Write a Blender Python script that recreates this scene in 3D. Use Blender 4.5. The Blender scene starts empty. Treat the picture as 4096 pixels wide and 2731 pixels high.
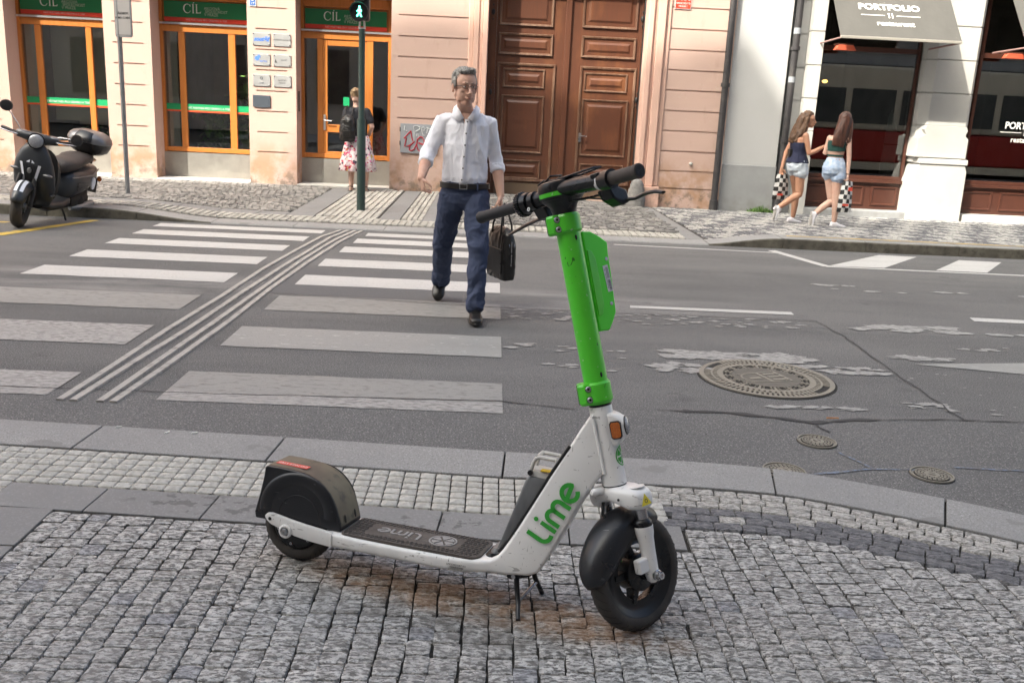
import bpy, bmesh, math, random
import numpy as np
from mathutils import Vector, Matrix, noise as mnoise
random.seed(7)
R = math.radians
SC = bpy.context.scene
COL = SC.collection
V = Vector

# ------------------------------------------------------------------ camera, light, exposure
def camera_axes(pitch, roll, yaw):
    fwd = V((-math.sin(yaw)*math.cos(pitch), math.cos(yaw)*math.cos(pitch), -math.sin(pitch)))
    right = V((math.cos(yaw), math.sin(yaw), 0))
    up = right.cross(fwd)
    c, s = math.cos(roll), math.sin(roll)
    return c*right + s*up, -s*right + c*up, fwd
cr, cu, cf = camera_axes(R(14.358), R(2.776), R(-1.661))
cam_data = bpy.data.cameras.new('camera')
cam = bpy.data.objects.new('camera', cam_data)
COL.objects.link(cam)
M = Matrix.Identity(4)
for i in range(3):
    M[i][0], M[i][1], M[i][2] = cr[i], cu[i], -cf[i]
M.translation = V((0, 0, 1.52))
cam.matrix_world = M
cam_data.sensor_width = 36.0
cam_data.lens = 36.0*3701.1/4096
cam_data.clip_start = 0.05
cam_data.clip_end = 400
cam_data.dof.use_dof = True
cam_data.dof.focus_distance = 2.75
cam_data.dof.aperture_fstop = 15.0
SC.camera = cam
CAMPOS = V((0, 0, 1.52))

SUN = V((0.95, 1.0, -1.25)).normalized()
elev = math.asin(-SUN.z)
world = bpy.data.worlds.new('World'); SC.world = world; world.use_nodes = True
nt = world.node_tree; nt.nodes.clear()
sky = nt.nodes.new('ShaderNodeTexSky'); sky.sky_type = 'NISHITA'; sky.sun_disc = False
sky.sun_elevation = elev
sky.sun_rotation = math.atan2(-SUN.x, -SUN.y)
sky.air_density = 0.6; sky.dust_density = 10.0; sky.ozone_density = 2.4
bg = nt.nodes.new('ShaderNodeBackground'); bg.inputs[1].default_value = 0.15
wo = nt.nodes.new('ShaderNodeOutputWorld')
wb = nt.nodes.new('ShaderNodeMix'); wb.data_type = 'RGBA'; wb.blend_type = 'MULTIPLY'; wb.inputs[0].default_value = 1.0; wb.inputs[7].default_value = (.97, 1.0, .93, 1)
nt.links.new(sky.outputs[0], wb.inputs[6]); nt.links.new(wb.outputs[2], bg.inputs[0]); nt.links.new(bg.outputs[0], wo.inputs[0])
sl = bpy.data.lights.new('sun', 'SUN'); sl.energy = 2.0; sl.angle = R(0.55); sl.color = (1.0, 0.93, 0.82)
so = bpy.data.objects.new('sun', sl); COL.objects.link(so)
so.rotation_euler = SUN.to_track_quat('-Z', 'Y').to_euler()
so.location = (-20, -20, 30)
SC.view_settings.view_transform = 'Standard'
SC.view_settings.look = 'None'
SC.view_settings.gamma = 1.0
SC.view_settings.exposure = 2.1
SC.view_settings.use_curve_mapping = False
SC.cycles.max_bounces = 8
SC.cycles.diffuse_bounces = 4
SC.cycles.glossy_bounces = 4
SC.cycles.transparent_max_bounces = 12
SC.cycles.transmission_bounces = 6
SC.cycles.sample_clamp_indirect = 6.0

# ------------------------------------------------------------------ helpers: objects
def tag(o, label=None, cat=None, group=None, kind=None):
    if label: o['label'] = label
    if cat: o['category'] = cat
    if group: o['group'] = group
    if kind: o['kind'] = kind
    return o
def thing(name, loc, label, cat, group=None):
    o = bpy.data.objects.new(name, None); COL.objects.link(o)
    o.location = loc; o.empty_display_size = 0.1
    o.matrix_world = Matrix.Translation(V(loc))
    return tag(o, label, cat, group)
def setpar(o, p):
    if p is not None:
        o.parent = p
        m = Matrix.Identity(4); q = p
        while q is not None:
            m = q.matrix_basis @ m if q.parent is None else q.matrix_parent_inverse @ q.matrix_basis @ m
            q = q.parent
        o.matrix_parent_inverse = m.inverted()
def finish(me, mats, smooth=None):
    if not isinstance(mats, (list, tuple)): mats = [mats]
    for m in mats: me.materials.append(m)
    if smooth is not None:
        me.shade_smooth()
        me.set_sharp_from_angle(angle=R(smooth))
def link(name, me, parent=None, bevel=0, seg=2, matrix=None):
    o = bpy.data.objects.new(name, me); COL.objects.link(o)
    if matrix is not None: o.matrix_basis = matrix
    setpar(o, parent)
    if bevel:
        b = o.modifiers.new('bevel', 'BEVEL'); b.width = bevel; b.segments = seg; b.limit_method = 'ANGLE'; b.angle_limit = R(32)
        b.harden_normals = False
    return o
class MB:
    def __init__(s, M=None):
        s.v = []; s.f = []; s.mi = []; s.M = M; s.cur = 0
    def add(s, vs, fs, M=None):
        k = len(s.v)
        for p in vs:
            p = V(p)
            if M is not None: p = M @ p
            if s.M is not None: p = s.M @ p
            s.v.append(p)
        for f in fs:
            s.f.append([i+k for i in f]); s.mi.append(s.cur)
        return s
    def box(s, x0, x1, y0, y1, z0, z1, M=None):
        vs = [(x, y, z) for z in (z0, z1) for y in (y0, y1) for x in (x0, x1)]
        return s.add(vs, [(0,2,3,1),(4,5,7,6),(0,1,5,4),(2,6,7,3),(0,4,6,2),(1,3,7,5)], M)
    def prism(s, pts, fn0, fn1=None, M=None):
        # pts 2D polygon; fn0/fn1 map (a,b) to the two caps
        n = len(pts)
        vs = [fn0(*p) for p in pts] + [fn1(*p) for p in pts]
        fs = [list(range(n))[::-1], list(range(n, 2*n))] + [(i, (i+1) % n, n+(i+1) % n, n+i) for i in range(n)]
        return s.add(vs, fs, M)
    def prismy(s, pts, y0, y1, M=None):
        return s.prism(pts, lambda a, b: (a, y0, b), lambda a, b: (a, y1, b), M)
    def prismz(s, pts, z0, z1, M=None):
        return s.prism(pts, lambda a, b: (a, b, z1), lambda a, b: (a, b, z0), M)
    def rings(s, rings, cap=True, close=False, M=None):
        n = len(rings[0]); vs = [p for r in rings for p in r]; fs = []
        m = len(rings)
        for i in range(m if close else m-1):
            for j in range(n):
                a = i*n+j; b = i*n+(j+1) % n; c = ((i+1) % m)*n+(j+1) % n; d = ((i+1) % m)*n+j
                fs.append((a, b, c, d))
        if cap and not close:
            fs.append(list(range(n))[::-1]); fs.append([(m-1)*n+j for j in range(n)])
        return s.add(vs, fs, M)
    def lathe(s, prof, n=24, M=None, close=False):
        # prof: (r, z) list around z axis
        rr = [[(max(r, 1e-5)*math.cos(2*math.pi*j/n), max(r, 1e-5)*math.sin(2*math.pi*j/n), z) for j in range(n)] for r, z in prof]
        return s.rings(rr, cap=not close, close=close, M=M)
    def tube(s, pts, r, n=10, ry=None, ref=None, cap=True, M=None, roundcap=False):
        pts = [V(p) for p in pts]; m = len(pts)
        rs = r if isinstance(r, (list, tuple)) else [r]*m
        rys = ry if isinstance(ry, (list, tuple)) else ([ry]*m if ry else rs)
        ref = V(ref) if ref is not None else None
        rings = []; prev = None
        for i in range(m):
            t = (pts[min(i+1, m-1)]-pts[max(i-1, 0)]).normalized()
            if ref is not None: a = ref
            elif prev is not None: a = prev
            else: a = V((0, 0, 1)) if abs(t.z) < .9 else V((1, 0, 0))
            u = (a - t*a.dot(t)); u = u.normalized() if u.length > 1e-6 else t.orthogonal().normalized()
            if ref is None: prev = u
            w = t.cross(u)
            rings.append((pts[i], u, w, t, rs[i], rys[i]))
        out = []
        def ring(c, u, w, a, b): return [c + u*a*math.cos(2*math.pi*j/n) + w*b*math.sin(2*math.pi*j/n) for j in range(n)]
        if roundcap:
            c, u, w, t, a, b = rings[0]
            for k in (.35, .8): out.append(ring(c - t*min(a, b)*math.cos(k*math.pi/2), u, w, a*math.sin(k*math.pi/2), b*math.sin(k*math.pi/2)))
        for c, u, w, t, a, b in rings: out.append(ring(c, u, w, a, b))
        if roundcap:
            c, u, w, t, a, b = rings[-1]
            for k in (.8, .35): out.append(ring(c + t*min(a, b)*math.cos(k*math.pi/2), u, w, a*math.sin(k*math.pi/2), b*math.sin(k*math.pi/2)))
        return s.rings(out, cap=cap, M=M)
    def ell(s, c, r, n=16, m=10, M=None, rot=None):
        c = V(c); rr = []
        for i in range(m+1):
            th = math.pi*(i/m)*0.998+0.003
            ring = []
            for j in range(n):
                ph = 2*math.pi*j/n
                p = V((r[0]*math.sin(th)*math.cos(ph), r[1]*math.sin(th)*math.sin(ph), -r[2]*math.cos(th)))
                if rot is not None: p = rot @ p
                ring.append(c+p)
            rr.append(ring)
        return s.rings(rr, M=M)
    def mesh(s, name, mats, smooth=None):
        me = bpy.data.meshes.new(name)
        me.from_pydata([tuple(p) for p in s.v], [], s.f)
        finish(me, mats, smooth)
        if max(s.mi, default=0): me.polygons.foreach_set('material_index', s.mi)
        me.update(); me.validate()
        return me
    def build(s, name, mats, parent=None, smooth=None, bevel=0, seg=2):
        # make face winding consistent
        me = s.mesh(name, mats, smooth)
        bm = bmesh.new(); bm.from_mesh(me); bmesh.ops.recalc_face_normals(bm, faces=bm.faces); bm.to_mesh(me); bm.free()
        if smooth is not None: me.set_sharp_from_angle(angle=R(smooth))
        return link(name, me, parent, bevel, seg)
def copy_tree(o, parent=None):
    c = o.copy(); COL.objects.link(c)
    if parent is not None: c.parent = parent
    for ch in list(o.children): copy_tree(ch, c)
    return c
def evaluated_mesh(me, mods):
    """bake a mesh through modifiers and return a new mesh"""
    o = bpy.data.objects.new('tmp', me); COL.objects.link(o)
    for kind, kw in mods:
        m = o.modifiers.new(kind.lower(), kind)
        for k, v in kw.items(): setattr(m, k, v)
    dg = bpy.context.evaluated_depsgraph_get(); dg.update()
    out = bpy.data.meshes.new_from_object(o.evaluated_get(dg))
    bpy.data.objects.remove(o)
    return out
def organic(mb, name, mat_, parent=None, voxel=0.006, smooth=4, disp=None):
    """union of closed lofts grown into one continuous skin"""
    me = mb.mesh(name, [])
    bm = bmesh.new(); bm.from_mesh(me); bmesh.ops.recalc_face_normals(bm, faces=bm.faces); bm.to_mesh(me); bm.free()
    me = evaluated_mesh(me, [('REMESH', dict(mode='VOXEL', voxel_size=voxel, use_smooth_shade=True)), ('SMOOTH', dict(factor=.5, iterations=smooth))])
    me.name = name
    if disp:
        me.update(); n_ = len(me.vertices); co = np.empty(n_*3, 'f'); no = np.empty(n_*3, 'f')
        me.vertices.foreach_get('co', co); me.vertices.foreach_get('normal', no); co = co.reshape(-1, 3); no = no.reshape(-1, 3)
        d_ = np.array([disp(V(a), V(b)) for a, b in zip(co.tolist(), no.tolist())], 'f')
        me.vertices.foreach_set('co', (co+no*d_[:, None]).ravel()); me.update()
    me.materials.clear(); me.materials.append(mat_)
    me.shade_smooth()
    return link(name, me, parent)
def text(name, body, size, m, matrix, parent=None, extrude=0.0006, align='CENTER', sx=1.0, bold=0.0, spacing=1.0):
    cu_ = bpy.data.curves.new(name, 'FONT'); cu_.body = body; cu_.size = size; cu_.align_x = align; cu_.align_y = 'CENTER'
    cu_.extrude = extrude; cu_.offset = bold; cu_.space_character = spacing; cu_.resolution_u = 3
    cu_.materials.append(m)
    o = bpy.data.objects.new(name, cu_); COL.objects.link(o)
    o.matrix_basis = matrix @ Matrix.Diagonal((sx, 1, 1, 1))
    setpar(o, parent)
    return o
def frame(o, x, y, z=None):
    """matrix from origin and axes"""
    x = V(x).normalized(); y = V(y); y = (y - x*y.dot(x)).normalized(); z = x.cross(y)
    m = Matrix.Identity(4)
    for i in range(3): m[i][0], m[i][1], m[i][2] = x[i], y[i], z[i]
    m.translation = V(o)
    return m
def wallM(x, y, z): return frame((x, y, z), (1, 0, 0), (0, 0, 1))   # reads from the street (normal -Y)

# ------------------------------------------------------------------ helpers: materials
def mat(name, col, rough=.6, metal=0., layers=(), bumps=(), coord='pos', rvar=0., spec=.5, coat=0., rand=0., emit=None, estr=0., sheen=0., alpha=1., randc=None):
    m = bpy.data.materials.new(name); m.use_nodes = True
    t = m.node_tree; N = t.nodes; L = t.links
    p = N['Principled BSDF']
    p.inputs['Base Color'].default_value = (*col, 1); p.inputs['Roughness'].default_value = rough
    p.inputs['Metallic'].default_value = metal; p.inputs['Specular IOR Level'].default_value = spec
    p.inputs['Coat Weight'].default_value = coat; p.inputs['Coat Roughness'].default_value = .12
    if sheen: p.inputs['Sheen Weight'].default_value = sheen
    if emit: p.inputs['Emission Color'].default_value = (*emit, 1); p.inputs['Emission Strength'].default_value = estr
    if coord == 'pos': g = N.new('ShaderNodeNewGeometry'); src = g.outputs['Position']
    else: g = N.new('ShaderNodeTexCoord'); src = g.outputs['Object']
    def tex(kind, scale, sxyz, detail, rot=None, dist=0., off=(0, 0, 0)):
        mp = N.new('ShaderNodeMapping'); L.new(src, mp.inputs[0]); mp.inputs['Scale'].default_value = sxyz
        mp.inputs['Location'].default_value = off
        if rot: mp.inputs['Rotation'].default_value = rot
        if kind == 'vor':
            n = N.new('ShaderNodeTexVoronoi'); L.new(mp.outputs[0], n.inputs[0]); n.inputs['Scale'].default_value = scale; return n.outputs['Distance'], n
        if kind == 'crack':
            n = N.new('ShaderNodeTexVoronoi'); n.feature = 'DISTANCE_TO_EDGE'; L.new(mp.outputs[0], n.inputs[0]); n.inputs['Scale'].default_value = scale; return n.outputs['Distance'], n
        n = N.new('ShaderNodeTexNoise'); L.new(mp.outputs[0], n.inputs[0]); n.inputs['Scale'].default_value = scale
        n.inputs['Detail'].default_value = detail; n.inputs['Roughness'].default_value = .6; n.inputs['Distortion'].default_value = dist
        return n.outputs[0], n
    cur = None
    def mix(fac, a, b_col):
        mx = N.new('ShaderNodeMix'); mx.data_type = 'RGBA'; mx.clamp_factor = True
        if fac is not None: L.new(fac, mx.inputs[0])
        if a is None: mx.inputs[6].default_value = (*col, 1)
        else: L.new(a, mx.inputs[6])
        if isinstance(b_col, tuple): mx.inputs[7].default_value = (*b_col, 1)
        else: L.new(b_col, mx.inputs[7])
        return mx.outputs[2]
    if rand:
        oi = N.new('ShaderNodeObjectInfo'); ge = N.new('ShaderNodeNewGeometry')
        ad = N.new('ShaderNodeMath'); ad.operation = 'ADD'; L.new(oi.outputs['Random'], ad.inputs[0]); L.new(ge.outputs['Random Per Island'], ad.inputs[1])
        fr = N.new('ShaderNodeMath'); fr.operation = 'FRACT'; L.new(ad.outputs[0], fr.inputs[0])
        ml = N.new('ShaderNodeMath'); ml.operation = 'MULTIPLY'; L.new(fr.outputs[0], ml.inputs[0]); ml.inputs[1].default_value = rand
        cur = mix(ml.outputs[0], None, randc or tuple(c*.45 for c in col))
    for ly in layers:
        o, n = tex(ly.get('kind', 'noise'), ly.get('scale', 5), ly.get('s', (1, 1, 1)), ly.get('detail', 4), ly.get('rot'), ly.get('dist', 0.), ly.get('off', (0, 0, 0)))
        mr = N.new('ShaderNodeMapRange'); L.new(o, mr.inputs[0])
        mr.inputs[1].default_value = ly['lo']; mr.inputs[2].default_value = ly['hi']; mr.inputs[4].default_value = ly.get('amt', 1.)
        fac = mr.outputs[0]
        if 'box' in ly:   # soft limits (cx, cy, rx, ry) in the ground plane, or with 'zb' a height band
            sx = N.new('ShaderNodeSeparateXYZ'); L.new(src, sx.inputs[0])
            cx, cy, rx, ry, an = ly['box']
            def ex(op, a, b):
                q = N.new('ShaderNodeMath'); q.operation = op
                for k, z in ((0, a), (1, b)):
                    if isinstance(z, (int, float)): q.inputs[k].default_value = z
                    else: L.new(z, q.inputs[k])
                return q.outputs[0]
            dx = ex('SUBTRACT', sx.outputs[0], cx); dy = ex('SUBTRACT', sx.outputs[1], cy)
            ca, sa = math.cos(an), math.sin(an)
            u = ex('DIVIDE', ex('ADD', ex('MULTIPLY', dx, ca), ex('MULTIPLY', dy, sa)), rx)
            w = ex('DIVIDE', ex('SUBTRACT', ex('MULTIPLY', dy, ca), ex('MULTIPLY', dx, sa)), ry)
            d = ex('ADD', ex('MULTIPLY', u, u), ex('MULTIPLY', w, w))
            k = N.new('ShaderNodeMapRange'); L.new(d, k.inputs[0]); k.inputs[1].default_value = .5; k.inputs[2].default_value = 1.2
            k.inputs[3].default_value = 1; k.inputs[4].default_value = 0
            fac = ex('MULTIPLY', fac, k.outputs[0])
        if 'zb' in ly:
            sx = N.new('ShaderNodeSeparateXYZ'); L.new(src, sx.inputs[0])
            k = N.new('ShaderNodeMapRange'); L.new(sx.outputs[2], k.inputs[0])
            k.inputs[1].default_value, k.inputs[2].default_value = ly['zb']; k.inputs[3].default_value = 1; k.inputs[4].default_value = 0
            q = N.new('ShaderNodeMath'); q.operation = 'MULTIPLY'; L.new(fac, q.inputs[0]); L.new(k.outputs[0], q.inputs[1]); fac = q.outputs[0]
        cur = mix(fac, cur, ly['col'])
    if cur is not None: L.new(cur, p.inputs['Base Color'])
    if rvar:
        o, n = tex('noise', 9, (1, 1, 1), 4)
        mr = N.new('ShaderNodeMapRange'); L.new(o, mr.inputs[0]); mr.inputs[1].default_value = .3; mr.inputs[2].default_value = .7
        mr.inputs[3].default_value = rough-rvar; mr.inputs[4].default_value = rough+rvar; L.new(mr.outputs[0], p.inputs['Roughness'])
    prev = None
    for bp in bumps:
        kind = bp[4] if len(bp) > 4 else 'noise'
        sxyz = bp[5] if len(bp) > 5 else (1, 1, 1)
        o, n = tex(kind, bp[0], sxyz, bp[3] if len(bp) > 3 else 4)
        b = N.new('ShaderNodeBump'); b.inputs['Strength'].default_value = bp[1]; b.inputs['Distance'].default_value = bp[2]
        L.new(o, b.inputs['Height'])
        if prev is not None: L.new(prev, b.inputs['Normal'])
        prev = b.outputs[0]
    if prev is not None: L.new(prev, p.inputs['Normal'])
    return m
def glass(name, tint=(.9, .93, .92), refl=1.0, rough=0.0, ior=1.5):
    m = bpy.data.materials.new(name); m.use_nodes = True
    t = m.node_tree; N = t.nodes; L = t.links; N.clear()
    out = N.new('ShaderNodeOutputMaterial'); tr = N.new('ShaderNodeBsdfTransparent'); tr.inputs[0].default_value = (*tint, 1)
    gl = N.new('ShaderNodeBsdfGlossy'); gl.inputs['Roughness'].default_value = rough; gl.inputs[0].default_value = (1, 1, 1, 1)
    fr = N.new('ShaderNodeFresnel'); fr.inputs[0].default_value = ior
    mu = N.new('ShaderNodeMath'); mu.operation = 'MULTIPLY'; mu.use_clamp = True; L.new(fr.outputs[0], mu.inputs[0]); mu.inputs[1].default_value = refl
    mx = N.new('ShaderNodeMixShader'); L.new(mu.outputs[0], mx.inputs[0]); L.new(tr.outputs[0], mx.inputs[1]); L.new(gl.outputs[0], mx.inputs[2])
    L.new(mx.outputs[0], out.inputs[0])
    return m
# ------------------------------------------------------------------ materials
asphalt = mat('asphalt', (.100,.101,.101), .85, layers=[
    dict(scale=.9, lo=.35, hi=.7, col=(.135,.134,.133), amt=.8, detail=5),
    dict(scale=2.2, s=(.25,1.6,1), lo=.5, hi=.75, col=(.15,.147,.145), amt=.6), dict(scale=1.4, s=(.4,1.6,1), lo=.42, hi=.62, col=(.27,.265,.255), amt=.85, box=(-1.5,7.35,4.2,.5,-.03)),  # last layer paints sunlight streaks on the road as a paler band
    dict(scale=.7, s=(.3,1.3,1), lo=.45, hi=.62, col=(.165,.163,.16), amt=.6, off=(3,1,0)), dict(scale=2.7, lo=.64, hi=.74, col=(.07,.07,.07), amt=.55, off=(8,2,0)),
    dict(scale=150, lo=.54, hi=.70, col=(.34,.335,.325), amt=.9, detail=2),
    dict(scale=110, lo=.56, hi=.68, col=(.04,.04,.042), amt=.85, detail=2, off=(3,7,1)),
    dict(scale=34, lo=.66, hi=.74, col=(.06,.06,.062), amt=.6, off=(5,1,1))],
    bumps=[(170,.8,.005,3),(18,.15,.006,3)], spec=.15)
asphalt_new = mat('asphalt_strip', (.125,.125,.125), .85, layers=[
    dict(scale=.9, lo=.35, hi=.7, col=(.155,.154,.152), amt=.8, detail=5),
    dict(scale=130, lo=.56, hi=.70, col=(.36,.355,.34), amt=.9, detail=2),
    dict(scale=110, lo=.56, hi=.70, col=(.05,.05,.052), amt=.8, detail=2, off=(3,7,1))],
    bumps=[(150,.9,.006,3),(12,.2,.008,3)], spec=.15)
mortar = mat('joint_mortar', (.030,.028,.024), .95, layers=[dict(scale=30, lo=.45, hi=.7, col=(.065,.06,.052), amt=1), dict(scale=3, lo=.66, hi=.75, col=(.05,.07,.03), amt=.6)], bumps=[(90,.6,.01,3)])
stain = dict(scale=14, lo=.34, hi=.54, col=(.20,.105,.045), amt=.62, box=(.03, 2.60, .66, .115, -.33), detail=5)
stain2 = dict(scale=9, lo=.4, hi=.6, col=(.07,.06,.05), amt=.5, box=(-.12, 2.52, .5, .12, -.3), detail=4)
def sett_mat(name, c, dark, light, amt=.9, st=True, sc=1.0):
    ls = [dict(scale=30*sc, s=(.8,1.3,1), lo=.40, hi=.60, col=light, amt=amt, detail=5),
          dict(scale=64*sc, s=(.7,1.5,1), lo=.47, hi=.57, col=dark, amt=.95, detail=6, off=(2,4,1)),
          dict(scale=150*sc, lo=.55, hi=.7, col=tuple(x*.5 for x in dark), amt=.7, detail=2),
          dict(scale=1.6, lo=.4, hi=.7, col=tuple(x*.75 for x in c), amt=.45)]
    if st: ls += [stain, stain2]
    return mat(name, c, .72, layers=ls, rand=.40, bumps=[(48,.8,.009,5,'noise',(.7,1.5,1)),(130,.7,.005,3)], spec=.25)
sett_grey = sett_mat('granite_sett', (.36,.358,.345), (.115,.113,.108), (.60,.595,.575))
sett_blue = sett_mat('granite_sett_bluish', (.29,.295,.305), (.11,.113,.118), (.47,.475,.485))
sett_light = sett_mat('pale_sett', (.42,.41,.385), (.2,.195,.18), (.58,.565,.53), .7)
sett_dark = sett_mat('dark_sett', (.15,.153,.162), (.09,.09,.1), (.26,.262,.27), .7)
tactile_m = mat('tactile_concrete', (.50,.49,.45), .8, rand=.25, layers=[
    dict(scale=45, lo=.45, hi=.62, col=(.33,.315,.285), amt=.8), dict(scale=6, lo=.5, hi=.7, col=(.36,.345,.31), amt=.6),
    dict(scale=170, lo=.68, hi=.76, col=(.08,.075,.07), amt=.9, detail=2)], bumps=[(90,.3,.004,3)])
slab_m = mat('granite_slab', (.25,.25,.243), .8, rand=.12, layers=[
    dict(scale=160, lo=.5, hi=.7, col=(.40,.40,.395), amt=.85, detail=2), dict(scale=120, lo=.55, hi=.7, col=(.11,.11,.112), amt=.85, detail=2, off=(1,2,3)),
    dict(scale=1.5, lo=.4, hi=.7, col=(.20,.2,.2), amt=.7), dict(scale=7, lo=.63, hi=.68, col=(.12,.12,.12), amt=.5, detail=3, box=(-1.0,3.24,.35,.12,0)),
    dict(scale=16, lo=.52, hi=.56, col=(.10,.10,.10), amt=.7, detail=3, box=(-.75,3.22,.22,.10,-.2)),
    dict(scale=2.3, lo=.60, hi=.62, col=(.17,.168,.165), amt=.6)], bumps=[(120,.35,.004,3)])
slab_dark = mat('smooth_slab', (.20,.202,.20), .75, rand=.15, layers=[
    dict(scale=110, lo=.52, hi=.7, col=(.30,.30,.30), amt=.6, detail=2), dict(scale=1.3, lo=.4, hi=.7, col=(.17,.17,.17), amt=.7),
    dict(scale=17, lo=.54, hi=.58, col=(.09,.09,.09), amt=.75, detail=3, box=(-1.05,3.25,.32,.09,-.15)),
    dict(scale=20, lo=.56, hi=.60, col=(.09,.09,.09), amt=.75, detail=3, box=(-.15,3.18,.2,.08,-.1))], bumps=[(110,.25,.003,3)])
def paint(name, c, worn, lo, hi, st=(1,2.2,1), sc=6):
    return mat(name, c, .65, layers=[
        dict(scale=sc, s=st, lo=lo, hi=hi, col=worn, amt=1., detail=8, dist=.4),
        dict(scale=90, lo=.58, hi=.66, col=(.17,.168,.165), amt=.7, detail=3),
        dict(scale=1.2, s=(.5,2.5,1), lo=.45, hi=.7, col=tuple(x*.8 for x in c), amt=.6)], bumps=[(130,.35,.003,3)])
paint_good = paint('road_paint_fresh', (.47,.47,.455), (.4,.39,.38), .62, .72)
paint_mid = paint('road_paint_grey', (.265,.268,.258), (.44,.44,.425), .60, .68, sc=11)
paint_old = paint('road_paint_worn', (.245,.248,.238), (.15,.149,.146), .52, .66, sc=13)
paint_flake = paint('road_paint_flaking', (.32,.32,.31), (.15,.15,.149), .46, .62, sc=20)
paint_yellow = paint('yellow_paint', (.55,.38,.05), (.28,.22,.1), .5, .6)
guide_m = mat('guide_strip', (.36,.345,.32), .8, layers=[dict(scale=14, lo=.5, hi=.65, col=(.25,.24,.225), amt=.9), dict(scale=90, lo=.6, hi=.7, col=(.15,.14,.13), amt=.6)], bumps=[(100,.4,.004,3)])
seam_m = mat('seam_tar_and_shade', (.035,.035,.037), .8)
blue_spray = mat('blue_spray', (.16,.21,.29), .85, layers=[dict(scale=60, lo=.42, hi=.56, col=(.14,.14,.145), amt=1., detail=4)], bumps=[(170,.5,.004,3)])
iron = mat('cast_iron', (.235,.22,.185), .6, .25, layers=[dict(scale=25, lo=.4, hi=.7, col=(.21,.195,.165), amt=.8)], bumps=[(150,.3,.002,3)])
iron_mid = mat('cast_iron_dark', (.13,.122,.105), .65, .2, layers=[dict(scale=25, lo=.4, hi=.7, col=(.09,.085,.075), amt=.8)])  # darker tone behind the raised relief of the cover
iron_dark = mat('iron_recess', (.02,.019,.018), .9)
plaster_pink = mat('pink_plaster', (.50,.355,.298), .9, layers=[
    dict(scale=1.3, lo=.4, hi=.7, col=(.46,.33,.277), amt=.45), dict(scale=9, lo=.62, hi=.75, col=(.52,.42,.35), amt=.4),
    dict(scale=3.5, lo=.42, hi=.62, col=(.36,.21,.12), amt=.8, zb=(.40,.85)),
    dict(scale=8, lo=.5, hi=.62, col=(.16,.13,.10), amt=.75, zb=(.12,.42)),
    dict(scale=5, s=(1,1,.3), lo=.6, hi=.75, col=(.36,.24,.18), amt=.4)],
    bumps=[(40,.15,.006,4),(160,.15,.002,2)])
plaster_white = mat('white_plaster', (.45,.455,.45), .9, layers=[dict(scale=1.1, lo=.4, hi=.75, col=(.40,.405,.40), amt=.7),
    dict(scale=6, lo=.5, hi=.7, col=(.4,.39,.36), amt=.5, zb=(0,.9)), dict(scale=2, s=(2,2,.25), lo=.6, hi=.75, col=(.48,.47,.45), amt=.4)], bumps=[(40,.15,.006,4)])
plinth_grey = mat('grey_plinth', (.30,.31,.31), .9, layers=[dict(scale=2, lo=.4, hi=.7, col=(.24,.245,.25), amt=.8), dict(scale=6, lo=.45, hi=.7, col=(.2,.195,.18), amt=.7, zb=(0,.3))], bumps=[(90,.2,.004,3)])
stone_pale = mat('pale_stone', (.52,.51,.475), .85, layers=[dict(scale=2, lo=.4, hi=.7, col=(.43,.42,.39), amt=.7), dict(scale=90, lo=.6, hi=.7, col=(.3,.3,.28), amt=.5)], bumps=[(90,.2,.004,3)])
wood_orange = mat('varnished_wood', (.52,.185,.045), .38, layers=[dict(scale=3, s=(12,12,.6), lo=.35, hi=.7, col=(.44,.15,.02), amt=.8, detail=6)], spec=.5)
wood_door = mat('stained_door_wood', (.088,.034,.018), .42, layers=[
    dict(scale=3.2, s=(14,3,.7), lo=.35, hi=.68, col=(.105,.036,.018), amt=.9, detail=6),
    dict(scale=1.6, s=(2,1,.8), lo=.52, hi=.75, col=(.19,.075,.03), amt=.7, detail=5),
    dict(scale=2.5, s=(2,1,1), lo=.45, hi=.7, col=(.07,.045,.03), amt=.6, zb=(.1,.9))], bumps=[(12,.15,.003,5,'noise',(10,3,.6))], spec=.5)
wood_mould = mat('door_moulding_wood', (.11,.055,.034), .4, layers=[dict(scale=3, s=(5,5,1), lo=.4, hi=.7, col=(.23,.15,.10), amt=.7)], spec=.55)
brown_paint = mat('brown_shopfront', (.075,.028,.018), .35, layers=[dict(scale=4, lo=.4, hi=.7, col=(.055,.02,.014), amt=.7)], spec=.5)
metal_plate = mat('brushed_plate', (.40,.385,.35), .42, .65, layers=[dict(scale=3, lo=.4, hi=.7, col=(.30,.285,.26), amt=.7)], rvar=.08)
alu = mat('aluminium', (.62,.62,.62), .35, .9)
steel = mat('steel', (.42,.42,.43), .28, 1.0, rvar=.06)
chrome = mat('chrome', (.75,.75,.76), .1, 1.0)
galv = mat('galvanised_pole', (.27,.28,.29), .5, .6, layers=[dict(scale=8, lo=.4, hi=.7, col=(.2,.21,.215), amt=.7)])
pole_green = mat('dark_green_pole', (.022,.045,.04), .4, layers=[dict(scale=6, s=(1,1,.3), lo=.5, hi=.75, col=(.04,.06,.055), amt=.6)], spec=.5)
black_plastic = mat('black_plastic', (.018,.018,.019), .45, rvar=.08)
black_gloss = mat('black_gloss', (.012,.012,.013), .22)
pipe_m = mat('dark_downpipe', (.045,.043,.045), .45, .2, layers=[dict(scale=5, lo=.5, hi=.7, col=(.08,.075,.07), amt=.7)])
sign_green = mat('sign_green', (.012,.17,.06), .35)
sign_red = mat('sign_red', (.60,.05,.025), .4)
film_green = mat('window_film_green', (.01,.30,.11), .4)
film_red = mat('window_film_red', (.62,.08,.03), .4)
letter_white = mat('lettering_white', (.78,.78,.74), .5)
letter_dim = mat('lettering_pale_green', (.42,.5,.40), .5)
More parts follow.
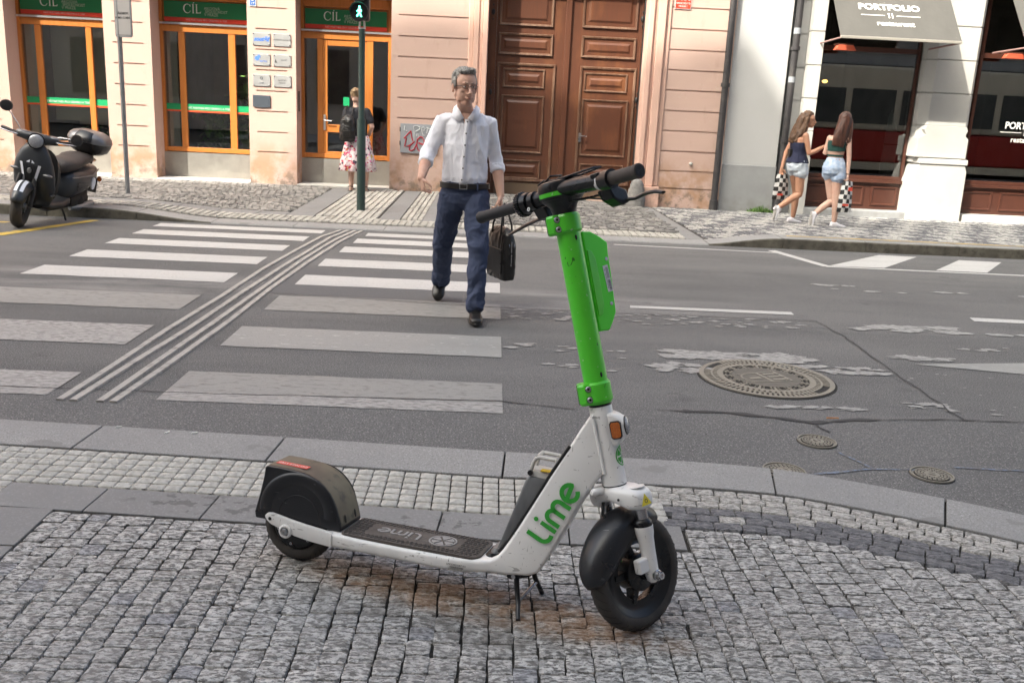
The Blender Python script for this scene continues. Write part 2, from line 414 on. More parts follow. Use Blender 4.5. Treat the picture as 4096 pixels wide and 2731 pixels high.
letter_pink = mat('lettering_pink', (.72,.38,.36), .5)
letter_dark = mat('lettering_dark', (.06,.06,.06), .6)
letter_blue = mat('lettering_blue', (.07,.19,.62), .5)
sign_blue = mat('sign_blue', (.05,.13,.38), .4)
plaque_m = mat('steel_plaque', (.42,.425,.42), .4, .5, rvar=.08)
plaque_dark = mat('dark_plaque', (.085,.10,.12), .35, .3)
cabinet_m = mat('grey_cabinet', (.26,.28,.30), .6, layers=[dict(scale=14, lo=.55, hi=.7, col=(.34,.35,.35), amt=.6)])
graf_white = mat('spray_white', (.58,.6,.6), .7)
graf_red = mat('spray_red', (.42,.02,.035), .6)
awning_m = mat('awning_canvas', (.082,.080,.073), .9, layers=[dict(scale=1.5, s=(2,1,.5), lo=.4, hi=.7, col=(.068,.066,.06), amt=.7), dict(scale=12, lo=.70, hi=.73, col=(.25,.24,.2), amt=.6)], bumps=[(3,.3,.03,3)])
awning_bar = mat('awning_bar', (.33,.31,.27), .5, .2)
arm_m = mat('awning_arm', (.42,.26,.24), .5, .3)
heater_m = mat('heater_red', (.50,.10,.05), .45)
room_m = mat('room_wall', (.26,.26,.24), .9, layers=[dict(scale=1.2, lo=.4, hi=.7, col=(.12,.12,.11), amt=.8)])
room_pale = mat('room_wall_pale', (.55,.56,.50), .9)
furn_m = mat('interior_furniture', (.06,.05,.045), .7)
cloth_white = mat('white_panel_cloth', (.75,.77,.70), .9)
win_glass = glass('window_glass', (.86,.90,.88), 2.6)
dark_glass = glass('dark_window_glass', (.50,.52,.52), 2.6)
leaf_m = mat('leaf', (.20,.42,.09), .5, rand=.8, randc=(.04,.12,.02), spec=.5)
weed_m = mat('weed', (.11,.22,.04), .7, rand=.7)
opp_wall = mat('opposite_facade', (.42,.40,.35), .9, layers=[dict(scale=.6, lo=.4, hi=.7, col=(.33,.31,.27), amt=.8)])
opp_glass = mat('opposite_window', (.02,.022,.025), .15)
roof_m = mat('roof_tiles', (.16,.07,.045), .9)
tram_red = mat('tram_red', (.40,.02,.015), .35)
tram_cream = mat('tram_cream', (.62,.58,.48), .4)
tram_glass = mat('tram_window', (.03,.04,.045), .08)
# ------------------------------------------------------------------ ground
YK = [(-9,4.62),(-6,4.36),(-3,4.13),(-1.73,4.043),(-.9,3.985),(.1,3.905),(.7,3.885),(1.04,3.865),(1.34,3.82),(1.63,3.706),(2.0,3.536),(2.25,3.40),(2.7,3.12),(3.3,2.68),(4.2,1.85),(5.5,.3),(6.5,-1.2),(7.5,-4.9)]
_x = np.linspace(-9, 7.5, 1600); _y = np.interp(_x, [p[0] for p in YK], [p[1] for p in YK])
_k = np.hanning(41); _k /= _k.sum(); _y = np.convolve(np.pad(_y, 20, 'edge'), _k, 'valid')
def yk(x): return float(np.interp(x, _x, _y))
def off(x, d):
    """point at distance d inside the kerb edge, starting from the edge at x"""
    h = .03; t = V((2*h, yk(x+h)-yk(x-h))); t.normalize()
    return (x + t.y*d, yk(x) - t.x*d)
def band(x0, x1, d0, d1, n=8):
    a = [off(x0+(x1-x0)*i/n, d0) for i in range(n+1)]; b = [off(x0+(x1-x0)*i/n, d1) for i in range(n+1)]
    return a, b
def dist_in(x, y):
    """approximate distance of a ground point behind the kerb edge"""
    h = .05; s = (yk(x+h)-yk(x-h))/(2*h)
    return (yk(x)-y)/math.sqrt(1+s*s)

base = MB().box(-60, 60, -40, 60, -.6, -.06).build('ground', mortar); tag(base, kind='structure')
# road sheet
pts = [(x, yk(x)+.0) for x in np.linspace(-9, 7.5, 120)]
mb = MB()
top = [(-60, 4.62)] + [(x, y-.02) for x, y in pts] + [(60, -4.9)]
vs = [(x, y, 0) for x, y in top] + [(x, 11.0, 0) for x, y in top]
n = len(top); mb.add(vs, [(i, i+1, n+i+1, n+i) for i in range(n-1)])
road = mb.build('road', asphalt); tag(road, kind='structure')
# gutter strip of rougher asphalt between the seam and the near kerb
mb = MB(); SEAM = [(-9,4.5),(-2.47,4.565),(-1.37,4.58),(.09,4.646),(.475,4.56),(.91,4.592),(1.283,4.60),(1.7,4.49),(1.963,4.564),(2.414,4.617),(2.891,4.636),(5,4.7),(9,4.8)]
xs = np.linspace(-8.9, 7.4, 140)
a = [(x, float(np.interp(x, [p[0] for p in SEAM], [p[1] for p in SEAM])) + .008*mnoise.noise(V((x*6, 0, 0)))) for x in xs]
vs = [(x, yk(x)-.02, .002) for x in xs] + [(x, y, .002) for x, y in a]; n = len(xs)
mb.add(vs, [(i, i+1, n+i+1, n+i) for i in range(n-1)])
o = mb.build('gutter_strip', asphalt_new, road)
def ribbon(mb, pts, w, z, jit=0., wj=0., step=.05):
    P = [V((p[0], p[1], 0)) for p in pts]; out = []
    for i in range(len(P)-1):
        n = max(1, int((P[i+1]-P[i]).length/step))
        for k in range(n): out.append(P[i].lerp(P[i+1], k/n))
    out.append(P[-1]); vs = []
    for i, p in enumerate(out):
        t = (out[min(i+1, len(out)-1)]-out[max(i-1, 0)]).normalized(); q = V((-t.y, t.x, 0))
        j = q*(mnoise.noise(p*7)*jit + mnoise.noise(p*31)*jit*.5); ww = w*(1+wj*mnoise.noise(p*13+V((5, 5, 5))))*.5
        vs += [p+j+q*ww+V((0, 0, z)), p+j-q*ww+V((0, 0, z))]
    mb.add(vs, [(2*i, 2*i+1, 2*i+3, 2*i+2) for i in range(len(out)-1)])
mb = MB()
ribbon(mb, SEAM[:5], .010, .0062, .01, .9); ribbon(mb, SEAM[5:], .015, .0062, .015, .9)
ribbon(mb, [(2.55,6.955),(2.59,6.45),(2.565,5.497),(2.56,4.63)], .011, .0064, .02, .8)
ribbon(mb, [(-1.736,7.136),(.106,6.942),(.954,6.939),(2.541,6.95)], .010, .0063, .005, .6)
ribbon(mb, [(1.05,4.60),(1.283,4.605),(1.7,4.497),(1.95,4.56),(2.1,4.585)], .034, .0059, .012, 1.3)  # wide dark smear painted in for the shadowed part of the seam
ribbon(mb, [(1.72,4.5),(1.705,4.42),(1.735,4.35)], .013, .0061, .02, 1.2)
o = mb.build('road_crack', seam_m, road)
# repaired dark patch of asphalt (upper lane)
patch = MB(); vs = [(-1.9,7.14,.0012),(-.2,7.1,.0012),(-.2,8.3,.0012),(-1.75,8.3,.0012)]; patch.add(vs, [(0,1,2,3)])
patch_o = patch.build('asphalt_patch', mat('asphalt_patch', (.10,.10,.102), .9, layers=[dict(scale=130, lo=.56, hi=.72, col=(.2,.2,.2), amt=.7, detail=2)], bumps=[(160,.6,.004,3)]), road)

# ---- painted markings
def sheet(name, pts, m, z=.004, jit=.0):
    mb = MB(); mb.add([(x, y, z) for x, y in pts], [list(range(len(pts)))])
    return mb.build(name, m, road)
def stripe(x0, x1, y0, y1, m, sk=0.):
    # ragged rectangle
    n = 24; a = []
    for i in range(n+1):
        x = x0+(x1-x0)*i/n; a.append((x, y0+.012*mnoise.noise(V((x*5, y0, 1)))))
    b = [(x, y1+.012*mnoise.noise(V((x*5, y1, 3)))) for x, _ in a]
    mb = MB(); mb.add([(x, y, .004) for x, y in a+b], [(i, i+1, n+2+i, n+1+i) for i in range(n)])
    return mb.build('crossing_stripe', m, road)
RS = [(4.447,4.965,paint_old),(5.52,6.035,paint_mid),(6.55,7.055,paint_old),(7.515,7.95,paint_good),(8.41,8.82,paint_good),(9.23,9.61,paint_good),(9.88,10.21,paint_good),(10.43,10.68,paint_good)]
for i, (a, b, m) in enumerate(RS): stripe([-1.64,-1.63,-1.61,-1.59,-1.57,-1.51,-1.465,-1.41][i], .10, a, b, m)
LS = [(4.455,4.86,paint_flake),(5.46,5.965,paint_flake),(6.44,6.95,paint_old),(7.48,7.90,paint_good),(8.36,8.76,paint_good),(9.16,9.525,paint_good),(9.86,10.2,paint_good),(10.475,10.74,paint_good)]
for i, (a, b, m) in enumerate(LS): stripe(-3.8 if i > 2 else -3.75, [-2.185,-2.185,-2.18,-2.155,-2.11,-2.06,-1.99,-1.91][i], a, b, m)
# bright worn edge lines laid on the nearest stripes
for x0, x1, y0, y1 in ((-1.64,.10,4.447,4.60),(-3.7,-2.19,4.455,4.56)): 
    mb = MB(); xs = np.linspace(x0, x1, 30)
    vs = [(x, y0+.02*mnoise.noise(V((x*9, 1, 2))), .0052) for x in xs]+[(x, y1+.05*mnoise.noise(V((x*11, 7, 2))), .0052) for x in xs]
    mb.add(vs, [(i, i+1, 31+i, 30+i) for i in range(29)]); mb.build('paint_streak', paint_flake, road)
# guide strips for the blind across the crossing
GS = [[(-2.085,4.38),(-2.07,5.0),(-2.06,5.9),(-2.02,6.9),(-2.0,8.09),(-1.934,9.24),(-1.865,10.19),(-1.74,10.80)],
      [(-2.02,4.38),(-1.99,5.0),(-1.94,5.9),(-1.905,7.14),(-1.864,8.24),(-1.80,9.4),(-1.76,10.2),(-1.66,10.80)],
      [(-1.89,4.38),(-1.87,5.0),(-1.83,6.2),(-1.80,7.3),(-1.766,8.62),(-1.707,9.67),(-1.66,10.2),(-1.575,10.80)],
      [(-1.825,4.38),(-1.79,5.0),(-1.745,6.2),(-1.735,7.3),(-1.69,8.5),(-1.62,9.77),(-1.57,10.3),(-1.50,10.80)]]
gp = thing('guide_path', (-1.9, 7.5, 0), 'raised pale guide strips curving across the crossing between the two rows of stripes', 'tactile strip')
for g in GS:
    n = 0; L_ = [V((p[0], p[1], 0)) for p in g]; seg = []
    for i in range(len(L_)-1):
        k = max(1, int((L_[i+1]-L_[i]).length/.4))
        for j in range(k): seg.append((L_[i].lerp(L_[i+1], j/k), L_[i].lerp(L_[i+1], (j+1)/k)))
    for a, b in seg:
        t = (b-a).normalized(); q = V((-t.y, t.x, 0))*.021
        b2 = b - t*.004; z = .013+random.uniform(-.001, .001)
        mb = MB(); mb.add([a+q, a-q, b2-q, b2+q, a+q*.85+V((0,0,z)), a-q*.85+V((0,0,z)), b2-q*.85+V((0,0,z)), b2+q*.85+V((0,0,z))],
                          [(4,5,6,7),(0,1,5,4),(1,2,6,5),(2,3,7,6),(3,0,4,7)])
        mb.build('guide_strip', guide_m, gp)
# far edge line, hatch, lane dashes, remains of an arrow
mb = MB(); ribbon(mb, [(1.43,10.64),(3.40,10.55)], .05, .004)
ribbon(mb, [(3.30,10.72),(3.60,9.70)], .11, .0041); ribbon(mb, [(3.58,9.69),(9,9.62)], .07, .0042); mb.build('edge_line', paint_good, road)
for q in ([(4.574,10.727),(5.013,10.70),(4.243,9.76),(3.629,9.74)], [(5.47,10.60),(5.965,10.58),(5.361,9.75),(4.805,9.757)], [(6.5,10.6),(7.0,10.58),(6.4,9.75),(5.84,9.757)]): sheet('hatch_bar', q, paint_good, .0043)
sheet('lane_dash', [(1.13,7.15),(2.44,7.14),(2.45,7.25),(1.14,7.235)], paint_good, .0044)
sheet('lane_dash', [(3.92,7.19),(5.6,7.19),(5.6,7.28),(3.95,7.33)], paint_good, .0044)
sheet('arrow_mark', [(2.786,5.76),(3.44,5.62),(5.2,5.55),(5.2,6.15),(3.604,5.905)], paint_mid, .0044)
def flakes(x0, x1, y0, y1, dens, smin=.02, smax=.09):
    mb = MB(); dens *= 2.2; smin *= .5; smax *= .62
    for _ in range(int(dens)):
        x = random.uniform(x0, x1); y = random.uniform(y0, y1); a = random.uniform(smin, smax); b = a*random.uniform(.25, .6); n = 13; zz = .0046+random.uniform(0, .0010)
        mb.add([(x+a*math.cos(2*math.pi*i/n)*(1+random.uniform(-.55, .3)), y+b*math.sin(2*math.pi*i/n)*(1+random.uniform(-.6, .4)), zz) for i in range(n)], [list(range(n))])
    return mb
mb = MB()
for args in ((.12,.75,6.6,7.0,16),(.15,.3,5.7,5.9,3,.05,.1),(.5,2.4,6.6,6.95,45),(2.7,3.6,6.72,6.9,16,.08,.2),(3.4,4.3,6.72,6.76,7,.08,.2),(.3,.9,5.2,5.9,7),(1.0,1.35,5.35,5.55,14,.06,.13),
             (1.15,2.1,5.68,5.86,50,.07,.17),(1.8,2.5,5.45,5.62,26,.05,.12),(1.55,2.1,4.72,4.76,14,.03,.09),(2.35,2.6,4.78,4.92,14,.03,.08),(2.8,4,4.7,4.85,7),(2.5,3.4,4.8,5.6,10,.01,.03),(2.7,3.1,5.85,5.95,8,.06,.12),(3.2,4.2,6.2,6.35,5),(3,5.3,8.3,8.6,5,.1,.2)):
    f = flakes(*args); mb.add(f.v, f.f)
o = mb.build('paint_remains', paint_flake, road); tag(o, kind='stuff')
for pts in ([(1.44,3.77),(1.75,3.87)],[(1.75,3.87),(1.98,3.88)],[(1.765,3.885),(1.68,4.08)],[(2.17,3.93),(2.9,3.9)]):
    mb = MB(); ribbon(mb, pts, .013, .0058, .006, .9, .02); mb.build('spray_line', blue_spray, road)
sheet('yellow_line', [(-6.2,9.42),(-5.02,9.47),(-4.6,10.74),(-4.5,10.74),(-4.9,9.37),(-6.2,9.32)], paint_yellow, .004)
mb = MB(); ribbon(mb, [(-6.0,10.3),(-5.3,10.28)], .09, .0041, 0, 0); ribbon(mb, [(-6.0,9.95),(-5.25,9.93)], .09, .0041); mb.build('yellow_line', paint_yellow, road)

# ------------------------------------------------------------------ pieces: setts, blocks, slabs
def in_frame(p):
    d = V(p)-CAMPOS; z = d.dot(cf)
    if z < .2: return False, 0
    u = d.dot(cr)/z*3701.1; v = d.dot(cu)/z*3701.1
    return abs(u) < 2090 and abs(v) < 1400, z
def unit_stone(n=5, round_=.13, jag=.06, dome=.10, seed=0, edgefall=.35):
    """stone top with centre at 0, spanning -.5..+.5, height range 0..1 (scaled later)"""
    vs = []; fs = []
    for j in range(n+1):
        for i in range(n+1):
            u = i/n*2-1; v = j/n*2-1
            m = max(abs(u), abs(v))
            x, y = u*.5, v*.5
            if abs(u) > .99 and abs(v) > .99: x *= 1-round_; y *= 1-round_
            if m > .99:
                x += jag*mnoise.noise(V((x*3+seed*9.1, y*3, 1)))*.5; y += jag*mnoise.noise(V((x*3, y*3+seed*7.7, 5)))*.5
            e = max(0, (m-.5)/.5)
            z = 1 - edgefall*e**3.5 + dome*1.6*mnoise.noise(V((u*1.1+seed*3.3, v*1.1, seed))) + dome*.9*mnoise.noise(V((u*3+seed, v*3, seed*2)))
            vs.append((x, y, z))
    w = n+1
    for j in range(n):
        for i in range(n): fs.append((j*w+i, j*w+i+1, (j+1)*w+i+1, (j+1)*w+i))
    rim = [i for i in range(w)] + [j*w+n for j in range(1, w)] + [n*w+i for i in range(n-1, -1, -1)] + [j*w for j in range(n-1, 0, -1)]
    k = len(vs)
    for r in rim: vs.append((vs[r][0]*.985, vs[r][1]*.985, -1.5))
    for a in range(len(rim)): b = (a+1) % len(rim); fs.append((rim[a], k+a, k+b, rim[b]))
    return vs, fs
def pyramid_block(seed):
    """tactile block: a flat rim and a knobbly low pyramid"""
    n = 6; vs = []; fs = []; w = n+1; random.seed(seed); px, py = random.uniform(-.15, .15), random.uniform(-.15, .15)
    for j in range(w):
        for i in range(w):
            u = i/n*2-1; v = j/n*2-1; m = max(abs(u-px*(1-abs(u))), abs(v-py*(1-abs(v))))
            z = 1+.95*max(0, .80-m)**1.0 + .42*mnoise.noise(V((u*2.2+seed*5, v*2.2, seed)))*(1 if m < .9 else .2)
            if m > .99: z -= .18
            vs.append((u*.5, v*.5, z))
    for j in range(n):
        for i in range(n): fs.append((j*w+i, j*w+i+1, (j+1)*w+i+1, (j+1)*w+i))
    rim = [i for i in range(w)] + [j*w+n for j in range(1, w)] + [n*w+i for i in range(n-1, -1, -1)] + [j*w for j in range(n-1, 0, -1)]
    k = len(vs)
    for r in rim: vs.append((vs[r][0], vs[r][1], -1.5))
    for a in range(len(rim)): b = (a+1) % len(rim); fs.append((rim[a], k+a, k+b, rim[b]))
    return vs, fs
def low_block(seed):
    vs = [(-.5,-.5,-.5),(.5,-.5,-.5),(.5,.5,-.5),(-.5,.5,-.5),(-.46,-.46,1),(.46,-.46,1),(.46,.46,1),(-.46,.46,1)]
    vs = [(x+random.uniform(-.03,.03), y+random.uniform(-.03,.03), z+(random.uniform(-.25,.25) if z > 0 else 0)) for x, y, z in vs]
    return vs, [(4,5,6,7),(0,1,5,4),(1,2,6,5),(2,3,7,6),(3,0,4,7)]
def place_pieces(parent, name, stuff, items, protos, mats, smooth=40, limit=300):
    """items: (matrix, prototype index, material index); the biggest in view become objects, the rest one mesh"""
    sc = []
    for k, (m, p, q) in enumerate(items):
        ok, z = in_frame(m.translation); sc.append((z if ok else 1000+(m.translation-CAMPOS).length, k))
    sc.sort(); solo = {k for z, k in sc[:limit] if z < 1000}
    cache = {}
    rest = MB(); rm = []
    for k, (m, p, q) in enumerate(items):
        if k in solo:
            if (p, q) not in cache:
                b = MB(); b.add(*protos[p]); me = b.mesh(name, mats[q]); me.shade_smooth(); me.set_sharp_from_angle(angle=R(smooth)); cache[(p, q)] = me
            link(name, cache[(p, q)], parent, matrix=m)
        else:
            rest.cur = q; rest.add(*protos[p], M=m)
    if rest.f:
        o = link(stuff, rest.mesh(stuff, mats, smooth), parent); tag(o, kind='stuff')
def PM(x, y, z, ang, sx, sy, sz, tilt=0.):
    return Matrix.Translation((x, y, z)) @ Matrix.Rotation(ang, 4, 'Z') @ Matrix.Rotation(random.gauss(0, tilt) if tilt else 0, 4, 'X') @ Matrix.Rotation(random.gauss(0, tilt) if tilt else 0, 4, 'Y') @ Matrix.Diagonal((sx, sy, sz, 1))

# near pavement bed
mb = MB(); xs = np.linspace(-9, 7.5, 140); n = len(xs)
mb.add([(x, yk(x)-.01, -.013) for x in xs]+[(x, -12, -.013) for x in xs], [(i, i+1, n+i+1, n+i) for i in range(n-1)])
pave = mb.build('near_pavement', mortar); tag(pave, kind='structure')
far_near = MB().box(-9, 7.5, -12, .9, -.011, .004).build('pavement_remainder', sett_grey, pave)
random.seed(3)
# kerb stones
J = [-8.6,-7.6,-6.6,-5.6,-4.6,-3.6,-2.6,-1.735,-.893,.107,1.29,1.95,2.55,3.2,3.9,4.7,5.6,6.6]
for a, b in zip(J[:-1], J[1:]):
    g = .004; A, B = band(a+g, b-g, 0, .288, 10)
    zt = .0095; mb = MB()
    ring = A + B[::-1]; N_ = len(ring)
    inner = [((p[0]*.0+p[0]), p[1]) for p in ring]
    mb.prism(ring, lambda u, v: (u, v, zt), lambda u, v: (u, v, -.15))
    mb.build('kerbstone', slab_m, pave, bevel=.004, seg=2)
# tactile blocks
protos = [pyramid_block(i) for i in range(10)]; items = []
random.seed(5)
px = .0655; py = .0585
x = -5.0
while x < .70:
    for r_ in range(6):
        d = .296+py*(r_+.5); X, Y = off(x, d); h = .03; an = math.atan2(yk(x+h)-yk(x-h), 2*h)
        items.append((PM(x, Y, -.004+random.gauss(0, .0007), an*.6+random.gauss(0, .008), px*.90, py*.79, .0095), random.randrange(10), 0))
    if x < -1.80:
        for r_ in range(34):
            Y = off(x, .296+py*6.5)[1] - py*r_
            items.append((PM(x, Y, -.004+random.gauss(0, .0007), -.05, px*.90, py*.79, .0095), random.randrange(10), 0))
    x += px
place_pieces(pave, 'tactile_block', 'tactile_blocks', items, protos, [tactile_m], 50)
# smooth slabs
def slab(ring, zt=.004):
    mb = MB(); mb.prism(ring, lambda u, v: (u, v, zt), lambda u, v: (u, v, -.1)); mb.build('paving_slab', slab_dark, pave, bevel=.003, seg=2)
J2 = [-1.78,-1.395,-.957,-.515,-.085,.36,.805]
for a, b in zip(J2[:-1], J2[1:]):
    A, B = band(a+.003, b-.003, .652, .862, 4); slab(A+B[::-1], .004+random.uniform(-.001, .001))
yy = 3.176
for k in range(6):
    y1 = yy-.297; slab([(-1.782+.0, yy-.003), (-1.562-.0, yy-.006), (-1.562, y1+.003), (-1.782, y1+.003)]); yy = y1
# main field of granite setts, in columns running away from the kerb
random.seed(11)
protos = [unit_stone(6, .05, .07, .13, i, .22) for i in range(18)]; items = []
def top_y(x):
    d = .872 if x < .77 else .685
    # solve for y at x so that distance behind the edge is d
    y = yk(x)-d
    for _ in range(4): y -= (d-dist_in(x, y))*1.0
    return y
x = -1.559
while x < 4.4:
    w = random.uniform(.068, .082)
    if x < .77 < x+w+.03: w = .77-x+.0005
    xc = x+w/2; y = top_y(xc)-random.uniform(0, .004); 
    first = True
    while y > .95:
        l = random.uniform(.058, .088)*(.7 if first and random.random() < .4 else 1); first = False
        jx = random.gauss(0, .0018) + .010*mnoise.noise(V((xc*2, y*2.2, 0)))
        q = 1 if random.random() < .03 else 0
        items.append((PM(xc+jx, y-l/2, -.008+random.gauss(0, .0009), random.gauss(0, .022), (w-.0040)*random.uniform(.98, 1.0), (l-.0060), .0115, .016), random.randrange(18), q))
        y -= l
    x += w
place_pieces(pave, 'sett', 'setts', items, protos, [sett_grey, sett_blue], 60)
# bordering courses of light and dark setts that follow the kerb
items = []
def course(d, s0, lo, hi, wid, q, gap):
    s = s0
    while s < 4.9:
        l = random.uniform(lo, hi); p0 = V(off(s, d)); t = s
        while (V(off(t, d))-p0).length < l and t < s+.5: t += .002
        p1 = V(off(t, d)); c = (p0+p1)/2; an = math.atan2(p1.y-p0.y, p1.x-p0.x)
        items.append((PM(c.x, c.y, -.006+random.gauss(0, .001), an+random.gauss(0, .015), l-gap, wid, .011, .010), random.randrange(18), q if random.random() > .06 else 1-q)); s = t
for r_ in range(3): course(.297+.061*(r_+.5), .715+.035*(r_ % 2), .075, .10, .0545, 0, .0065)
for r_ in range(3): course(.484+.064*(r_+.5), .735+.045*(r_ % 2), .085, .108, .0575, 1, .0055)
place_pieces(pave, 'border_sett', 'border_setts', items, protos, [sett_light, sett_dark], 60)

# ------------------------------------------------------------------ far pavement
def kh(x):   # kerb height along the far side
    def ss(a, b, t): t = min(1, max(0, (t-a)/(b-a))); return t*t*(3-2*t)
    return .012 + .108*(1-ss(-4.6, -3.2, x)) + .108*ss(2.45, 3.5, x)
def zf(x, y):
    t = min(1, max(0, (y-11.0)/4.6)); base_ = .045 - .085*min(1, max(0, (x-.3)/2.6))
    return kh(x)*(1-t) + base_*t
mb = MB(); xs = np.linspace(-30, 30, 121); ys = np.linspace(11.30, 16.0, 12); vs = []; fs = []
for y in ys:
    for x in xs: vs.append((x, y, zf(x, y)-.012))
w = len(xs)
for j in range(len(ys)-1):
    for i in range(w-1): fs.append((j*w+i, j*w+i+1, (j+1)*w+i+1, (j+1)*w+i))
mb.add(vs, fs); fpave = mb.build('far_pavement', mortar); tag(fpave, kind='structure')
kerb_old = mat('old_kerb_face', (.085,.078,.062), .9, layers=[dict(scale=5, lo=.4, hi=.65, col=(.15,.14,.11), amt=.8), dict(scale=12, lo=.5, hi=.7, col=(.045,.042,.036), amt=.8)], bumps=[(40,.5,.01,4)])
x = -14.0; random.seed(9)
KY = 10.93
while x < 14:
    l = random.uniform(.85, 1.15); n = 6; rings = []
    for i in range(n+1):
        X = x+.004+(l-.008)*i/n; z = kh(X)
        rings.append([(X, KY, -.1), (X, KY, z-.012), (X, KY+.012, z), (X, KY+.36, z+.003), (X, KY+.36, -.1)])
    o = MB().rings(rings).build('kerbstone', [slab_m, kerb_old], fpave)
    if x > 2.6 or x < -3.4:
        for p_ in o.data.polygons: p_.material_index = 1 if (abs(p_.normal.y) > .5 or abs(p_.normal.x) > .5) else 0
    x += l
mb = MB(); ribbon(mb, [(3.6,11.17),(9,11.17)], .05, .1235+.003); mb.build('yellow_line', paint_yellow, fpave)
random.seed(21)
protos = [low_block(i) for i in range(12)]
rib_items, set_items, mos_items = [], [], []
def addpiece(lst, x, y, sx, sy, q, h=.014, an=0.):
    lst.append((PM(x, y, zf(x, y)-.010+random.gauss(0, .001), an+random.gauss(0, .02), sx, sy, h), random.randrange(12), q))
def zone(x, y):
    if x < 2.42 and 11.40 < y < 11.86: return 'rib'
    if -2.27 < x < -1.44 and y <= 15.5 and y > 11.8: return 'strip'
    if -1.17 < x < -.93 and y > 11.8: return 'thin'
    if (-2.62 < x < -.62 and y > 11.8) or (x < -2.0 and 11.86 < y < 12.2) or (2.42 < x < 2.62): return 'slab'
    if x <= -2.62: return 'sett'
    if x < 2.42: return 'cobble'
    return 'mosaic'
# ribbed light blocks
x = -9
while x < 2.42:
    y = 11.42
    while y < 11.84: addpiece(rib_items, x, y+.055, .075, .10, 0, .016, -.25); y += .11
    x += .085
for X0, X1, wx, ly in ((-2.25,-1.46,.088,.2),(-1.16,-.94,.07,.1)):
    x = X0
    while x < X1:
        y = 11.9+random.uniform(0, ly)
        while y < 15.55: addpiece(rib_items, x+wx/2, y, wx*.82, ly*.95, 0, .018); y += ly
        x += wx
# slabs
J3 = MB()
def fslab(x0, x1, y0, y1):
    mb = MB(); g = .006
    vs = [(a, b, zf(a, b)-.002) for a, b in ((x0+g, y0+g), (x1-g, y0+g), (x1-g, y1-g), (x0+g, y1-g))]
    mb.add(vs+[(a, b, c-.05) for a, b, c in vs], [(0,1,2,3),(0,4,5,1),(1,5,6,2),(2,6,7,3),(3,7,4,0)]); mb.build('paving_slab', slab_dark, fpave)
for xa, xb in ((-2.62,-2.27),(-1.44,-1.17),(-.93,-.62)):
    y = 11.87
    while y < 15.5: fslab(xa, xb, y, min(y+.42, 15.58)); y += .42
x = -9.0
while x < -2.7: fslab(x, min(x+.5, -2.62), 11.87, 12.2); x += .5
y = 11.35
while y < 15.5: fslab(2.42, 2.64, y, min(y+.42, 15.5)); y += .42
# regular setts, irregular cobbles, mosaic
y = 12.22
while y < 15.95:
    x = -9.0+random.uniform(0, .1)
    while x < -2.64:
        if y < 15.58 or (-6.28 < x < -5.54) or (-4.0 < x < -3.24) : addpiece(set_items, x, y+.045, .092, .082, 0 if random.random() < .7 else 1, .018)
        x += .10
    y += .09
y = 11.92
while y < 15.6:
    x = -.60+random.uniform(0, .08)
    while x < 2.40:
        s = random.uniform(.09, .15); addpiece(set_items, x+s/2, y+.05+random.gauss(0, .012), s*.88, .088, 1 if random.random() < .75 else 0, .026, random.gauss(0, .12)); x += s
    y += .10
y = 11.36
while y < 15.6:
    x = 2.66+random.uniform(0, .04)
    while x < 9.6:
        u = (x+.22*(y-11))/.36; v = (y-11.36)/.48
        lt = (int(math.floor(u)) + int(math.floor(v))) % 2 == 0
        if random.random() < .13: lt = not lt
        addpiece(mos_items, x+.03, y+.03, .058, .058, 0 if lt else 1, .011); x += .065
    y += .065
mosaic_light = mat('mosaic_light', (.43,.425,.40), .8, rand=.4, layers=[dict(scale=60, lo=.45, hi=.65, col=(.36,.35,.33), amt=.8)])
mosaic_dark = mat('mosaic_dark', (.12,.123,.13), .7, rand=.5, layers=[dict(scale=60, lo=.45, hi=.65, col=(.2,.205,.22), amt=.8)])
far_sett_a = mat('far_sett', (.36,.345,.32), .8, rand=.6, layers=[dict(scale=50, lo=.45, hi=.65, col=(.2,.195,.18), amt=.8)])
far_sett_b = mat('far_sett_dark', (.23,.225,.215), .8, rand=.6, layers=[dict(scale=50, lo=.45, hi=.65, col=(.13,.125,.12), amt=.8)])
rib_m = mat('ribbed_block', (.46,.445,.40), .8, rand=.4, layers=[dict(scale=50, lo=.45, hi=.65, col=(.36,.345,.31), amt=.8)])
place_pieces(fpave, 'ribbed_block', 'ribbed_blocks', rib_items, protos, [rib_m], 30)
place_pieces(fpave, 'sett', 'setts', set_items, protos, [far_sett_a, far_sett_b], 30)
place_pieces(fpave, 'mosaic_stone', 'mosaic_stones', mos_items, protos, [mosaic_light, mosaic_dark], 30)

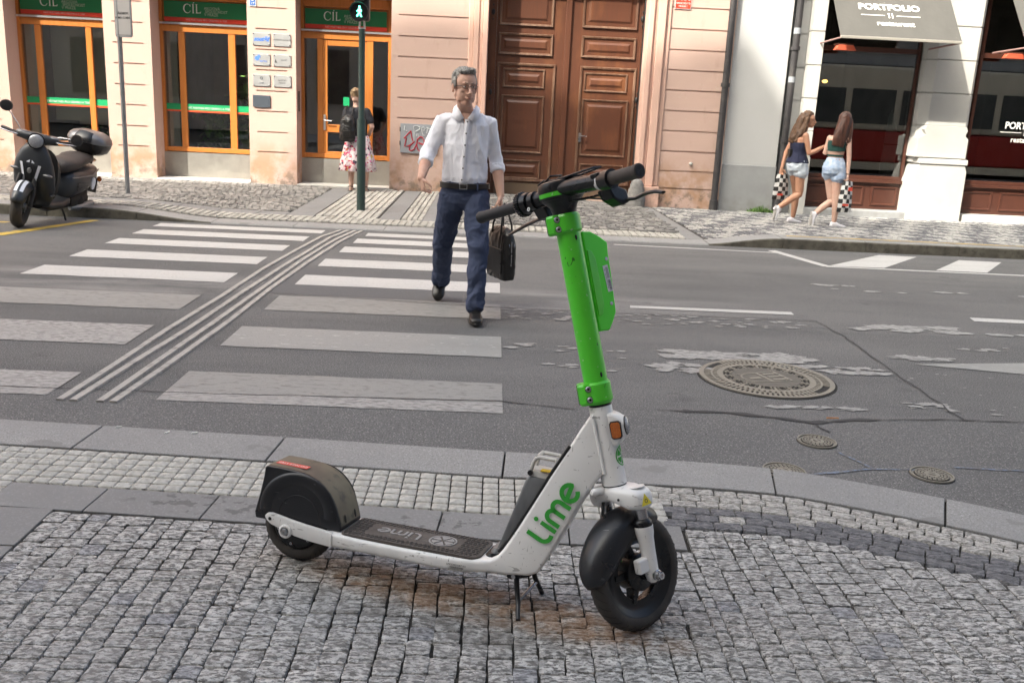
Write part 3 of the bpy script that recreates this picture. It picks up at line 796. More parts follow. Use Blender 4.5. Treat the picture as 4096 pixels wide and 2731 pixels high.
# ------------------------------------------------------------------ covers in the road
def manhole(loc, r, name, label, big, ang=0., group=None):
    root = thing(name, loc, label, 'manhole cover', group)
    M0 = Matrix.Translation(V(loc)) @ Matrix.Rotation(ang, 4, 'Z')
    mb = MB(M0); mb.lathe([(0, .006), (r*1.0, .006), (r*1.0, .0145), (r*.93, .0145), (r*.925, .0085), (0, .0085)], 72); mb.build('frame_ring', iron, root, 30)
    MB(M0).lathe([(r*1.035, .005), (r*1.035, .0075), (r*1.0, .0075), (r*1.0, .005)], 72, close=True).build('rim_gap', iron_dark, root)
    def wedge(mb, r0, r1, a0, a1, z0, z1, n=3):
        p = [(r0*math.cos(a0+(a1-a0)*i/n), r0*math.sin(a0+(a1-a0)*i/n)) for i in range(n+1)] + [(r1*math.cos(a1-(a1-a0)*i/n), r1*math.sin(a1-(a1-a0)*i/n)) for i in range(n+1)]
        mb.prismz(p, z0, z1)
    if big:
        MB(M0).lathe([(r*.655, .0084), (r*.655, .0091), (r*.925, .0091), (r*.925, .0084)], 72, close=True).build('groove', iron_dark, root)  # shade between the teeth put in as a near-black ring
        mb = MB(M0); N_ = 76
        for i in range(N_):
            a = 2*math.pi*i/N_
            if not (.30 < (a/(2*math.pi)) < .38 or .80 < (a/(2*math.pi)) < .88): wedge(mb, r*.83, r*.94, a, a+2*math.pi/N_*.5, .0075, .0143, 1)
        N_ = 60
        for i in range(N_): a = 2*math.pi*i/N_; wedge(mb, r*.725, r*.79, a, a+2*math.pi/N_*.55, .0075, .0142, 1)
        tag(mb.build('teeth', iron, root), kind='stuff')
        MB(M0).lathe([(r*.645, .0075), (r*.645, .0144), (r*.73, .0144), (r*.73, .0075)], 72, close=True).build('inner_ring', iron, root, 30)
        MB(M0).lathe([(r*.795, .0078), (r*.795, .0142), (r*.825, .0142), (r*.825, .0078)], 72, close=True).build('lid_edge', iron, root, 30)
        mb = MB(M0); md = MB(M0); N_ = 16
        for i in range(N_):
            a = 2*math.pi*(i+.5)/N_; h_ = 2*math.pi/N_*.40
            wedge(md, r*.50, r*.635, a-h_, a+h_, .0078, .0098)
            for s_ in (-1, 1):
                for rr in (.53, .60): ca = a+s_*h_*.62; mb.lathe([(r*.018, .009), (r*.018, .0142), (0, .0142)], 8, M=Matrix.Translation((r*rr*math.cos(ca), r*rr*math.sin(ca), 0)))
            gb = MB(M0); wedge(gb, r*.495, r*.65, a+h_*1.05, a+2*math.pi/N_-h_*1.05, .0075, .0143, 1); gb.build('grate_bar', iron, root)
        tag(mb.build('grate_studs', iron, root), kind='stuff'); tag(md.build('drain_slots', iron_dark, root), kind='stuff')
        MB(M0).lathe([(0, .0075), (0.001, .0138), (r*.47, .0138), (r*.495, .0146), (r*.51, .0146), (r*.51, .0075)], 72).build('centre_plate', iron_mid, root, 30)
        # heraldic shield: gate with three towers, raised
        mb = MB(M0); z0, z1 = .0136, .0166
        sh = [(-.36,.0)] + [(-.36+.16*(1-math.cos(t)), .2*math.sin(t)*1.05) for t in np.linspace(.1, 1.5, 6)] + [(.26,.25)]
        poly = [(p[0]*r*1.1, p[1]*r*1.0) for p in sh] + [(.30*r, .22*r), (.30*r, -.22*r)] + [(p[0]*r*1.1, -p[1]*r*1.0) for p in sh[::-1]][:-1]
        for i in range(len(poly)):
            a_, b_ = V((*poly[i], 0)), V((*poly[(i+1) % len(poly)], 0)); t = (b_-a_); 
            if t.length < 1e-5: continue
            q = V((-t.y, t.x, 0)).normalized()*.006; mb.prismz([(a_+q)[:2], (a_-q)[:2], (b_-q)[:2], (b_+q)[:2]], z0, z1)
        mb.box(-.06*r, .0*r, -.22*r, .22*r, z0, z1)
        for k in range(3):
            yy_ = (-.14+.14*k)*r; mb.box(.03*r, .24*r, yy_-.035*r, yy_+.035*r, z0, z1); mb.box(.24*r, .29*r, yy_-.055*r, yy_+.055*r, z0, z1+.001)
        mb.box(-.30*r, -.10*r, -.05*r, .03*r, z0, z1)
        mb.build('shield_relief', iron, root, bevel=.0015)
        for k, ch in enumerate('PRAHA'): 
            a = math.pi+.5-.25*k; rr = r*.435
            text('lettering', ch, r*.10, iron, M0 @ Matrix.Translation((rr*math.cos(a), rr*math.sin(a), .0142)) @ Matrix.Rotation(a+math.pi/2, 4, 'Z'), root, .0012)
    else:
        mb = MB(M0); md = MB(M0)
        MB(M0).lathe([(0, .0085), (0.001, .0130), (r*.80, .0130), (r*.82, .0085)], 48).build('lid', iron_dark, root, 30)  # near-black lid, shade between the raised blocks put in as colour
        for k, (r0, r1, N_) in enumerate(((.69,.785,22),(.545,.65,17),(.40,.505,13))):
            for i in range(N_):
                a = 2*math.pi*(i+.5*(k % 2))/N_; wedge(mb, r*r0, r*r1, a, a+2*math.pi/N_*.72, .0128, .0155, 1)
        mb.lathe([(r*.20, .0128), (r*.20, .0150), (r*.36, .0150), (r*.36, .0128)], 32, close=True)
        mb.box(-r*.08, r*.08, -r*.22, r*.22, .0128, .0160)
        tag(mb.build('relief', iron, root), kind='stuff')
manhole((1.685, 5.29, -.0045), .395, 'manhole_cover', 'large round cast iron manhole cover with slotted rings and a raised shield', True, .35)
manhole((1.625, 4.205, -.0035), .093, 'valve_cover', 'small round iron valve cover nearest the cracked seam in the road', False, .4, 'small iron valve covers in the road')
manhole((2.015, 3.825, -.0035), .093, 'valve_cover', 'small round iron valve cover at the end of the blue spray line, rightmost', False, 1.2, 'small iron valve covers in the road')
manhole((1.345, 3.812, -.0062), .095, 'valve_cover', 'small round iron valve cover half hidden under the near kerb', False, .9, 'small iron valve covers in the road')
# litter
mb = MB(); mb.tube([(1.795,4.555,.012),(1.86,4.56,.012)], .004, 8); tag(mb.build('cigarette_end', mat('cork_paper', (.5,.22,.09), .8)), 'orange cigarette end lying by the cracked seam in the road', 'cigarette end')
for k, (x, y, a) in enumerate(((-1.655,4.02,.3),(-1.42,3.975,1.0),(-1.30,3.98,.2))):
    mb = MB(Matrix.Translation((x, y, .012)) @ Matrix.Rotation(a, 4, 'Z')); mb.tube([(-.014,0,0),(.012,.003,.001)], [.004,.0035], 8)
    tag(mb.build('cigarette_end', letter_white), ['white cigarette end beside the kerb joint, leftmost of three','white cigarette end in the middle of the left kerbstone','small white scrap right of the other ends on the near kerb'][k], 'cigarette end')
random.seed(33)
mb = MB()
for _ in range(260):
    x = random.uniform(4.28, 4.78); h = random.uniform(.05, .15)*max(.3, 1-abs(x-4.5)*3); y = 15.5+random.uniform(-.10, .05); z = zf(x, y)-.01; a = random.uniform(0, 6.3); d = V((math.cos(a), math.sin(a), 0))*random.uniform(.01, .07)
    q = V((-d.y, d.x, 0)).normalized()*.008
    mb.add([V((x, y, z))-q, V((x, y, z))+q, V((x, y, z+h*.6))+d*.5+q, V((x, y, z+h))+d], [(0,1,2),(0,2,3)])
o = mb.build('weeds', weed_m); tag(o, 'low green weeds growing at the foot of the wall behind the two girls', 'weeds', kind='stuff')
# ------------------------------------------------------------------ buildings across the street
FY = 15.6      # facade plane
TOPZ = 12.0
pink = thing('pink_building', (-2.3, 16.0, 0), 'salmon pink plastered building with orange shop windows and a big brown double gate', 'building')
mb = MB()
OPEN = [(-7.84,-6.285,.07,3.06), (-5.54,-4.01,.07,3.06), (-3.24,-1.715,.07,3.06), (-.17,2.38,0,3.92)]
def skin(mb, x0, x1, z0, z1, y=FY, depth=.5): mb.box(x0, x1, y, y+depth, z0, z1)
def grooved(mb, x0, x1, z0, z1, zs, gx0, gx1, gw=.020, gd=.022):
    """wall piece whose front has horizontal grooves between gx0 and gx1"""
    zs = sorted(z for z in zs if z0+.02 < z < z1-.02)
    edges = [z0]+[e for z in zs for e in (z-gw/2, z+gw/2)]+[z1]
    if gx0 > x0+.001: skin(mb, x0, gx0, z0, z1)
    if gx1 < x1-.001: skin(mb, gx1, x1, z0, z1)
    for i in range(0, len(edges)-1, 2): skin(mb, gx0, gx1, edges[i], edges[i+1])
    for i in range(1, len(edges)-1, 2): skin(mb, gx0, gx1, edges[i], edges[i+1], FY+gd, .5-gd)
ZG = [.57,.89,1.22,1.54,1.865,2.18,2.495,2.815,3.14,3.46,3.78]
grooved(mb, -8.6, -7.84, -.3, 4.2, ZG, -8.5, -8.0)
grooved(mb, -6.285, -5.54, -.3, 3.06, ZG, -6.15, -5.66)
grooved(mb, -4.01, -3.24, -.3, 3.06, ZG, -3.88, -3.38)
grooved(mb, -1.715, -.48, -.3, 3.06, [z for z in ZG if z > 1.1], -1.60, -.48)
grooved(mb, 2.75, 3.80, -.3, 3.92, [z for z in ZG if z > .2]+[.28], 2.75, 3.80)
skin(mb, -8.6+.76, -6.285, 3.06, 4.2); skin(mb, -6.285, -4.01, 3.06, 4.2); skin(mb, -4.01, -.48, 3.06, 4.2)
for a, b in ((-7.84,-6.285),(-5.54,-4.01),(-3.24,-1.715)): skin(mb, a, b, -.3, .055, FY+.03, .47)
skin(mb, -.17, 2.38, -.3, -.01, FY+.05, .45)
skin(mb, -8.6, -.48, 4.2, TOPZ); skin(mb, -.48, 3.80, 3.92, TOPZ)
wall = mb.build('wall', plaster_pink, pink)
# a base of stained plaster is in the material; stone door steps
for a, b in ((-7.84,-6.285),(-5.54,-4.01),(-3.24,-1.715)):
    MB().box(a+.002, b-.002, FY-.03, FY+.40, -.05, .072).build('door_step', stone_pale, pink, bevel=.006)
# moulded gate surround
mb = MB()
for x0, x1, y in ((-.48,-.40,.03),(-.40,-.31,.075),(-.31,-.25,.055),(-.25,-.17,.10)): mb.box(x0, x1, FY-y, FY+.3, .02, 3.92)
for x0, x1, y in ((2.38,2.47,.10),(2.47,2.53,.055),(2.53,2.66,.085),(2.66,2.75,.03)): mb.box(x0, x1, FY-y, FY+.3, .30, 3.92)
mb.box(-.48, 2.75, FY-.12, FY+.3, 3.925, 4.3)
mb.box(2.36, 2.77, FY-.13, FY+.3, -.05, .297)
mb.build('gate_surround', mat('pink_moulding', (.62,.40,.32), .9, layers=[dict(scale=4, s=(1,1,.3), lo=.45, hi=.7, col=(.48,.33,.26), amt=.7), dict(scale=6, lo=.45, hi=.65, col=(.3,.22,.17), amt=.7, zb=(.2,.7))], bumps=[(40,.2,.006,4)]), pink, bevel=.012)
# rooms behind the windows
mb = MB()
for a, b in ((-7.84,-6.285),(-5.54,-4.01),(-3.24,-1.715)):
    mb.box(a-.2, a-.15, 16.1, 19.5, -.1, 3.3); mb.box(b+.15, b+.2, 16.1, 19.5, -.1, 3.3)
    mb.box(a-.2, b+.2, 19.45, 19.5, -.1, 3.3); mb.box(a-.2, b+.2, 16.1, 19.5, -.1, .04); mb.box(a-.2, b+.2, 16.1, 19.5, 3.25, 3.3)
mb.build('room_wall', room_m, pink)
for q_ in ((-5.47,-5.31,16.12,16.16,.5,2.5),(-7.78,-7.56,16.12,16.16,.5,2.6),(-7.5,-6.62,16.42,16.45,.9,2.6),(-7.45,-6.9,17.2,17.3,.1,1.2),(-6.9,-6.5,17.6,17.7,.1,1.55)): MB().box(*q_).build('room_panel', room_pale, pink)  # wide leftmost panel is added to stand in for reflections in the glass
mb = MB(); mb.box(-7.25, -6.75, 16.6, 16.9, 1.0, 1.3); mb.box(-7.4, -6.6, 16.8, 17.2, .75, .8); mb.build('room_furniture', furn_m, pink)
def serifCIL(root, M0, h, m):
    """the word CIL with an accent, drawn as strokes with small serifs"""
    mb = MB(M0); e = .001
    def poly(p): mb.prism([(a*h, b*h) for a, b in p], lambda a, b: (a, b, e*1.5), lambda a, b: (a, b, 0))
    n = 22; out = []; inn = []
    for i in range(n+1):
        t = R(48)+R(268)*i/n; out.append((.40+.46*math.cos(t), .5+.52*math.sin(t))); inn.append((.44+.36*math.cos(t), .5+.46*math.sin(t)))
    for i in range(n): poly([out[i], out[i+1], inn[i+1], inn[i]])
    poly([(.68,.86),(.76,.98),(.78,.70),(.74,.70)]); poly([(.66,.10),(.80,.26),(.77,.28),(.70,.2)])
    for x in (1.02, 1.42): poly([(x,.02),(x+.12,.02),(x+.12,.98),(x,.98)]); poly([(x-.05,.0),(x+.17,.0),(x+.17,.035),(x-.05,.035)]); poly([(x-.05,.965),(x+.17,.965),(x+.17,1.0),(x-.05,1.0)])
    poly([(1.54,.02),(1.92,.02),(1.96,.22),(1.92,.22),(1.84,.09),(1.54,.09)]); poly([(1.06,1.06),(1.12,1.06),(1.24,1.22),(1.14,1.22)])
    mb.build('lettering', m, root)
def shop_sign(x0, x1, z0, zm, z1, y, label, letters=True):
    root = thing('shop_sign', ((x0+x1)/2, y, z0), label, 'sign', 'green and red signs over the shop windows')
    MB().box(x0, x1, y, y+.03, zm+.001, z1).build('green_panel', sign_green, root); MB().box(x0, x1, y, y+.03, z0, zm-.001).build('red_panel', sign_red, root)
    w = x1-x0
    serifCIL(root, wallM(x0+w*.235, y-.002, zm+(z1-zm)*.28), (z1-zm)*.56, letter_white)
    for k, (s_, dx) in enumerate((('AKCIOVÁ', 0), ('SPOLEČNOST', .03), ('V PRAZE', -.0))):
        text('lettering', s_, .062, letter_dim, wallM(x0+w*.475+dx*.5, y-.002, zm+(z1-zm)*(.60-.19*k)), root, align='LEFT', sx=.95)
    text('lettering', 'VÁŠ PARTNER PRO GRAFIKU A TISK', .042, letter_pink, wallM(x0+w*.50, y-.002, (z0+zm)/2), root)
def shop_window(x0, x1, mull, rail, label, z_rail=(.49,.565), z_head=(2.41,2.515), door=None, y=16.0):
    root = thing('shop_window' if door is None else 'shop_door', ((x0+x1)/2, y, .07), label, 'window' if door is None else 'door')
    mb = MB(); g = .0015
    mb.box(x0, x0+rail[0], y, y+.08, .48, 3.055); mb.box(x1-rail[1], x1, y, y+.08, .48, 3.055)
    mb.box(x0+rail[0]+g, x1-rail[1]-g, y+.004, y+.08, *z_rail); mb.box(x0+rail[0]+g, x1-rail[1]-g, y+.004, y+.08, *z_head)
    mb.box(x0+rail[0]+g, x1-rail[1]-g, y+.002, y+.08, 2.905, 3.055)
    for a, b in mull: mb.box(a, b, y+.012, y+.08, z_rail[1]+g, z_head[0]-g)
    mb.box(x0+rail[0]+g, x1-rail[1]-g, y+.05, y+.08, 2.516, 2.904)
    mb.build('frame', wood_orange, root, bevel=.004)
    MB().box(x0+.01, x1-.01, y-.03, y+.003, 2.522, 2.552).build('drip_strip', alu, root)
    xs = [x0+rail[0]] + [v for ab in mull for v in ab] + [x1-rail[1]]
    for i in range(0, len(xs), 2):
        if xs[i+1]-xs[i] > .03: MB().box(xs[i]+g, xs[i+1]-g, y+.045, y+.051, z_rail[1]+g, z_head[0]-g).build('pane', win_glass, root)
    return root, xs
# window 2
r2, xs = shop_window(-5.54, -4.01, [(-5.245,-5.145),(-4.43,-4.32)], (.05,.05), 'orange framed shop window with large green plants behind the glass, between two pink pillars')
MB().box(-5.54, -4.01, 16.0, 16.05, .074, .478).build('kick_plate', metal_plate, r2)
r1, xs1 = shop_window(-7.84, -6.285, [(-7.57,-7.47),(-6.745,-6.655)], (.05,.05), 'orange framed shop window behind the parked moped, leftmost')
MB().box(-7.84, -6.285, 16.0, 16.05, .074, .478).build('kick_plate', metal_plate, r1)
for rt, x0, mulls in ((r2, -5.49, xs), (r1, -7.79, xs1)):
    for i in range(0, 6, 2):
        a, b = mulls[i]+.002, mulls[i+1]-.002
        MB().box(a, b, 16.041, 16.0445, 1.17, 1.27).build('green_film', film_green, rt); MB().box(a, b, 16.041, 16.0445, 1.14, 1.168).build('red_film', film_red, rt)
    text('lettering', 'VÁŠ PARTNER PRO GRAFIKU A TISK', .05, letter_white, wallM((mulls[2]+mulls[3])/2, 16.0395, 1.207), rt, sx=.88)
# door 3
r3, xs3 = shop_window(-3.24, -1.715, [(-2.975,-2.885),(-2.155,-2.055)], (.05,.09), 'orange framed glass shop door with a long lever handle, behind the woman in the floral skirt', door=True)
mb = MB()
mb.box(-2.883, -2.81, 16.02, 16.075, .567, 2.405); mb.box(-2.225, -2.157, 16.02, 16.075, .567, 2.405); mb.box(-2.8085, -2.2265, 16.022, 16.075, 2.31, 2.405); mb.box(-2.8085, -2.2265, 16.022, 16.075, .92, 1.045)
mb.box(-2.8085, -2.2265, 16.022, 16.075, .567, .60)
mb.build('door_leaf', wood_orange, r3, bevel=.004)
mb = MB(); mb.box(-3.24, -2.893, 16.0, 16.05, .074, .478); mb.box(-2.889, -2.17, 15.992, 16.05, .074, .478); mb.box(-2.166, -1.715, 16.0, 16.05, .074, .478)
for z in np.arange(.1, .47, .04):
    for x in (-2.92, -2.14): mb.ell((x, 15.995 if x > -2.9 else 15.998, z), (.006,.006,.006), 8, 5)
mb.build('kick_plate', metal_plate, r3)
mb = MB(); mb.box(-2.875, -2.84, 16.0, 16.02, .95, 1.20); mb.tube([(-2.857,16.0,1.11),(-2.857,15.95,1.11),(-2.73,15.95,1.105)], .010, 8); mb.build('door_handle', alu, r3, bevel=.004)
MB().box(-2.55, -2.45, 16.040, 16.043, 1.36, 1.50).build('sticker', film_green, r3)
MB().box(-3.238, -3.222, 15.75, 15.78, 1.24, 1.56).build('letter_slot', black_plastic, r3)
shop_sign(-5.455, -4.09, 2.57, 2.635, 2.885, 16.015, 'green and red shop sign reading CÍL over the window with plants')
shop_sign(-7.77, -6.36, 2.57, 2.635, 2.885, 16.015, 'green and red shop sign reading CÍL above the parked moped, leftmost')
shop_sign(-3.17, -1.84, 2.57, 2.635, 2.875, 16.015, 'green and red shop sign reading CÍL over the shop door')
# plants inside
def plant(cx, cy, w, d, z0, z1, n, label, lw=.05, ll=.16):
    root = thing('potted_plant', (cx, cy, .04), label, 'plant', 'plants behind the shop window')
    MB().lathe([(0,.04),(.16,.04),(.2,.34),(.18,.34),(.17,.30),(0,.30)], 20, M=Matrix.Translation((cx, cy, 0))).build('pot', furn_m, root, 30)
    mb = MB(); ms = MB()
    for k in range(7):
        a = random.uniform(0, 6.3); ms.tube([(cx, cy, .3), (cx+math.cos(a)*w*.25, cy+math.sin(a)*d*.3, (z0+z1)/2), (cx+math.cos(a)*w*.5, cy+math.sin(a)*d*.5, z1-.1)], [.012,.009,.005], 6)
    for _ in range(n):
        p = V((cx+random.gauss(0, w*.3), cy+random.gauss(0, d*.3), random.uniform(z0, z1))); L_ = random.uniform(.6, 1.2)*ll; W_ = L_*lw/ll
        Mx = Matrix.Translation(p) @ Matrix.Rotation(random.uniform(0, 6.3), 4, 'Z') @ Matrix.Rotation(random.uniform(-.2, 1.1), 4, 'Y')
        mb.add([(0,0,0),(L_*.35,W_,.01),(L_*.7,W_*.8,0),(L_,0,-.03),(L_*.7,-W_*.8,0),(L_*.35,-W_,.01)], [(0,1,2,5),(2,3,4,5)], Mx)
    ms.build('stem', mat('plant_stem', (.1,.09,.04), .8), root); o = mb.build('foliage', leaf_m, root); tag(o, kind='stuff')
random.seed(4)
plant(-4.72, 16.55, .5, .4, .45, 1.2, 600, 'bushy green plant low behind the middle pane of the second shop window')
plant(-4.18, 16.4, .3, .4, .5, 1.8, 300, 'tall broad leaved plant behind the right pane of the second shop window', .09, .26)
plant(-7.0, 16.7, .3, .3, .5, .85, 30, 'small thin plant inside the leftmost shop window')
# plaques
PL = [(-3.925,-3.645,2.24,2.43,'p1'),(-3.595,-3.32,2.24,2.43,'p2'),(-3.925,-3.65,1.93,2.11,'p3'),(-3.60,-3.32,1.93,2.11,'p4'),(-3.93,-3.655,1.61,1.79,'p5'),(-3.60,-3.32,1.61,1.79,'p6')]
LB = ['steel name plate with blue italic word, upper left of the six on the pillar','steel name plate with one dark line of text, upper right of the six','steel name plate with a blue blot logo, middle left on the pillar','steel name plate with a small black mark, middle right on the pillar','steel name plate with a faint grey crest, lower left of the six','steel name plate with two dark lines of text, lower right of the six']
for (a, b, c, d, k), lb in zip(PL, LB):
    root = thing('name_plate', ((a+b)/2, FY, c), lb, 'plaque', 'steel name plates on the pillar')
    MB().box(a, b, FY-.016, FY-.004, c, d).build('plate', plaque_m, root, bevel=.002)
    mb = MB()
    for x in (a+.015, b-.015):
        for z in (c+.015, d-.015): mb.lathe([(0,0),(.008,0),(.008,.02),(0,.02)], 10, M=Matrix.Translation((x, FY, z)) @ Matrix.Rotation(R(90), 4, 'X'))
    mb.build('screw', chrome, root)
    cx, cz = (a+b)/2, (c+d)/2; yl = FY-.0175
    if k == 'p1': o = text('lettering', 'soutěž', .085, letter_blue, wallM(cx, yl, cz), root, bold=.004); o.data.shear = .35
    if k == 'p2': text('lettering', 'ADVOKÁTNÍ KANCELÁŘ', .026, letter_dark, wallM(cx, yl, cz), root)
    if k == 'p3':
        mb = MB(wallM(cx-.07, yl, cz+.02)); mb.lathe([(0,0),(.035,0),(.035,.001),(0,.001)], 14); mb.lathe([(0,0),(.026,0),(.026,.0012),(0,.0012)], 14, M=Matrix.Translation((.03,.028,0))); mb.build('logo', letter_blue, root); text('lettering', 'servis', .05, letter_blue, wallM(cx+.03, yl, cz-.02), root)
    if k == 'p4': 
        mb = MB(wallM(cx-.10, yl, cz)); mb.prism([(-.02,-.035),(.025,-.04),(.008,-.005),(-.002,.03)], lambda a_, b_: (a_, b_, 0), lambda a_, b_: (a_, b_, .001)); mb.build('logo', letter_dark, root); text('lettering', 'kancelář', .028, plaque_dark, wallM(cx+.03, yl, cz+.01), root)
    if k == 'p5': text('lettering', 'notář', .035, plaque_dark, wallM(cx, yl, cz-.04), root); MB(wallM(cx, yl, cz+.035)).lathe([(.014,0),(.022,0),(.022,.001),(.014,.001)], 14, close=True).build('crest', plaque_dark, root)
    if k == 'p6': text('lettering', 'daně Praha', .032, letter_dark, wallM(cx, yl, cz+.015), root); text('lettering', 'účetnictví', .028, letter_dark, wallM(cx, yl, cz-.025), root)
n = 8; pts = [(-3.94,1.47),(-3.66,1.465)]+[(-3.66-.28*i/n, 1.285-.012*math.sin(math.pi*i/n)) for i in range(n+1)]
o = MB().prismy(pts, FY-.02, FY-.002).build('dark_plaque', plaque_dark, None, bevel=.003); tag(o, 'dark blue grey blank plaque with a curved lower edge under the steel name plates', 'plaque')
def plate_sign(name, a, b, c, d, y, m, mborder, label, lines):
    root = thing(name, ((a+b)/2, y, c), label, 'sign')
    MB().box(a, b, y-.012, y, c, d).build('border', mborder, root, bevel=.003); MB().box(a+.012, b-.012, y-.0145, y-.0122, c+.012, d-.012).build('plate', m, root)
    for s_, z, sz in lines: text('lettering', s_, sz, letter_white, wallM((a+b)/2, y-.016, z), root, bold=.002 if sz > .05 else 0)
plate_sign('house_number', -3.965, -3.855, 2.825, 2.985, FY-.003, sign_blue, letter_white, 'small blue enamel house number high on the pink pillar', [('8', 2.93, .07), ('17', 2.865, .05)])
plate_sign('house_number', 2.79, 3.055, 3.11, 3.37, FY-.003, sign_red, mat('sign_edge', (.5,.42,.4), .5), 'red enamel house number sign reading 1030 NOVÉ MĚSTO PRAHA 1', [('1030', 3.285, .12), ('NOVÉ MĚSTO', 3.20, .036), ('PRAHA 1', 3.155, .036)])
# graffiti cabinet
root = thing('utility_cabinet', (-1.24, FY, .66), 'grey metal wall cabinet with red and white spray graffiti', 'cabinet')
MB().box(-1.545, -.93, FY-.03, FY+.01, .66, 1.13).build('door_panel', cabinet_m, root, bevel=.004)
for z in (.78, 1.0): MB().box(-1.555, -1.54, FY-.035, FY-.005, z, z+.07).build('hinge', furn_m, root)
def GP(px, pz): return (-1.545+(px-100)/1468*.80, FY-.034, 1.13-(pz-230)/1090*.47*1.0)
mb = MB()
for path, r in (([(420,490),(210,780),(290,760),(240,1080),(350,1060),(540,880),(400,1050),(380,1180),(430,1240),(520,1180),(590,1000)], .0085), ([(420,490),(440,680),(480,860)], .0085),
    ([(700,700),(620,800),(600,1000),(640,1180),(700,1230),(780,1180),(830,1000),(820,820),(760,710),(690,700)], .009), ([(650,920),(760,970),(860,960),(960,1010),(900,830),(1080,730),(1150,700)], .010), ([(880,830),(940,1030)], .014), ([(900,1000),(1060,1050),(1150,900),(1250,780)], .009)):
    mb.tube([GP(*p) for p in path], r, 6, ry=.0008, ref=(0,1,0)) if False else mb.tube([GP(*p) for p in path], r, 6)
mb.build('red_graffiti', graf_red, root)
mb = MB()
for path, r in (([(520,850),(520,480),(500,310),(600,290),(690,330),(680,420),(560,500)], .007), ([(740,440),(730,350),(790,330),(850,370),(820,450),(740,450),(790,640),(860,620)], .006), ([(890,560),(930,350),(880,330),(1020,400)], .006), ([(1040,400),(1150,440),(1050,470),(1130,500),(1030,410)], .006), ([(240,300),(220,470),(300,490)], .006), ([(590,680),(600,590),(650,600),(640,690)], .005), ([(950,690),(970,600),(1090,610),(1050,690)], .005)):
    mb.tube([GP(*p) for p in path], r, 6)
mb.build('white_graffiti', graf_white, root)
# doorbell knob
o = MB().ell((3.28, FY-.02, .70), (.028,.02,.028), 14, 8).build('wall_knob', stone_pale, None, 40); tag(o, 'small pale round knob on the pink wall beside the downpipe', 'knob')
# big gate
gate = thing('wooden_gate', (1.12, 16.1, 0), 'tall brown panelled double wooden gate behind the man', 'door')
GY = 16.08
MB().box(-.17, -.035, GY-.03, GY+.1, 0, 3.92).build('gate_jamb', wood_door, gate, bevel=.006); MB().box(2.345, 2.38, GY-.03, GY+.1, 0, 3.92).build('gate_jamb', wood_door, gate, bevel=.006)
for a, b in ((-.033, 1.118), (1.166, 2.343)): MB().box(a, b, GY, GY+.06, .015, 3.90).build('leaf', wood_door, gate)
MB().box(1.095, 1.195, GY-.045, GY-.001, .015, 3.90).build('astragal', wood_door, gate, bevel=.012)
def panel(a, b, z0, z1, fw=.045, pr=.035, name='panel'):
    """raised bolection moulding round a fielded panel"""
    mb = MB(); rings = []
    for d, h in ((0,.001),(fw*.25,pr),(fw*.7,pr*.85),(fw,pr*.15)):
        rings.append([(a+d, GY-h, z0+d), (b-d, GY-h, z0+d), (b-d, GY-h, z1-d), (a+d, GY-h, z1-d)])
    mb.rings(rings, cap=False); o = mb.build('moulding', wood_mould, gate)
    f = fw+.05; mb = MB()
    rr = [[(a+d, GY-h, z0+d), (b-d, GY-h, z0+d), (b-d, GY-h, z1-d), (a+d, GY-h, z1-d)] for d, h in ((fw,.004),(f,.006),(f+.035,.026),(f+.045,.026))]
    mb.rings(rr, cap=False); mb.add(rr[-1], [(0,1,2,3)]); mb.build(name, wood_door, gate)
for a, b, c, d in ((-.0,.90,2.77,3.5),(-.0,.91,2.31,2.66)): panel(a, b, c, d)
for a, b, c, d in ((1.375,2.29,2.79,3.5),(1.38,2.29,2.32,2.67)): panel(a, b, c, d)
for a, b in ((.0,.98),(1.385,2.335)):
    mb = MB(); rings = []
    for d, h in ((0,.001),(.012,.03),(.035,.026),(.05,.004)): rings.append([(a+d, GY-h, .24+d), (b-d, GY-h, .24+d), (b-d, GY-h, 2.19-d), (a+d, GY-h, 2.19-d)])
    mb.rings(rings, cap=False); mb.build('wicket_frame', wood_mould, gate)
for a, b, c, d in ((.10,.80,1.79,2.10),(.09,.81,.72,1.67),(.11,.80,.28,.61),(1.46,2.19,1.78,2.09),(1.45,2.23,.72,1.66),(1.47,2.22,.27,.59)): panel(a, b, c, d, .035, .026)
for a, b in ((.02,.96),(1.40,2.31)): MB().box(a, b, GY-.012, GY-.002, .02, .215).build('kick_board', mat('kick_board', (.13,.09,.06), .6), gate)
mb = MB(); mb.box(1.425, 1.465, GY-.04, GY-.002, .95, 1.10); mb.tube([(1.445,GY-.03,1.055),(1.445,GY-.075,1.055),(1.56,GY-.075,1.05)], .009, 8); mb.build('handle', steel, gate)
for x, z in ((2.36,2.97),(2.36,1.68),(-.10,2.97),(-.10,1.70)):
    mb = MB(); mb.ell((x, GY-.045, z), (.03,.02,.05), 12, 8); mb.ell((x, GY-.04, z+.11), (.012,.01,.02), 8, 6); mb.ell((x, GY-.04, z-.11), (.012,.01,.02), 8, 6); mb.build('rosette', black_plastic, gate, 40)
# guard stones
def guard(x, label):
    mb = MB(Matrix.Translation((x, FY-.22, 0))); mb.lathe([(0,-.05),(.15,-.05),(.155,.1),(.135,.24),(.11,.30),(.115,.33),(.075,.40),(.03,.43),(0,.435)], 20)
    o = mb.build('guard_stone', mat('guard_stone', (.22,.215,.205), .9, layers=[dict(scale=9, lo=.4, hi=.65, col=(.12,.115,.11), amt=.8)], bumps=[(30,.4,.01,4)]), None, 40); tag(o, label, 'guard stone', 'stone wheel guards beside the gate')
guard(2.38, 'rounded grey stone wheel guard right of the wooden gate, behind the brake lever'); guard(-.26, 'rounded grey stone wheel guard left of the wooden gate, hidden behind the man')

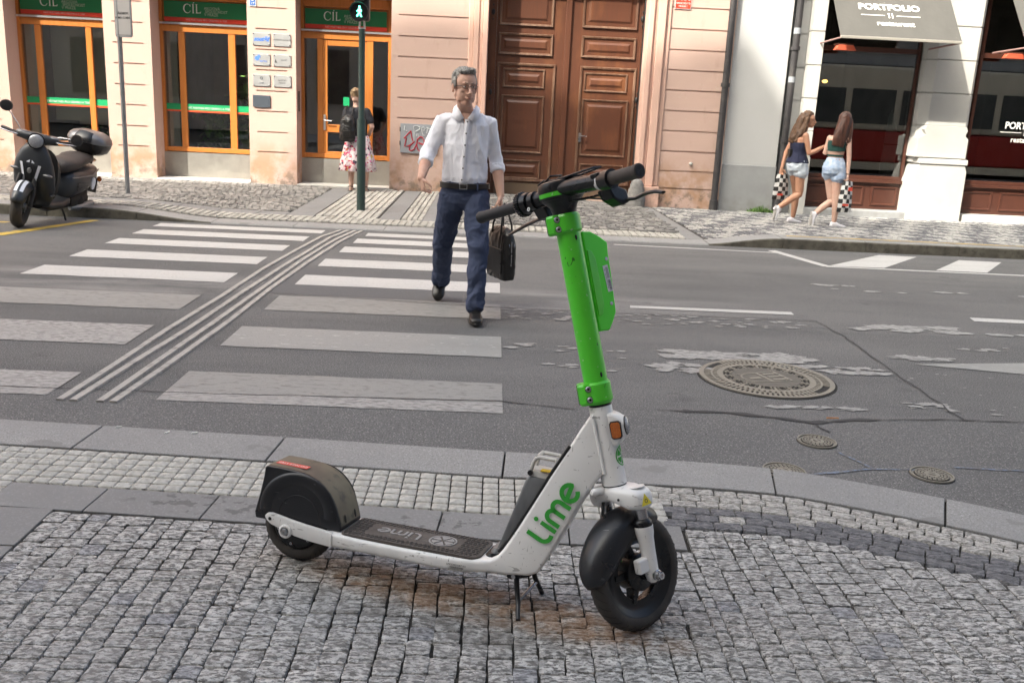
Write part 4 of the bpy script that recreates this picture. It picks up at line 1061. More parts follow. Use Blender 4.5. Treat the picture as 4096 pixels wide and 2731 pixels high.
# ---- white building
white = thing('white_building', (4.2, 16.0, 0), 'white rendered building with a grey plinth between two dark downpipes', 'building')
mb = MB(); mb.box(3.805, 4.70, FY-.02, FY+.48, .72, TOPZ); mb.build('wall', plaster_white, white)
MB().box(3.80, 4.71, FY-.045, FY+.45, -.3, .718).build('plinth', plinth_grey, white, bevel=.008)
def downpipe(x, y, r, z0, label, cols):
    root = thing('downpipe', (x, y, z0), label, 'drainpipe')
    mb = MB(); mb.tube([(x, y, z0+.06), (x, y, 9)], r, 16); mb.build('pipe', pipe_m, root, 40)
    MB().tube([(x, y, z0-.06), (x, y, z0+.16)], [r*1.45, r*1.25], 16).build('shoe', pipe_m, root, 40)
    for z in cols: MB().tube([(x, y, z-.03), (x, y, z+.03)], r*1.35, 16).build('collar', pipe_m, root, 40); MB().box(x-.01, x+.01, y, FY+.01, z-.01, z+.01).build('bracket', pipe_m, root)
    return root
downpipe(3.70, FY-.12, .055, -.03, 'dark downpipe with a thick collar between the pink and the white wall', [1.98, 3.9])
dp = downpipe(4.775, FY-.10, .055, 0, 'dark downpipe with pale stickers between the white building and the restaurant', [1.15, 2.6, 3.9])
for z in (2.07, 2.82): MB().tube([(4.775, FY-.10, z), (4.775, FY-.10, z+.09)], .0575, 16).build('sticker', cabinet_m, dp, 40)
# ---- restaurant building
rest = thing('restaurant_building', (6.5, 16.0, 0), 'pale stone restaurant front with big dark windows under grey awnings', 'building')
stone_front = mat('stone_front', (.48,.475,.445), .85, layers=[dict(scale=1.6, lo=.4, hi=.72, col=(.42,.415,.39), amt=.8), dict(scale=5, lo=.5, hi=.7, col=(.4,.38,.34), amt=.4, zb=(0,.6)), dict(scale=1.2, s=(3,3,.2), lo=.62, hi=.75, col=(.45,.43,.4), amt=.5)], bumps=[(50,.2,.005,4)])
stone_side = mat('stone_side_grey', (.40,.405,.40), .9, layers=[dict(scale=2, lo=.4, hi=.7, col=(.33,.335,.335), amt=.7)], bumps=[(50,.2,.005,4)])
mb = MB(); e = [-.3,.80,1.28,1.80,2.32,2.84,3.36,3.88,TOPZ]
for z0, z1 in zip(e[:-1], e[1:]):
    if z0 > .5: mb.box(4.82, 5.02, FY+.10, FY+.48, z0+.008, z1-.008)
mb.box(4.80, 5.022, FY+.12, FY+.48, -.3, TOPZ); mb.build('side_strip', stone_side, rest)
MB().box(4.79, 5.03, FY+.05, FY+.5, -.3, .80).build('side_plinth', plinth_grey, rest, bevel=.006)
def pier(x0, x1, parent, flare=True):
    y = FY-.08
    mb = MB(); e2 = [.90,1.32,1.84,2.36,2.88,3.40,3.92,TOPZ]
    for z0, z1 in zip(e2[:-1], e2[1:]):
        mb.box(x0, x1, y, FY+.5, z0+.007, z1-.007)
    mb.box(x0+.012, x1-.012, y+.015, FY+.5, .9, TOPZ); mb.build('pier', stone_front, parent, bevel=.004)
pier(5.025, 5.235, rest); 
mb = MB(); mb.box(5.02, 5.24, FY-.10, FY+.5, -.3, .9); mb.build('pier_base', stone_front, rest, bevel=.01)
# wide pier between the windows: chamfered shoulders, capped pedestal
def broad_pier(x0, x1):
    y = FY-.10; mb = MB(); e2 = [.985,1.50,2.02,2.54,3.06,3.58,4.1,TOPZ]
    for z0, z1 in zip(e2[:-1], e2[1:]):
        ring = [(x0, y+.14), (x0+.12, y), (x1-.06, y), (x1, y+.06), (x1, FY+.5), (x0, FY+.5)]
        mb.prismz(ring, z0+.008, z1-.008)
    mb.prismz([(x0+.02, y+.15), (x0+.13, y+.02), (x1-.07, y+.02), (x1-.015, y+.07), (x1-.015, FY+.5), (x0+.02, FY+.5)], .9, TOPZ); mb.build('pier', stone_front, rest, bevel=.005)
    # scroll shoulder
    mb = MB(); mb.prismy([(x0+.10, 1.505), (x0+.06, 1.44), (x0+.10, 1.36), (x0-.02, 1.30), (x0-.03, .99), (x1+.0, .99), (x1+.0, 1.30), (x1-.06, 1.36), (x1-.03, 1.44), (x1-.06, 1.505)], y-.05, FY+.3); mb.build('shoulder', stone_front, rest, bevel=.008)
    MB().box(x0+.04, x1+.03, y-.10, FY+.3, .885, .975).build('pedestal_cap', stone_front, rest, bevel=.012)
    mb = MB(); mb.prismy([(x0-.04, -.3), (x0-.04, .60), (x0+.02, .80), (x0+.07, .88), (x1+.0, .88), (x1+.04, .78), (x1+.05, -.3)], y-.08, FY+.3); mb.build('pedestal', stone_front, rest, bevel=.01)
broad_pier(6.98, 7.80)
broad_pier(9.95, 10.8)
MB().box(5.24, 6.96, FY, FY+.5, 3.62, TOPZ).build('upper_wall', stone_front, rest); MB().box(7.82, 9.93, FY, FY+.5, 3.62, TOPZ).build('upper_wall', stone_front, rest)
def rest_window(x0, x1, label):
    root = thing('restaurant_window', ((x0+x1)/2, 15.82, 0), label, 'window', 'restaurant windows')
    y = 15.80; mb = MB()
    mb.box(x0, x0+.05, y, y+.07, .57, 3.62); mb.box(x1-.05, x1, y, y+.07, .57, 3.62); mb.box(x0+.052, x1-.052, y+.003, y+.07, .57, .63); mb.box(x0+.052, x1-.052, y+.003, y+.07, 2.62, 2.70); mb.build('frame', brown_paint, root, bevel=.004)
    MB().box(x0+.052, x1-.052, y+.03, y+.038, .632, 2.618).build('pane', dark_glass, root); MB().box(x0+.052, x1-.052, y+.03, y+.038, 2.702, 3.6).build('pane', dark_glass, root)
    MB().box(x0-.0, x1+.0, y-.05, y+.06, .515, .568).build('sill', brown_paint, root, bevel=.006)
    MB().box(x0, x1, y+.01, y+.07, .07, .513).build('panel_board', brown_paint, root)
    w = (x1-x0)/3
    for k in range(3):
        a, b = x0+w*k+.06, x0+w*(k+1)-.06; mb = MB(); rings = [[(a+d, y+.01-h, .13+d), (b-d, y+.01-h, .13+d), (b-d, y+.01-h, .46-d), (a+d, y+.01-h, .46-d)] for d, h in ((0,0),(.01,.02),(.03,.02),(.045,.002))]
        mb.rings(rings, cap=False); mb.build('moulding', brown_paint, root)
    MB().box(x0-.02, x1+.02, FY-.12, FY+.30, -.3, .068).build('stone_step', plinth_grey if x0 < 7 else stone_pale, root, bevel=.008)
    return root
w1 = rest_window(5.24, 6.96, 'large dark restaurant window behind the two girls, reflecting a red tram')
w2 = rest_window(7.95, 9.93, 'dark restaurant window with white restaurant lettering at the right edge')
text('lettering', 'PORTFOLIO', .155, letter_white, wallM(8.95, 15.822, 1.56), w2, bold=.004, sx=.92); text('lettering', 'restaurant', .12, letter_white, wallM(8.95, 15.822, 1.33), w2, bold=.002)
mb = MB(); mb.box(8.50, 8.86, 15.82, 15.824, 1.447, 1.457); mb.box(9.04, 9.40, 15.82, 15.824, 1.447, 1.457); mb.box(8.91, 8.925, 15.82, 15.824, 1.40, 1.49); mb.box(8.975, 8.99, 15.82, 15.824, 1.40, 1.49); mb.build('rule_and_cutlery', letter_white, w2)
mb = MB()
for a, b in ((4.95,7.1),(7.7,10.1)):
    mb.box(a, b, 19.5, 19.55, -.1, 3.7); mb.box(a, a+.05, 15.9, 19.5, -.1, 3.7); mb.box(b-.05, b, 15.9, 19.5, -.1, 3.7); mb.box(a, b, 15.9, 19.5, -.1, .02); mb.box(a, b, 15.9, 19.5, 3.65, 3.7)
mb.build('room_wall', room_m, rest)
o = MB().prismy([(6.62,.66),(6.66,1.6),(6.70,1.72),(6.88,1.25),(6.86,.65)], 16.0, 16.03).build('white_panel', cloth_white); tag(o, 'white pointed panel standing inside the restaurant window', 'screen')  # plain white pointed panel behind the glass
mb = MB(); mb.box(6.63, 6.90, 15.98, 15.998, 1.15, 1.165); mb.build('rail', brown_paint, o)
lamp = mat('warm_bulb', (1,.6,.2), .5, emit=(1,.5,.12), estr=4)
for x, z, i in ((5.9,2.18,0),(8.55,2.02,1)):
    t_ = thing('pendant_lamp', (x, 17.2, z), ['small warm lamp glowing inside the restaurant window behind the girls','warm lamp glowing inside the rightmost restaurant window'][i], 'lamp', 'lamps inside the restaurant')
    MB().ell((x, 17.2, z), (.05,.05,.03), 12, 8).build('bulb', lamp, t_, 40); MB().tube([(x, 17.2, z+.03), (x, 17.2, 3.6)], .004, 6).build('cord', black_plastic, t_)
def awning(x0, x1, zf_, zt, label):
    root = thing('awning', ((x0+x1)/2, 15.2, zf_), label, 'awning', 'restaurant awnings')
    y0, y1 = 14.60, FY-.02; mb = MB(); n = 24; top = []; rows = []
    for j in range(9):
        t = j/8; y = y0+(y1-y0)*t; z = zf_+.03+(zt-zf_)*t
        rows.append([(x0+(x1-x0)*i/n, y, z-.018*math.sin(math.pi*t)-.004*math.sin(math.pi*i/n*6)*math.sin(math.pi*t)) for i in range(n+1)])
    vs = [p for r_ in rows for p in r_]; w = n+1
    mb.add(vs, [(j*w+i, j*w+i+1, (j+1)*w+i+1, (j+1)*w+i) for j in range(8) for i in range(n)])
    vs2 = [(p[0], p[1]+.004, p[2]-.006) for p in vs]; mb.add(vs2, [(j*w+i, (j+1)*w+i, (j+1)*w+i+1, j*w+i+1) for j in range(8) for i in range(n)])
    mb.build('canvas', awning_m, root, 40)
    MB().box(x0, x1, y0-.025, y0+.02, zf_-.012, zf_+.03).build('front_bar', awning_bar, root, bevel=.006)
    for x in (x0+.02, x1-.02):
        MB().tube([(x, y1+.05, zf_-.03), (x, y0+.02, zf_+.0)], .014, 8).build('arm', arm_m, root, 40)
        MB().tube([(x, y1, zt-.01), (x, y0+.02, zf_+.015)], .012, 8).build('side_rib', arm_m, root, 40)
    # lettering on the slope
    s = V((0, y1-y0, zt-zf_)).normalized()
    def on(x, t, dz=.0): return frame(V((x, y0+(y1-y0)*t, zf_+.03+(zt-zf_)*t-.018*math.sin(math.pi*t)))+V((0, -s.z, s.y))*.008, (1,0,0), s)
    return root, on
a1, on = awning(5.16, 7.02, 2.73, 3.86, 'grey canvas awning lettered in white above the window behind the girls')
text('lettering', 'PORTFOLIO', .165, letter_white, on(6.0, .425), a1, bold=.006, sx=1.08); text('lettering', 'restaurant', .13, letter_white, on(6.05, .195), a1, bold=.003, sx=1.08)
mb = MB(on(6.0, .31)); mb.box(-.46, -.09, -.006, .006, 0, .001); mb.box(.09, .46, -.006, .006, 0, .001); mb.box(-.035, -.018, -.05, .05, 0, .001); mb.box(.018, .035, -.05, .05, 0, .001); mb.box(-.045, -.008, .03, .05, 0, .001); mb.build('rule_and_cutlery', letter_white, a1)
a2, on2 = awning(8.03, 9.95, 2.72, 3.86, 'grey canvas awning at the right edge of the picture')
mb = MB(on2(8.62, .5)); mb.lathe([(0,0),(.03,0),(.03,.001),(0,.001)], 12); mb.build('paint_spot', letter_white, a2)
for x, i in ((5.55,0),(8.30,1)):
    t_ = thing('patio_heater', (x, 15.45, 2.66), ['red infrared heater under the awning behind the girls','red infrared heater under the rightmost awning'][i], 'heater', 'heaters under the awnings')
    mb = MB(); mb.prismy([(x-.17,2.60),(x+.17,2.60),(x+.12,2.68),(x-.12,2.68)], 15.38, 15.50); mb.build('reflector', heater_m, t_, bevel=.006)
    MB().box(x-.13, x+.13, 15.40, 15.60, 2.685, 2.705).build('bracket', brown_paint, t_)

# filler facades at both ends, plain, for reflections and side steps
left_b = tag(MB().box(-30, -8.61, FY+.01, 22, -.3, 12).build('neighbouring_building', plaster_pink), 'plain pink building continuing the street to the left', 'building')
right_b = tag(MB().box(10.81, 34, FY+.01, 22, -.3, 12).build('neighbouring_building', plaster_white), 'plain white building continuing the street to the right', 'building')
back = MB().box(-8.6, 10.8, 19.6, 22, -.3, 12).build('building_core', plaster_white, rest)

# ---- street opposite, behind the camera: unseen, roofline shaped to throw the shade on road and facade
OB = -5.0; SX = .95*(FY-OB); SZ = 1.25*(FY-OB)
PROF = [(-40,-.7),(-5.2,-.75),(-4.4,-.6),(-3.7,-.3),(-3.35,.25),(-3.2,.7),(-2.85,.9),(-2.7,1.4),(-2.55,2.15),(-2.2,2.45),(-1.75,2.75),(-1.1,2.88),(-.3,2.80),(-.2,2.35),(.3,2.45),(1.0,2.25),(2.4,2.3),(2.7,2.35),(3.2,2.6),(3.75,2.62),(4.0,2.72),(4.3,2.3),(4.7,1.7),(4.9,.9),(5.1,-.3),(6.2,-.75),(60,-.8)]
opp = thing('opposite_building', (0, -9, 0), 'tall building on the near side of the street behind the photographer, roofline shaped for its shade', 'building')
mb = MB(); P_ = [(x-SX, z+SZ) for x, z in PROF]
mb.prismy([(P_[0][0], 0)] + [P_[0]] + P_[1:] + [(P_[-1][0], 0)], OB-12, OB); mb.build('wall', opp_wall, opp)
winfr = MB().box(-.62, .62, -.02, .05, -1.0, 1.0).mesh('window', [opp_glass])
for k, x in enumerate(np.arange(-28, 34, 3.1)):
    for z in (2.2, 6.0, 9.6, 13.2, 16.8):
        link('window', winfr, opp, matrix=Matrix.Translation((x, OB, z)))
# tram reflected in the restaurant windows
tram = thing('tram', (17, 1.6, 0), 'red and cream tram standing in the street to the right of the photographer', 'tram')
TY = 1.2
mb = MB(); mb.box(8.5, 27, TY, TY+2.4, .35, 1.25); mb.build('lower_body', tram_red, tram, bevel=.05)
MB().box(8.5, 27, TY+.01, TY+2.39, 1.27, 3.1).build('upper_body', tram_cream, tram, bevel=.08)
MB().box(8.45, 27.05, TY+.3, TY+2.41, .12, .34).build('skirt', tram_cream, tram)
for k in range(12):
    MB().box(9.0+1.5*k, 10.3+1.5*k, TY+2.395, TY+2.41, 1.45, 2.45).build('window', tram_glass, tram)
MB().box(9, 26.5, TY+.4, TY+2.0, 3.15, 3.4).build('roof_box', cabinet_m, tram)
# ------------------------------------------------------------------ the kick scooter
O_ = V((-0.59831, 2.87295, 0.12735)); EX = V((0.94909, -0.31434, 0.02058)); EY = V((0.31462, 0.94268, -0.11122)); EZ = EX.cross(EY)
SM = frame(O_, EX, EY)            # x forward, y to the rider's left, z up; origin at the rear axle
S_ = V((0.40226, 2.57535, 0.43539)); KK = V((-0.22755, 0.18865, 0.95532)); FF = V((0.77814, 0.62504, 0.06191)); LL = KK.cross(FF)
ST = frame(S_, FF, LL)            # steered parts: x forward, y left, z up the steering axis; origin at the crown
RHO = 0.2585
HT = SM @ Matrix.Translation((1.0495, 0, 0.2883)) @ Matrix.Rotation(-RHO, 4, 'Y')   # head tube, not steered
def scratches(c, dark=(.35,.34,.33)):
    return [dict(scale=2.2, lo=.45, hi=.72, col=tuple(x*.86 for x in c), amt=.8, detail=5), dict(scale=38, s=(.35,1,1.6), lo=.665, hi=.70, col=dark, amt=.7, detail=2, dist=1.), dict(scale=70, s=(1.6,1,.3), lo=.70, hi=.73, col=dark, amt=.6, detail=2, dist=.7), dict(scale=95, lo=.74, hi=.77, col=dark, amt=.8, detail=1)]
sc_white = mat('scooter_white_paint', (.80,.80,.785), .34, layers=scratches((.80,.80,.785), (.22,.21,.2))+[dict(scale=7, lo=.45, hi=.62, col=(.42,.40,.36), amt=.55, zb=(.10,.16))], coat=.25, spec=.5, bumps=[(3,.06,.01,3)])
sc_green = mat('scooter_green_paint', (.085,.62,.028), .30, layers=[dict(scale=2.5, lo=.45, hi=.7, col=(.06,.50,.02), amt=.8), dict(scale=46, s=(1,1,.45), lo=.70, hi=.725, col=(.015,.10,.01), amt=.85, detail=2, dist=1.2), dict(scale=60, lo=.74, hi=.76, col=(.4,.5,.35), amt=.8, detail=1)], coat=.3)
sc_green2 = mat('scooter_green_plastic', (.085,.74,.025), .42, layers=[dict(scale=2.5, lo=.45, hi=.7, col=(.07,.64,.022), amt=.8)], spec=.5, bumps=[(3,.05,.01,3)])
decal_green = mat('decal_green', (.035,.36,.04), .4)
sc_black = mat('scooter_black', (.009,.0095,.011), .30, layers=[dict(scale=20, lo=.6, hi=.75, col=(.03,.03,.03), amt=.4)], rvar=.06, spec=.4)
fender_m = mat('fender_black_rubber', (.010,.011,.014), .36, layers=[dict(scale=6, lo=.5, hi=.8, col=(.03,.029,.028), amt=.5), dict(scale=60, s=(.3,1,2), lo=.71, hi=.74, col=(.16,.16,.16), amt=.7, detail=2, dist=.8)], rvar=.1, spec=.5, bumps=[(120,.08,.002,2)])
fender_dusty = mat('fender_dusty_top', (.085,.068,.052), .6, layers=[dict(scale=5, lo=.4, hi=.7, col=(.17,.15,.10), amt=.85), dict(scale=26, lo=.55, hi=.7, col=(.03,.03,.03), amt=.6)])
tyre_m = mat('tyre', (.042,.037,.033), .8, layers=[dict(scale=30, lo=.4, hi=.7, col=(.055,.05,.044), amt=.8)], bumps=[(90,.3,.003,3)])
mat_rubber = mat('deck_mat', (.075,.065,.058), .85, layers=[dict(scale=9, lo=.4, hi=.7, col=(.115,.10,.09), amt=.8), dict(scale=60, lo=.6, hi=.7, col=(.17,.155,.14), amt=.5)], bumps=[(150,.2,.002,2)])
mat_logo = mat('deck_logo', (.27,.265,.26), .8)
grip_m = mat('grip_rubber', (.045,.038,.034), .7, layers=[dict(scale=10, lo=.45, hi=.7, col=(.085,.07,.06), amt=.7)])
grip_dark = mat('grip_rubber_dark', (.022,.022,.024), .65)
battery_m = mat('battery_grey', (.20,.21,.215), .42, .35, layers=[dict(scale=8, s=(1,1,.3), lo=.45, hi=.7, col=(.10,.105,.11), amt=.8)])
handle_m = mat('battery_handle', (.50,.49,.46), .5, layers=[dict(scale=20, lo=.5, hi=.7, col=(.3,.29,.27), amt=.7)])
yellow_m = mat('yellow_latch', (.62,.42,.02), .5)
amber = mat('amber_reflector', (.55,.15,.01), .25, layers=[dict(kind='vor', scale=260, lo=.1, hi=.5, col=(.35,.08,.005), amt=.8)], coat=.8)
lens_m = mat('headlight_lens', (.42,.43,.45), .15, layers=[dict(kind='vor', scale=220, lo=.15, hi=.5, col=(.16,.165,.18), amt=.9)], coat=1.)
label_white = mat('sticker_white', (.70,.70,.70), .5)
label_red = mat('sticker_red', (.62,.07,.05), .55, layers=[dict(scale=25, lo=.55, hi=.66, col=(.35,.10,.08), amt=.7)])
label_yellow = mat('sticker_yellow', (.70,.58,.03), .5)
dirt_m = mat('caked_dirt', (.06,.055,.04), .95, bumps=[(60,1,.01,3)])

sc = thing('kick_scooter', tuple(O_ + EX*.45 - EZ*.127), 'white and green rental kick scooter standing on its kickstand on the granite setts', 'scooter')
def rrect(c, ux, uy, hx, hy, rad, n=4):
    """rounded rectangle ring"""
    out = []
    for sx, sy, a0 in ((1,1,0),(-1,1,90),(-1,-1,180),(1,-1,270)):
        for k in range(n+1):
            a = R(a0+90*k/n); out.append(c + ux*(sx*(hx-rad)+rad*math.cos(a)) + uy*(sy*(hy-rad)+rad*math.sin(a)))
    return out
Y1 = V((0, 1, 0))
def sect(T, B, w, rad):
    T = V((T[0], 0, T[1])); B = V((B[0], 0, B[1])); c = (T+B)/2; h = (T-B).length/2; u = (T-B).normalized()
    return rrect(c, Y1, u, w, h, min(rad, h*.95, w*.95))
# deck and beam in one
secs = [((.135,.017),(.135,-.024),.088,.010),((.16,.019),(.16,-.028),.095,.013),((.25,.013),(.25,-.030),.096,.013),((.40,.009),(.40,-.033),.096,.013),((.56,.008),(.56,-.036),.096,.013),((.615,.008),(.610,-.036),.094,.013),
        ((.66,.010),(.66,-.030),.088,.013),((.695,.013),(.700,-.028),.078,.013),((.716,.026),(.755,-.028),.070,.013),((.733,.050),(.815,-.022),.064,.012),((.755,.088),(.846,-.010),.061,.012),((.777,.128),(.872,.036),.059,.012),
        ((.82,.212),(.912,.118),.056,.012),((.862,.295),(.950,.20),.053,.012),((.905,.376),(.988,.272),.048,.012),((.94,.445),(1.012,.312),.042,.012),((.968,.495),(1.030,.335),.033,.011),((.985,.520),(1.045,.35),.026,.011)]
mb = MB(SM); mb.rings([sect(*s) for s in secs]); frame_o = mb.build('frame', sc_white, sc, 38)
# weld seam along the head tube and across the deck
mb = MB(SM)
for y in (-1, 1):
    a, b = V((.975, y*.036, .490)), V((1.023, y*.037, .325)); N_ = 34
    for i in range(N_): p = a.lerp(b, i/(N_-1)); mb.ell(p, (.0062,.0045,.0040), 8, 5)
for i in range(16): a = R(90*i/15); mb.ell((.165, -.0955, .012-.036*i/15), (.004,.0035,.003), 6, 4)
tag(mb.build('weld_seam', sc_white, sc, 60), kind='stuff')
# rear arms
for y in (-1, 1):
    mb = MB(SM); rings = []
    for x, zt, zb in ((-.076,.044,.036),(-.070,.050,.026),(-.055,.052,.015),(-.02,.046,.004),(.005,.041,-.004),(.033,.036,-.012),(.09,.028,-.021),(.165,.019,-.028)):
        rings.append(rrect(V((x, y*.0875, (zt+zb)/2)), Y1, V((0,0,1)), .0085, (zt-zb)/2, .0035, 2))
    mb.rings(rings); mb.build('rear_arm', sc_white, sc, 40)
    mb = MB(SM @ Matrix.Translation((0, y*.093, 0)) @ Matrix.Rotation(R(90)*-y, 4, 'X'))
    mb.lathe([(.019,-.004),(.023,.001),(.023,.006),(.019,.009),(.016,.009),(.016,-.004)], 28, close=True); mb.build('dropout_boss', sc_white, sc, 40)
    mb = MB(SM @ Matrix.Translation((0, y*.093, 0)) @ Matrix.Rotation(R(90)*-y, 4, 'X')); mb.lathe([(0,-.004),(.0155,-.004),(.0155,.002),(.012,.003),(.012,.009),(.0105,.0115),(.005,.012),(.005,.009),(0,.009)], 6); mb.lathe([(.013,.001),(.0165,.001),(.0165,.003),(.013,.003)], 20, close=True); mb.build('axle_nut', steel, sc, 25)
    mb = MB(SM @ Matrix.Translation((-.058, y*.0963, .034)) @ Matrix.Rotation(R(90)*-y, 4, 'X')); mb.lathe([(0,0),(.006,0),(.006,.0008),(0,.0008)], 12); mb.build('bolt_hole', iron_dark, sc)
# head tube
mb = MB(HT); mb.lathe([(.0335,0),(.0375,.0),(.0378,.02),(.0355,.10),(.0345,.19),(.0345,.236),(.033,.239)], 40); mb.build('head_tube', sc_white, sc, 30)
MB(HT).lathe([(.030,-.004),(.0365,-.004),(.0365,.0005),(.030,.0005)], 32, close=True).build('bearing_seal', sc_black, sc, 40)
MB(HT).lathe([(.030,.2385),(.0335,.2385),(.0335,.246),(.030,.246)], 32, close=True).build('bearing_seal', sc_black, sc, 40)
# headlight block
mb = MB(HT); rings = []
for f, zc, hz, hy, rd in ((.022,.166,.052,.030,.012),(.034,.166,.050,.030,.012),(.048,.166,.043,.031,.014),(.058,.168,.034,.030,.020),(.064,.170,.030,.028,.022),(.066,.170,.0295,.0275,.022)):
    rings.append(rrect(V((f, 0, zc)), Y1, V((0,0,1)), hy, hz, rd, 5))
mb.rings(rings); mb.build('headlight_housing', sc_white, sc, 40)
mb = MB(HT @ Matrix.Translation((.066, 0, .170)) @ Matrix.Rotation(R(90), 4, 'Y')); mb.lathe([(0,0),(.0275,0),(.0275,.004),(.025,.007),(.015,.010),(0,.0115)], 32); mb.build('headlight_lens', lens_m, sc, 50)
MB(HT @ Matrix.Translation((.0655, 0, .170)) @ Matrix.Rotation(R(90), 4, 'Y')).lathe([(.0265,.0),(.0288,0),(.0288,.004),(.0265,.004)], 32, close=True).build('lens_rim', sc_black, sc, 40)
for y in (-1, 1):
    pts = [(-.009,-.025),(.010,-.025),(.0155,-.019),(.0165,.018),(.011,.024),(-.010,.024),(-.0145,.018),(-.0145,-.019)]
    H2 = HT @ Matrix.Translation((.040, y*.0305, .165))
    mb = MB(H2); mb.prism([(a*1.14, b*1.10) for a, b in pts], lambda a, b: (a, y*.0035, b), lambda a, b: (a, -y*.006, b)); mb.build('reflector_rim', sc_black, sc, bevel=.001)
    mb = MB(H2); mb.prism([(a*.94, b*.95) for a, b in pts], lambda a, b: (a, y*.0052, b), lambda a, b: (a, y*.002, b)); mb.build('side_reflector', amber, sc, bevel=.001)
# lime wheel emblem on the front of the head tube
def citrus(mb, place, r, n=6):
    """ring and wedge segments; place(u, v) gives the surface point"""
    N_ = 48
    for i in range(N_):
        a0, a1 = 2*math.pi*i/N_, 2*math.pi*(i+1)/N_
        mb.add([place(r*math.cos(a0), r*math.sin(a0)), place(r*math.cos(a1), r*math.sin(a1)), place(r*.88*math.cos(a1), r*.88*math.sin(a1)), place(r*.88*math.cos(a0), r*.88*math.sin(a0))], [(0,1,2,3)])
    for k in range(n):
        a = 2*math.pi*(k+.5)/n; h = math.pi/n*.80; pin = (r*.13*math.cos(a), r*.13*math.sin(a)); m_ = 8
        arc = [(r*.80*math.cos(a-h+2*h*j/m_), r*.80*math.sin(a-h+2*h*j/m_)) for j in range(m_+1)]
        for j in range(m_): 
            q0, q1 = arc[j], arc[j+1]
            mid0 = ((pin[0]+q0[0])/2, (pin[1]+q0[1])/2); mid1 = ((pin[0]+q1[0])/2, (pin[1]+q1[1])/2)
            mb.add([place(*pin), place(*mid0), place(*mid1)], [(0,1,2)]); mb.add([place(*mid0), place(*q0), place(*q1), place(*mid1)], [(0,1,2,3)])
mb = MB(HT); rt = .0369
citrus(mb, lambda u, v: ((rt+.0004)*math.cos(u/rt), (rt+.0004)*math.sin(u/rt), .083+v), .031); mb.build('emblem', decal_green, sc)
# wordmark on both flanks
def glyph_strokes():
    """wordmark letters as polylines (u along the word, v up), stroke width .2 of x-height"""
    def arc(cx, cy, r, a0, a1, n=14): return [(cx+r*math.cos(R(a0+(a1-a0)*i/n)), cy+r*math.sin(R(a0+(a1-a0)*i/n))) for i in range(n+1)]
    G = []
    G.append([(0.0,1.42),(0.0,.55)]+arc(.45,.45,.45,180,270,8)+[(.50,0),(.66,.03)])          # L
    G.append([(.98,1.0),(.98,-.08)])                                                         # i
    G.append('dot')
    G.append([(1.38,-.08),(1.38,.62)]+arc(1.72,.62,.34,180,0,10)+[(2.06,-.08)])              # m
    G.append([(2.06,.55)]+arc(2.40,.62,.34,180,0,10)+[(2.74,-.08)])
    G.append([(3.06,.42),(4.02,.60)]+arc(3.56,.48,.50,10,318,18))                            # e
    return G
def wordmark(mb, place, s, sw=.135):
    for g in glyph_strokes():
        if g == 'dot':
            n = 16; mb.add([place(s*(.98+.145*math.cos(2*math.pi*i/n)), s*(1.36+.145*math.sin(2*math.pi*i/n))) for i in range(n)], [list(range(n))]); continue
        P = [V((p[0]*s, p[1]*s, 0)) for p in g]; L_, R__ = [], []
        for i, p in enumerate(P):
            t = (P[min(i+1, len(P)-1)]-P[max(i-1, 0)]).normalized(); q = V((-t.y, t.x, 0))*sw*s; L_.append(p+q); R__.append(p-q)
        n = len(P); mb.add([place(p.x, p.y) for p in L_+R__], [(i, i+1, n+i+1, n+i) for i in range(n-1)])
# flank plane fitted to the beam: word runs up the beam
dv = V((.457, 0, .889)); up_ = V((-.889, 0, .457)); o0 = V((.868, 0, .088))
def flank(y):
    def pl(u, v):
        p = o0 + dv*u + up_*v
        # half width of the beam at that place
        t = (p.x-.755)*.457+(p.z-.088)*.889
        w = .0625 - .026*max(0, t) - .05*max(0, t-.24)
        return (p.x, y*(w+.0006), p.z)
    return pl
mb = MB(SM); wordmark(mb, flank(-1), .0495, .138); wm = mb.build('wordmark', decal_green, sc)
mb = MB(SM); f_ = flank(1); wordmark(mb, lambda u, v: f_(.205-u, v), .0495, .138); mb.build('wordmark', decal_green, sc)
# deck mat with raised pattern and wordmark
mb = MB(SM); ring0 = []
X0, X1, W_ = .190, .662, .084
rad = .03
def matring(z, ins=0.):
    out = []
    for cx, cy, a0 in ((X1-rad-.0,W_-rad,0),(X0+rad*.5,W_-rad*.5,90),(X0+rad*.5,-W_+rad*.5,180),(X1-rad,-W_+rad,270)):
        r_ = (rad if cx > .4 else rad*.5)-ins
        for k in range(6): a = R(a0+18*k); out.append((cx+r_*math.cos(a), cy+r_*math.sin(a), z))
    return out
def dz(x): return .0
mb.rings([matring(.006), matring(.0155), matring(.0165, .002)]); MAT = mb.build('deck_mat', mat_rubber, sc, 30)
ztop = .0166
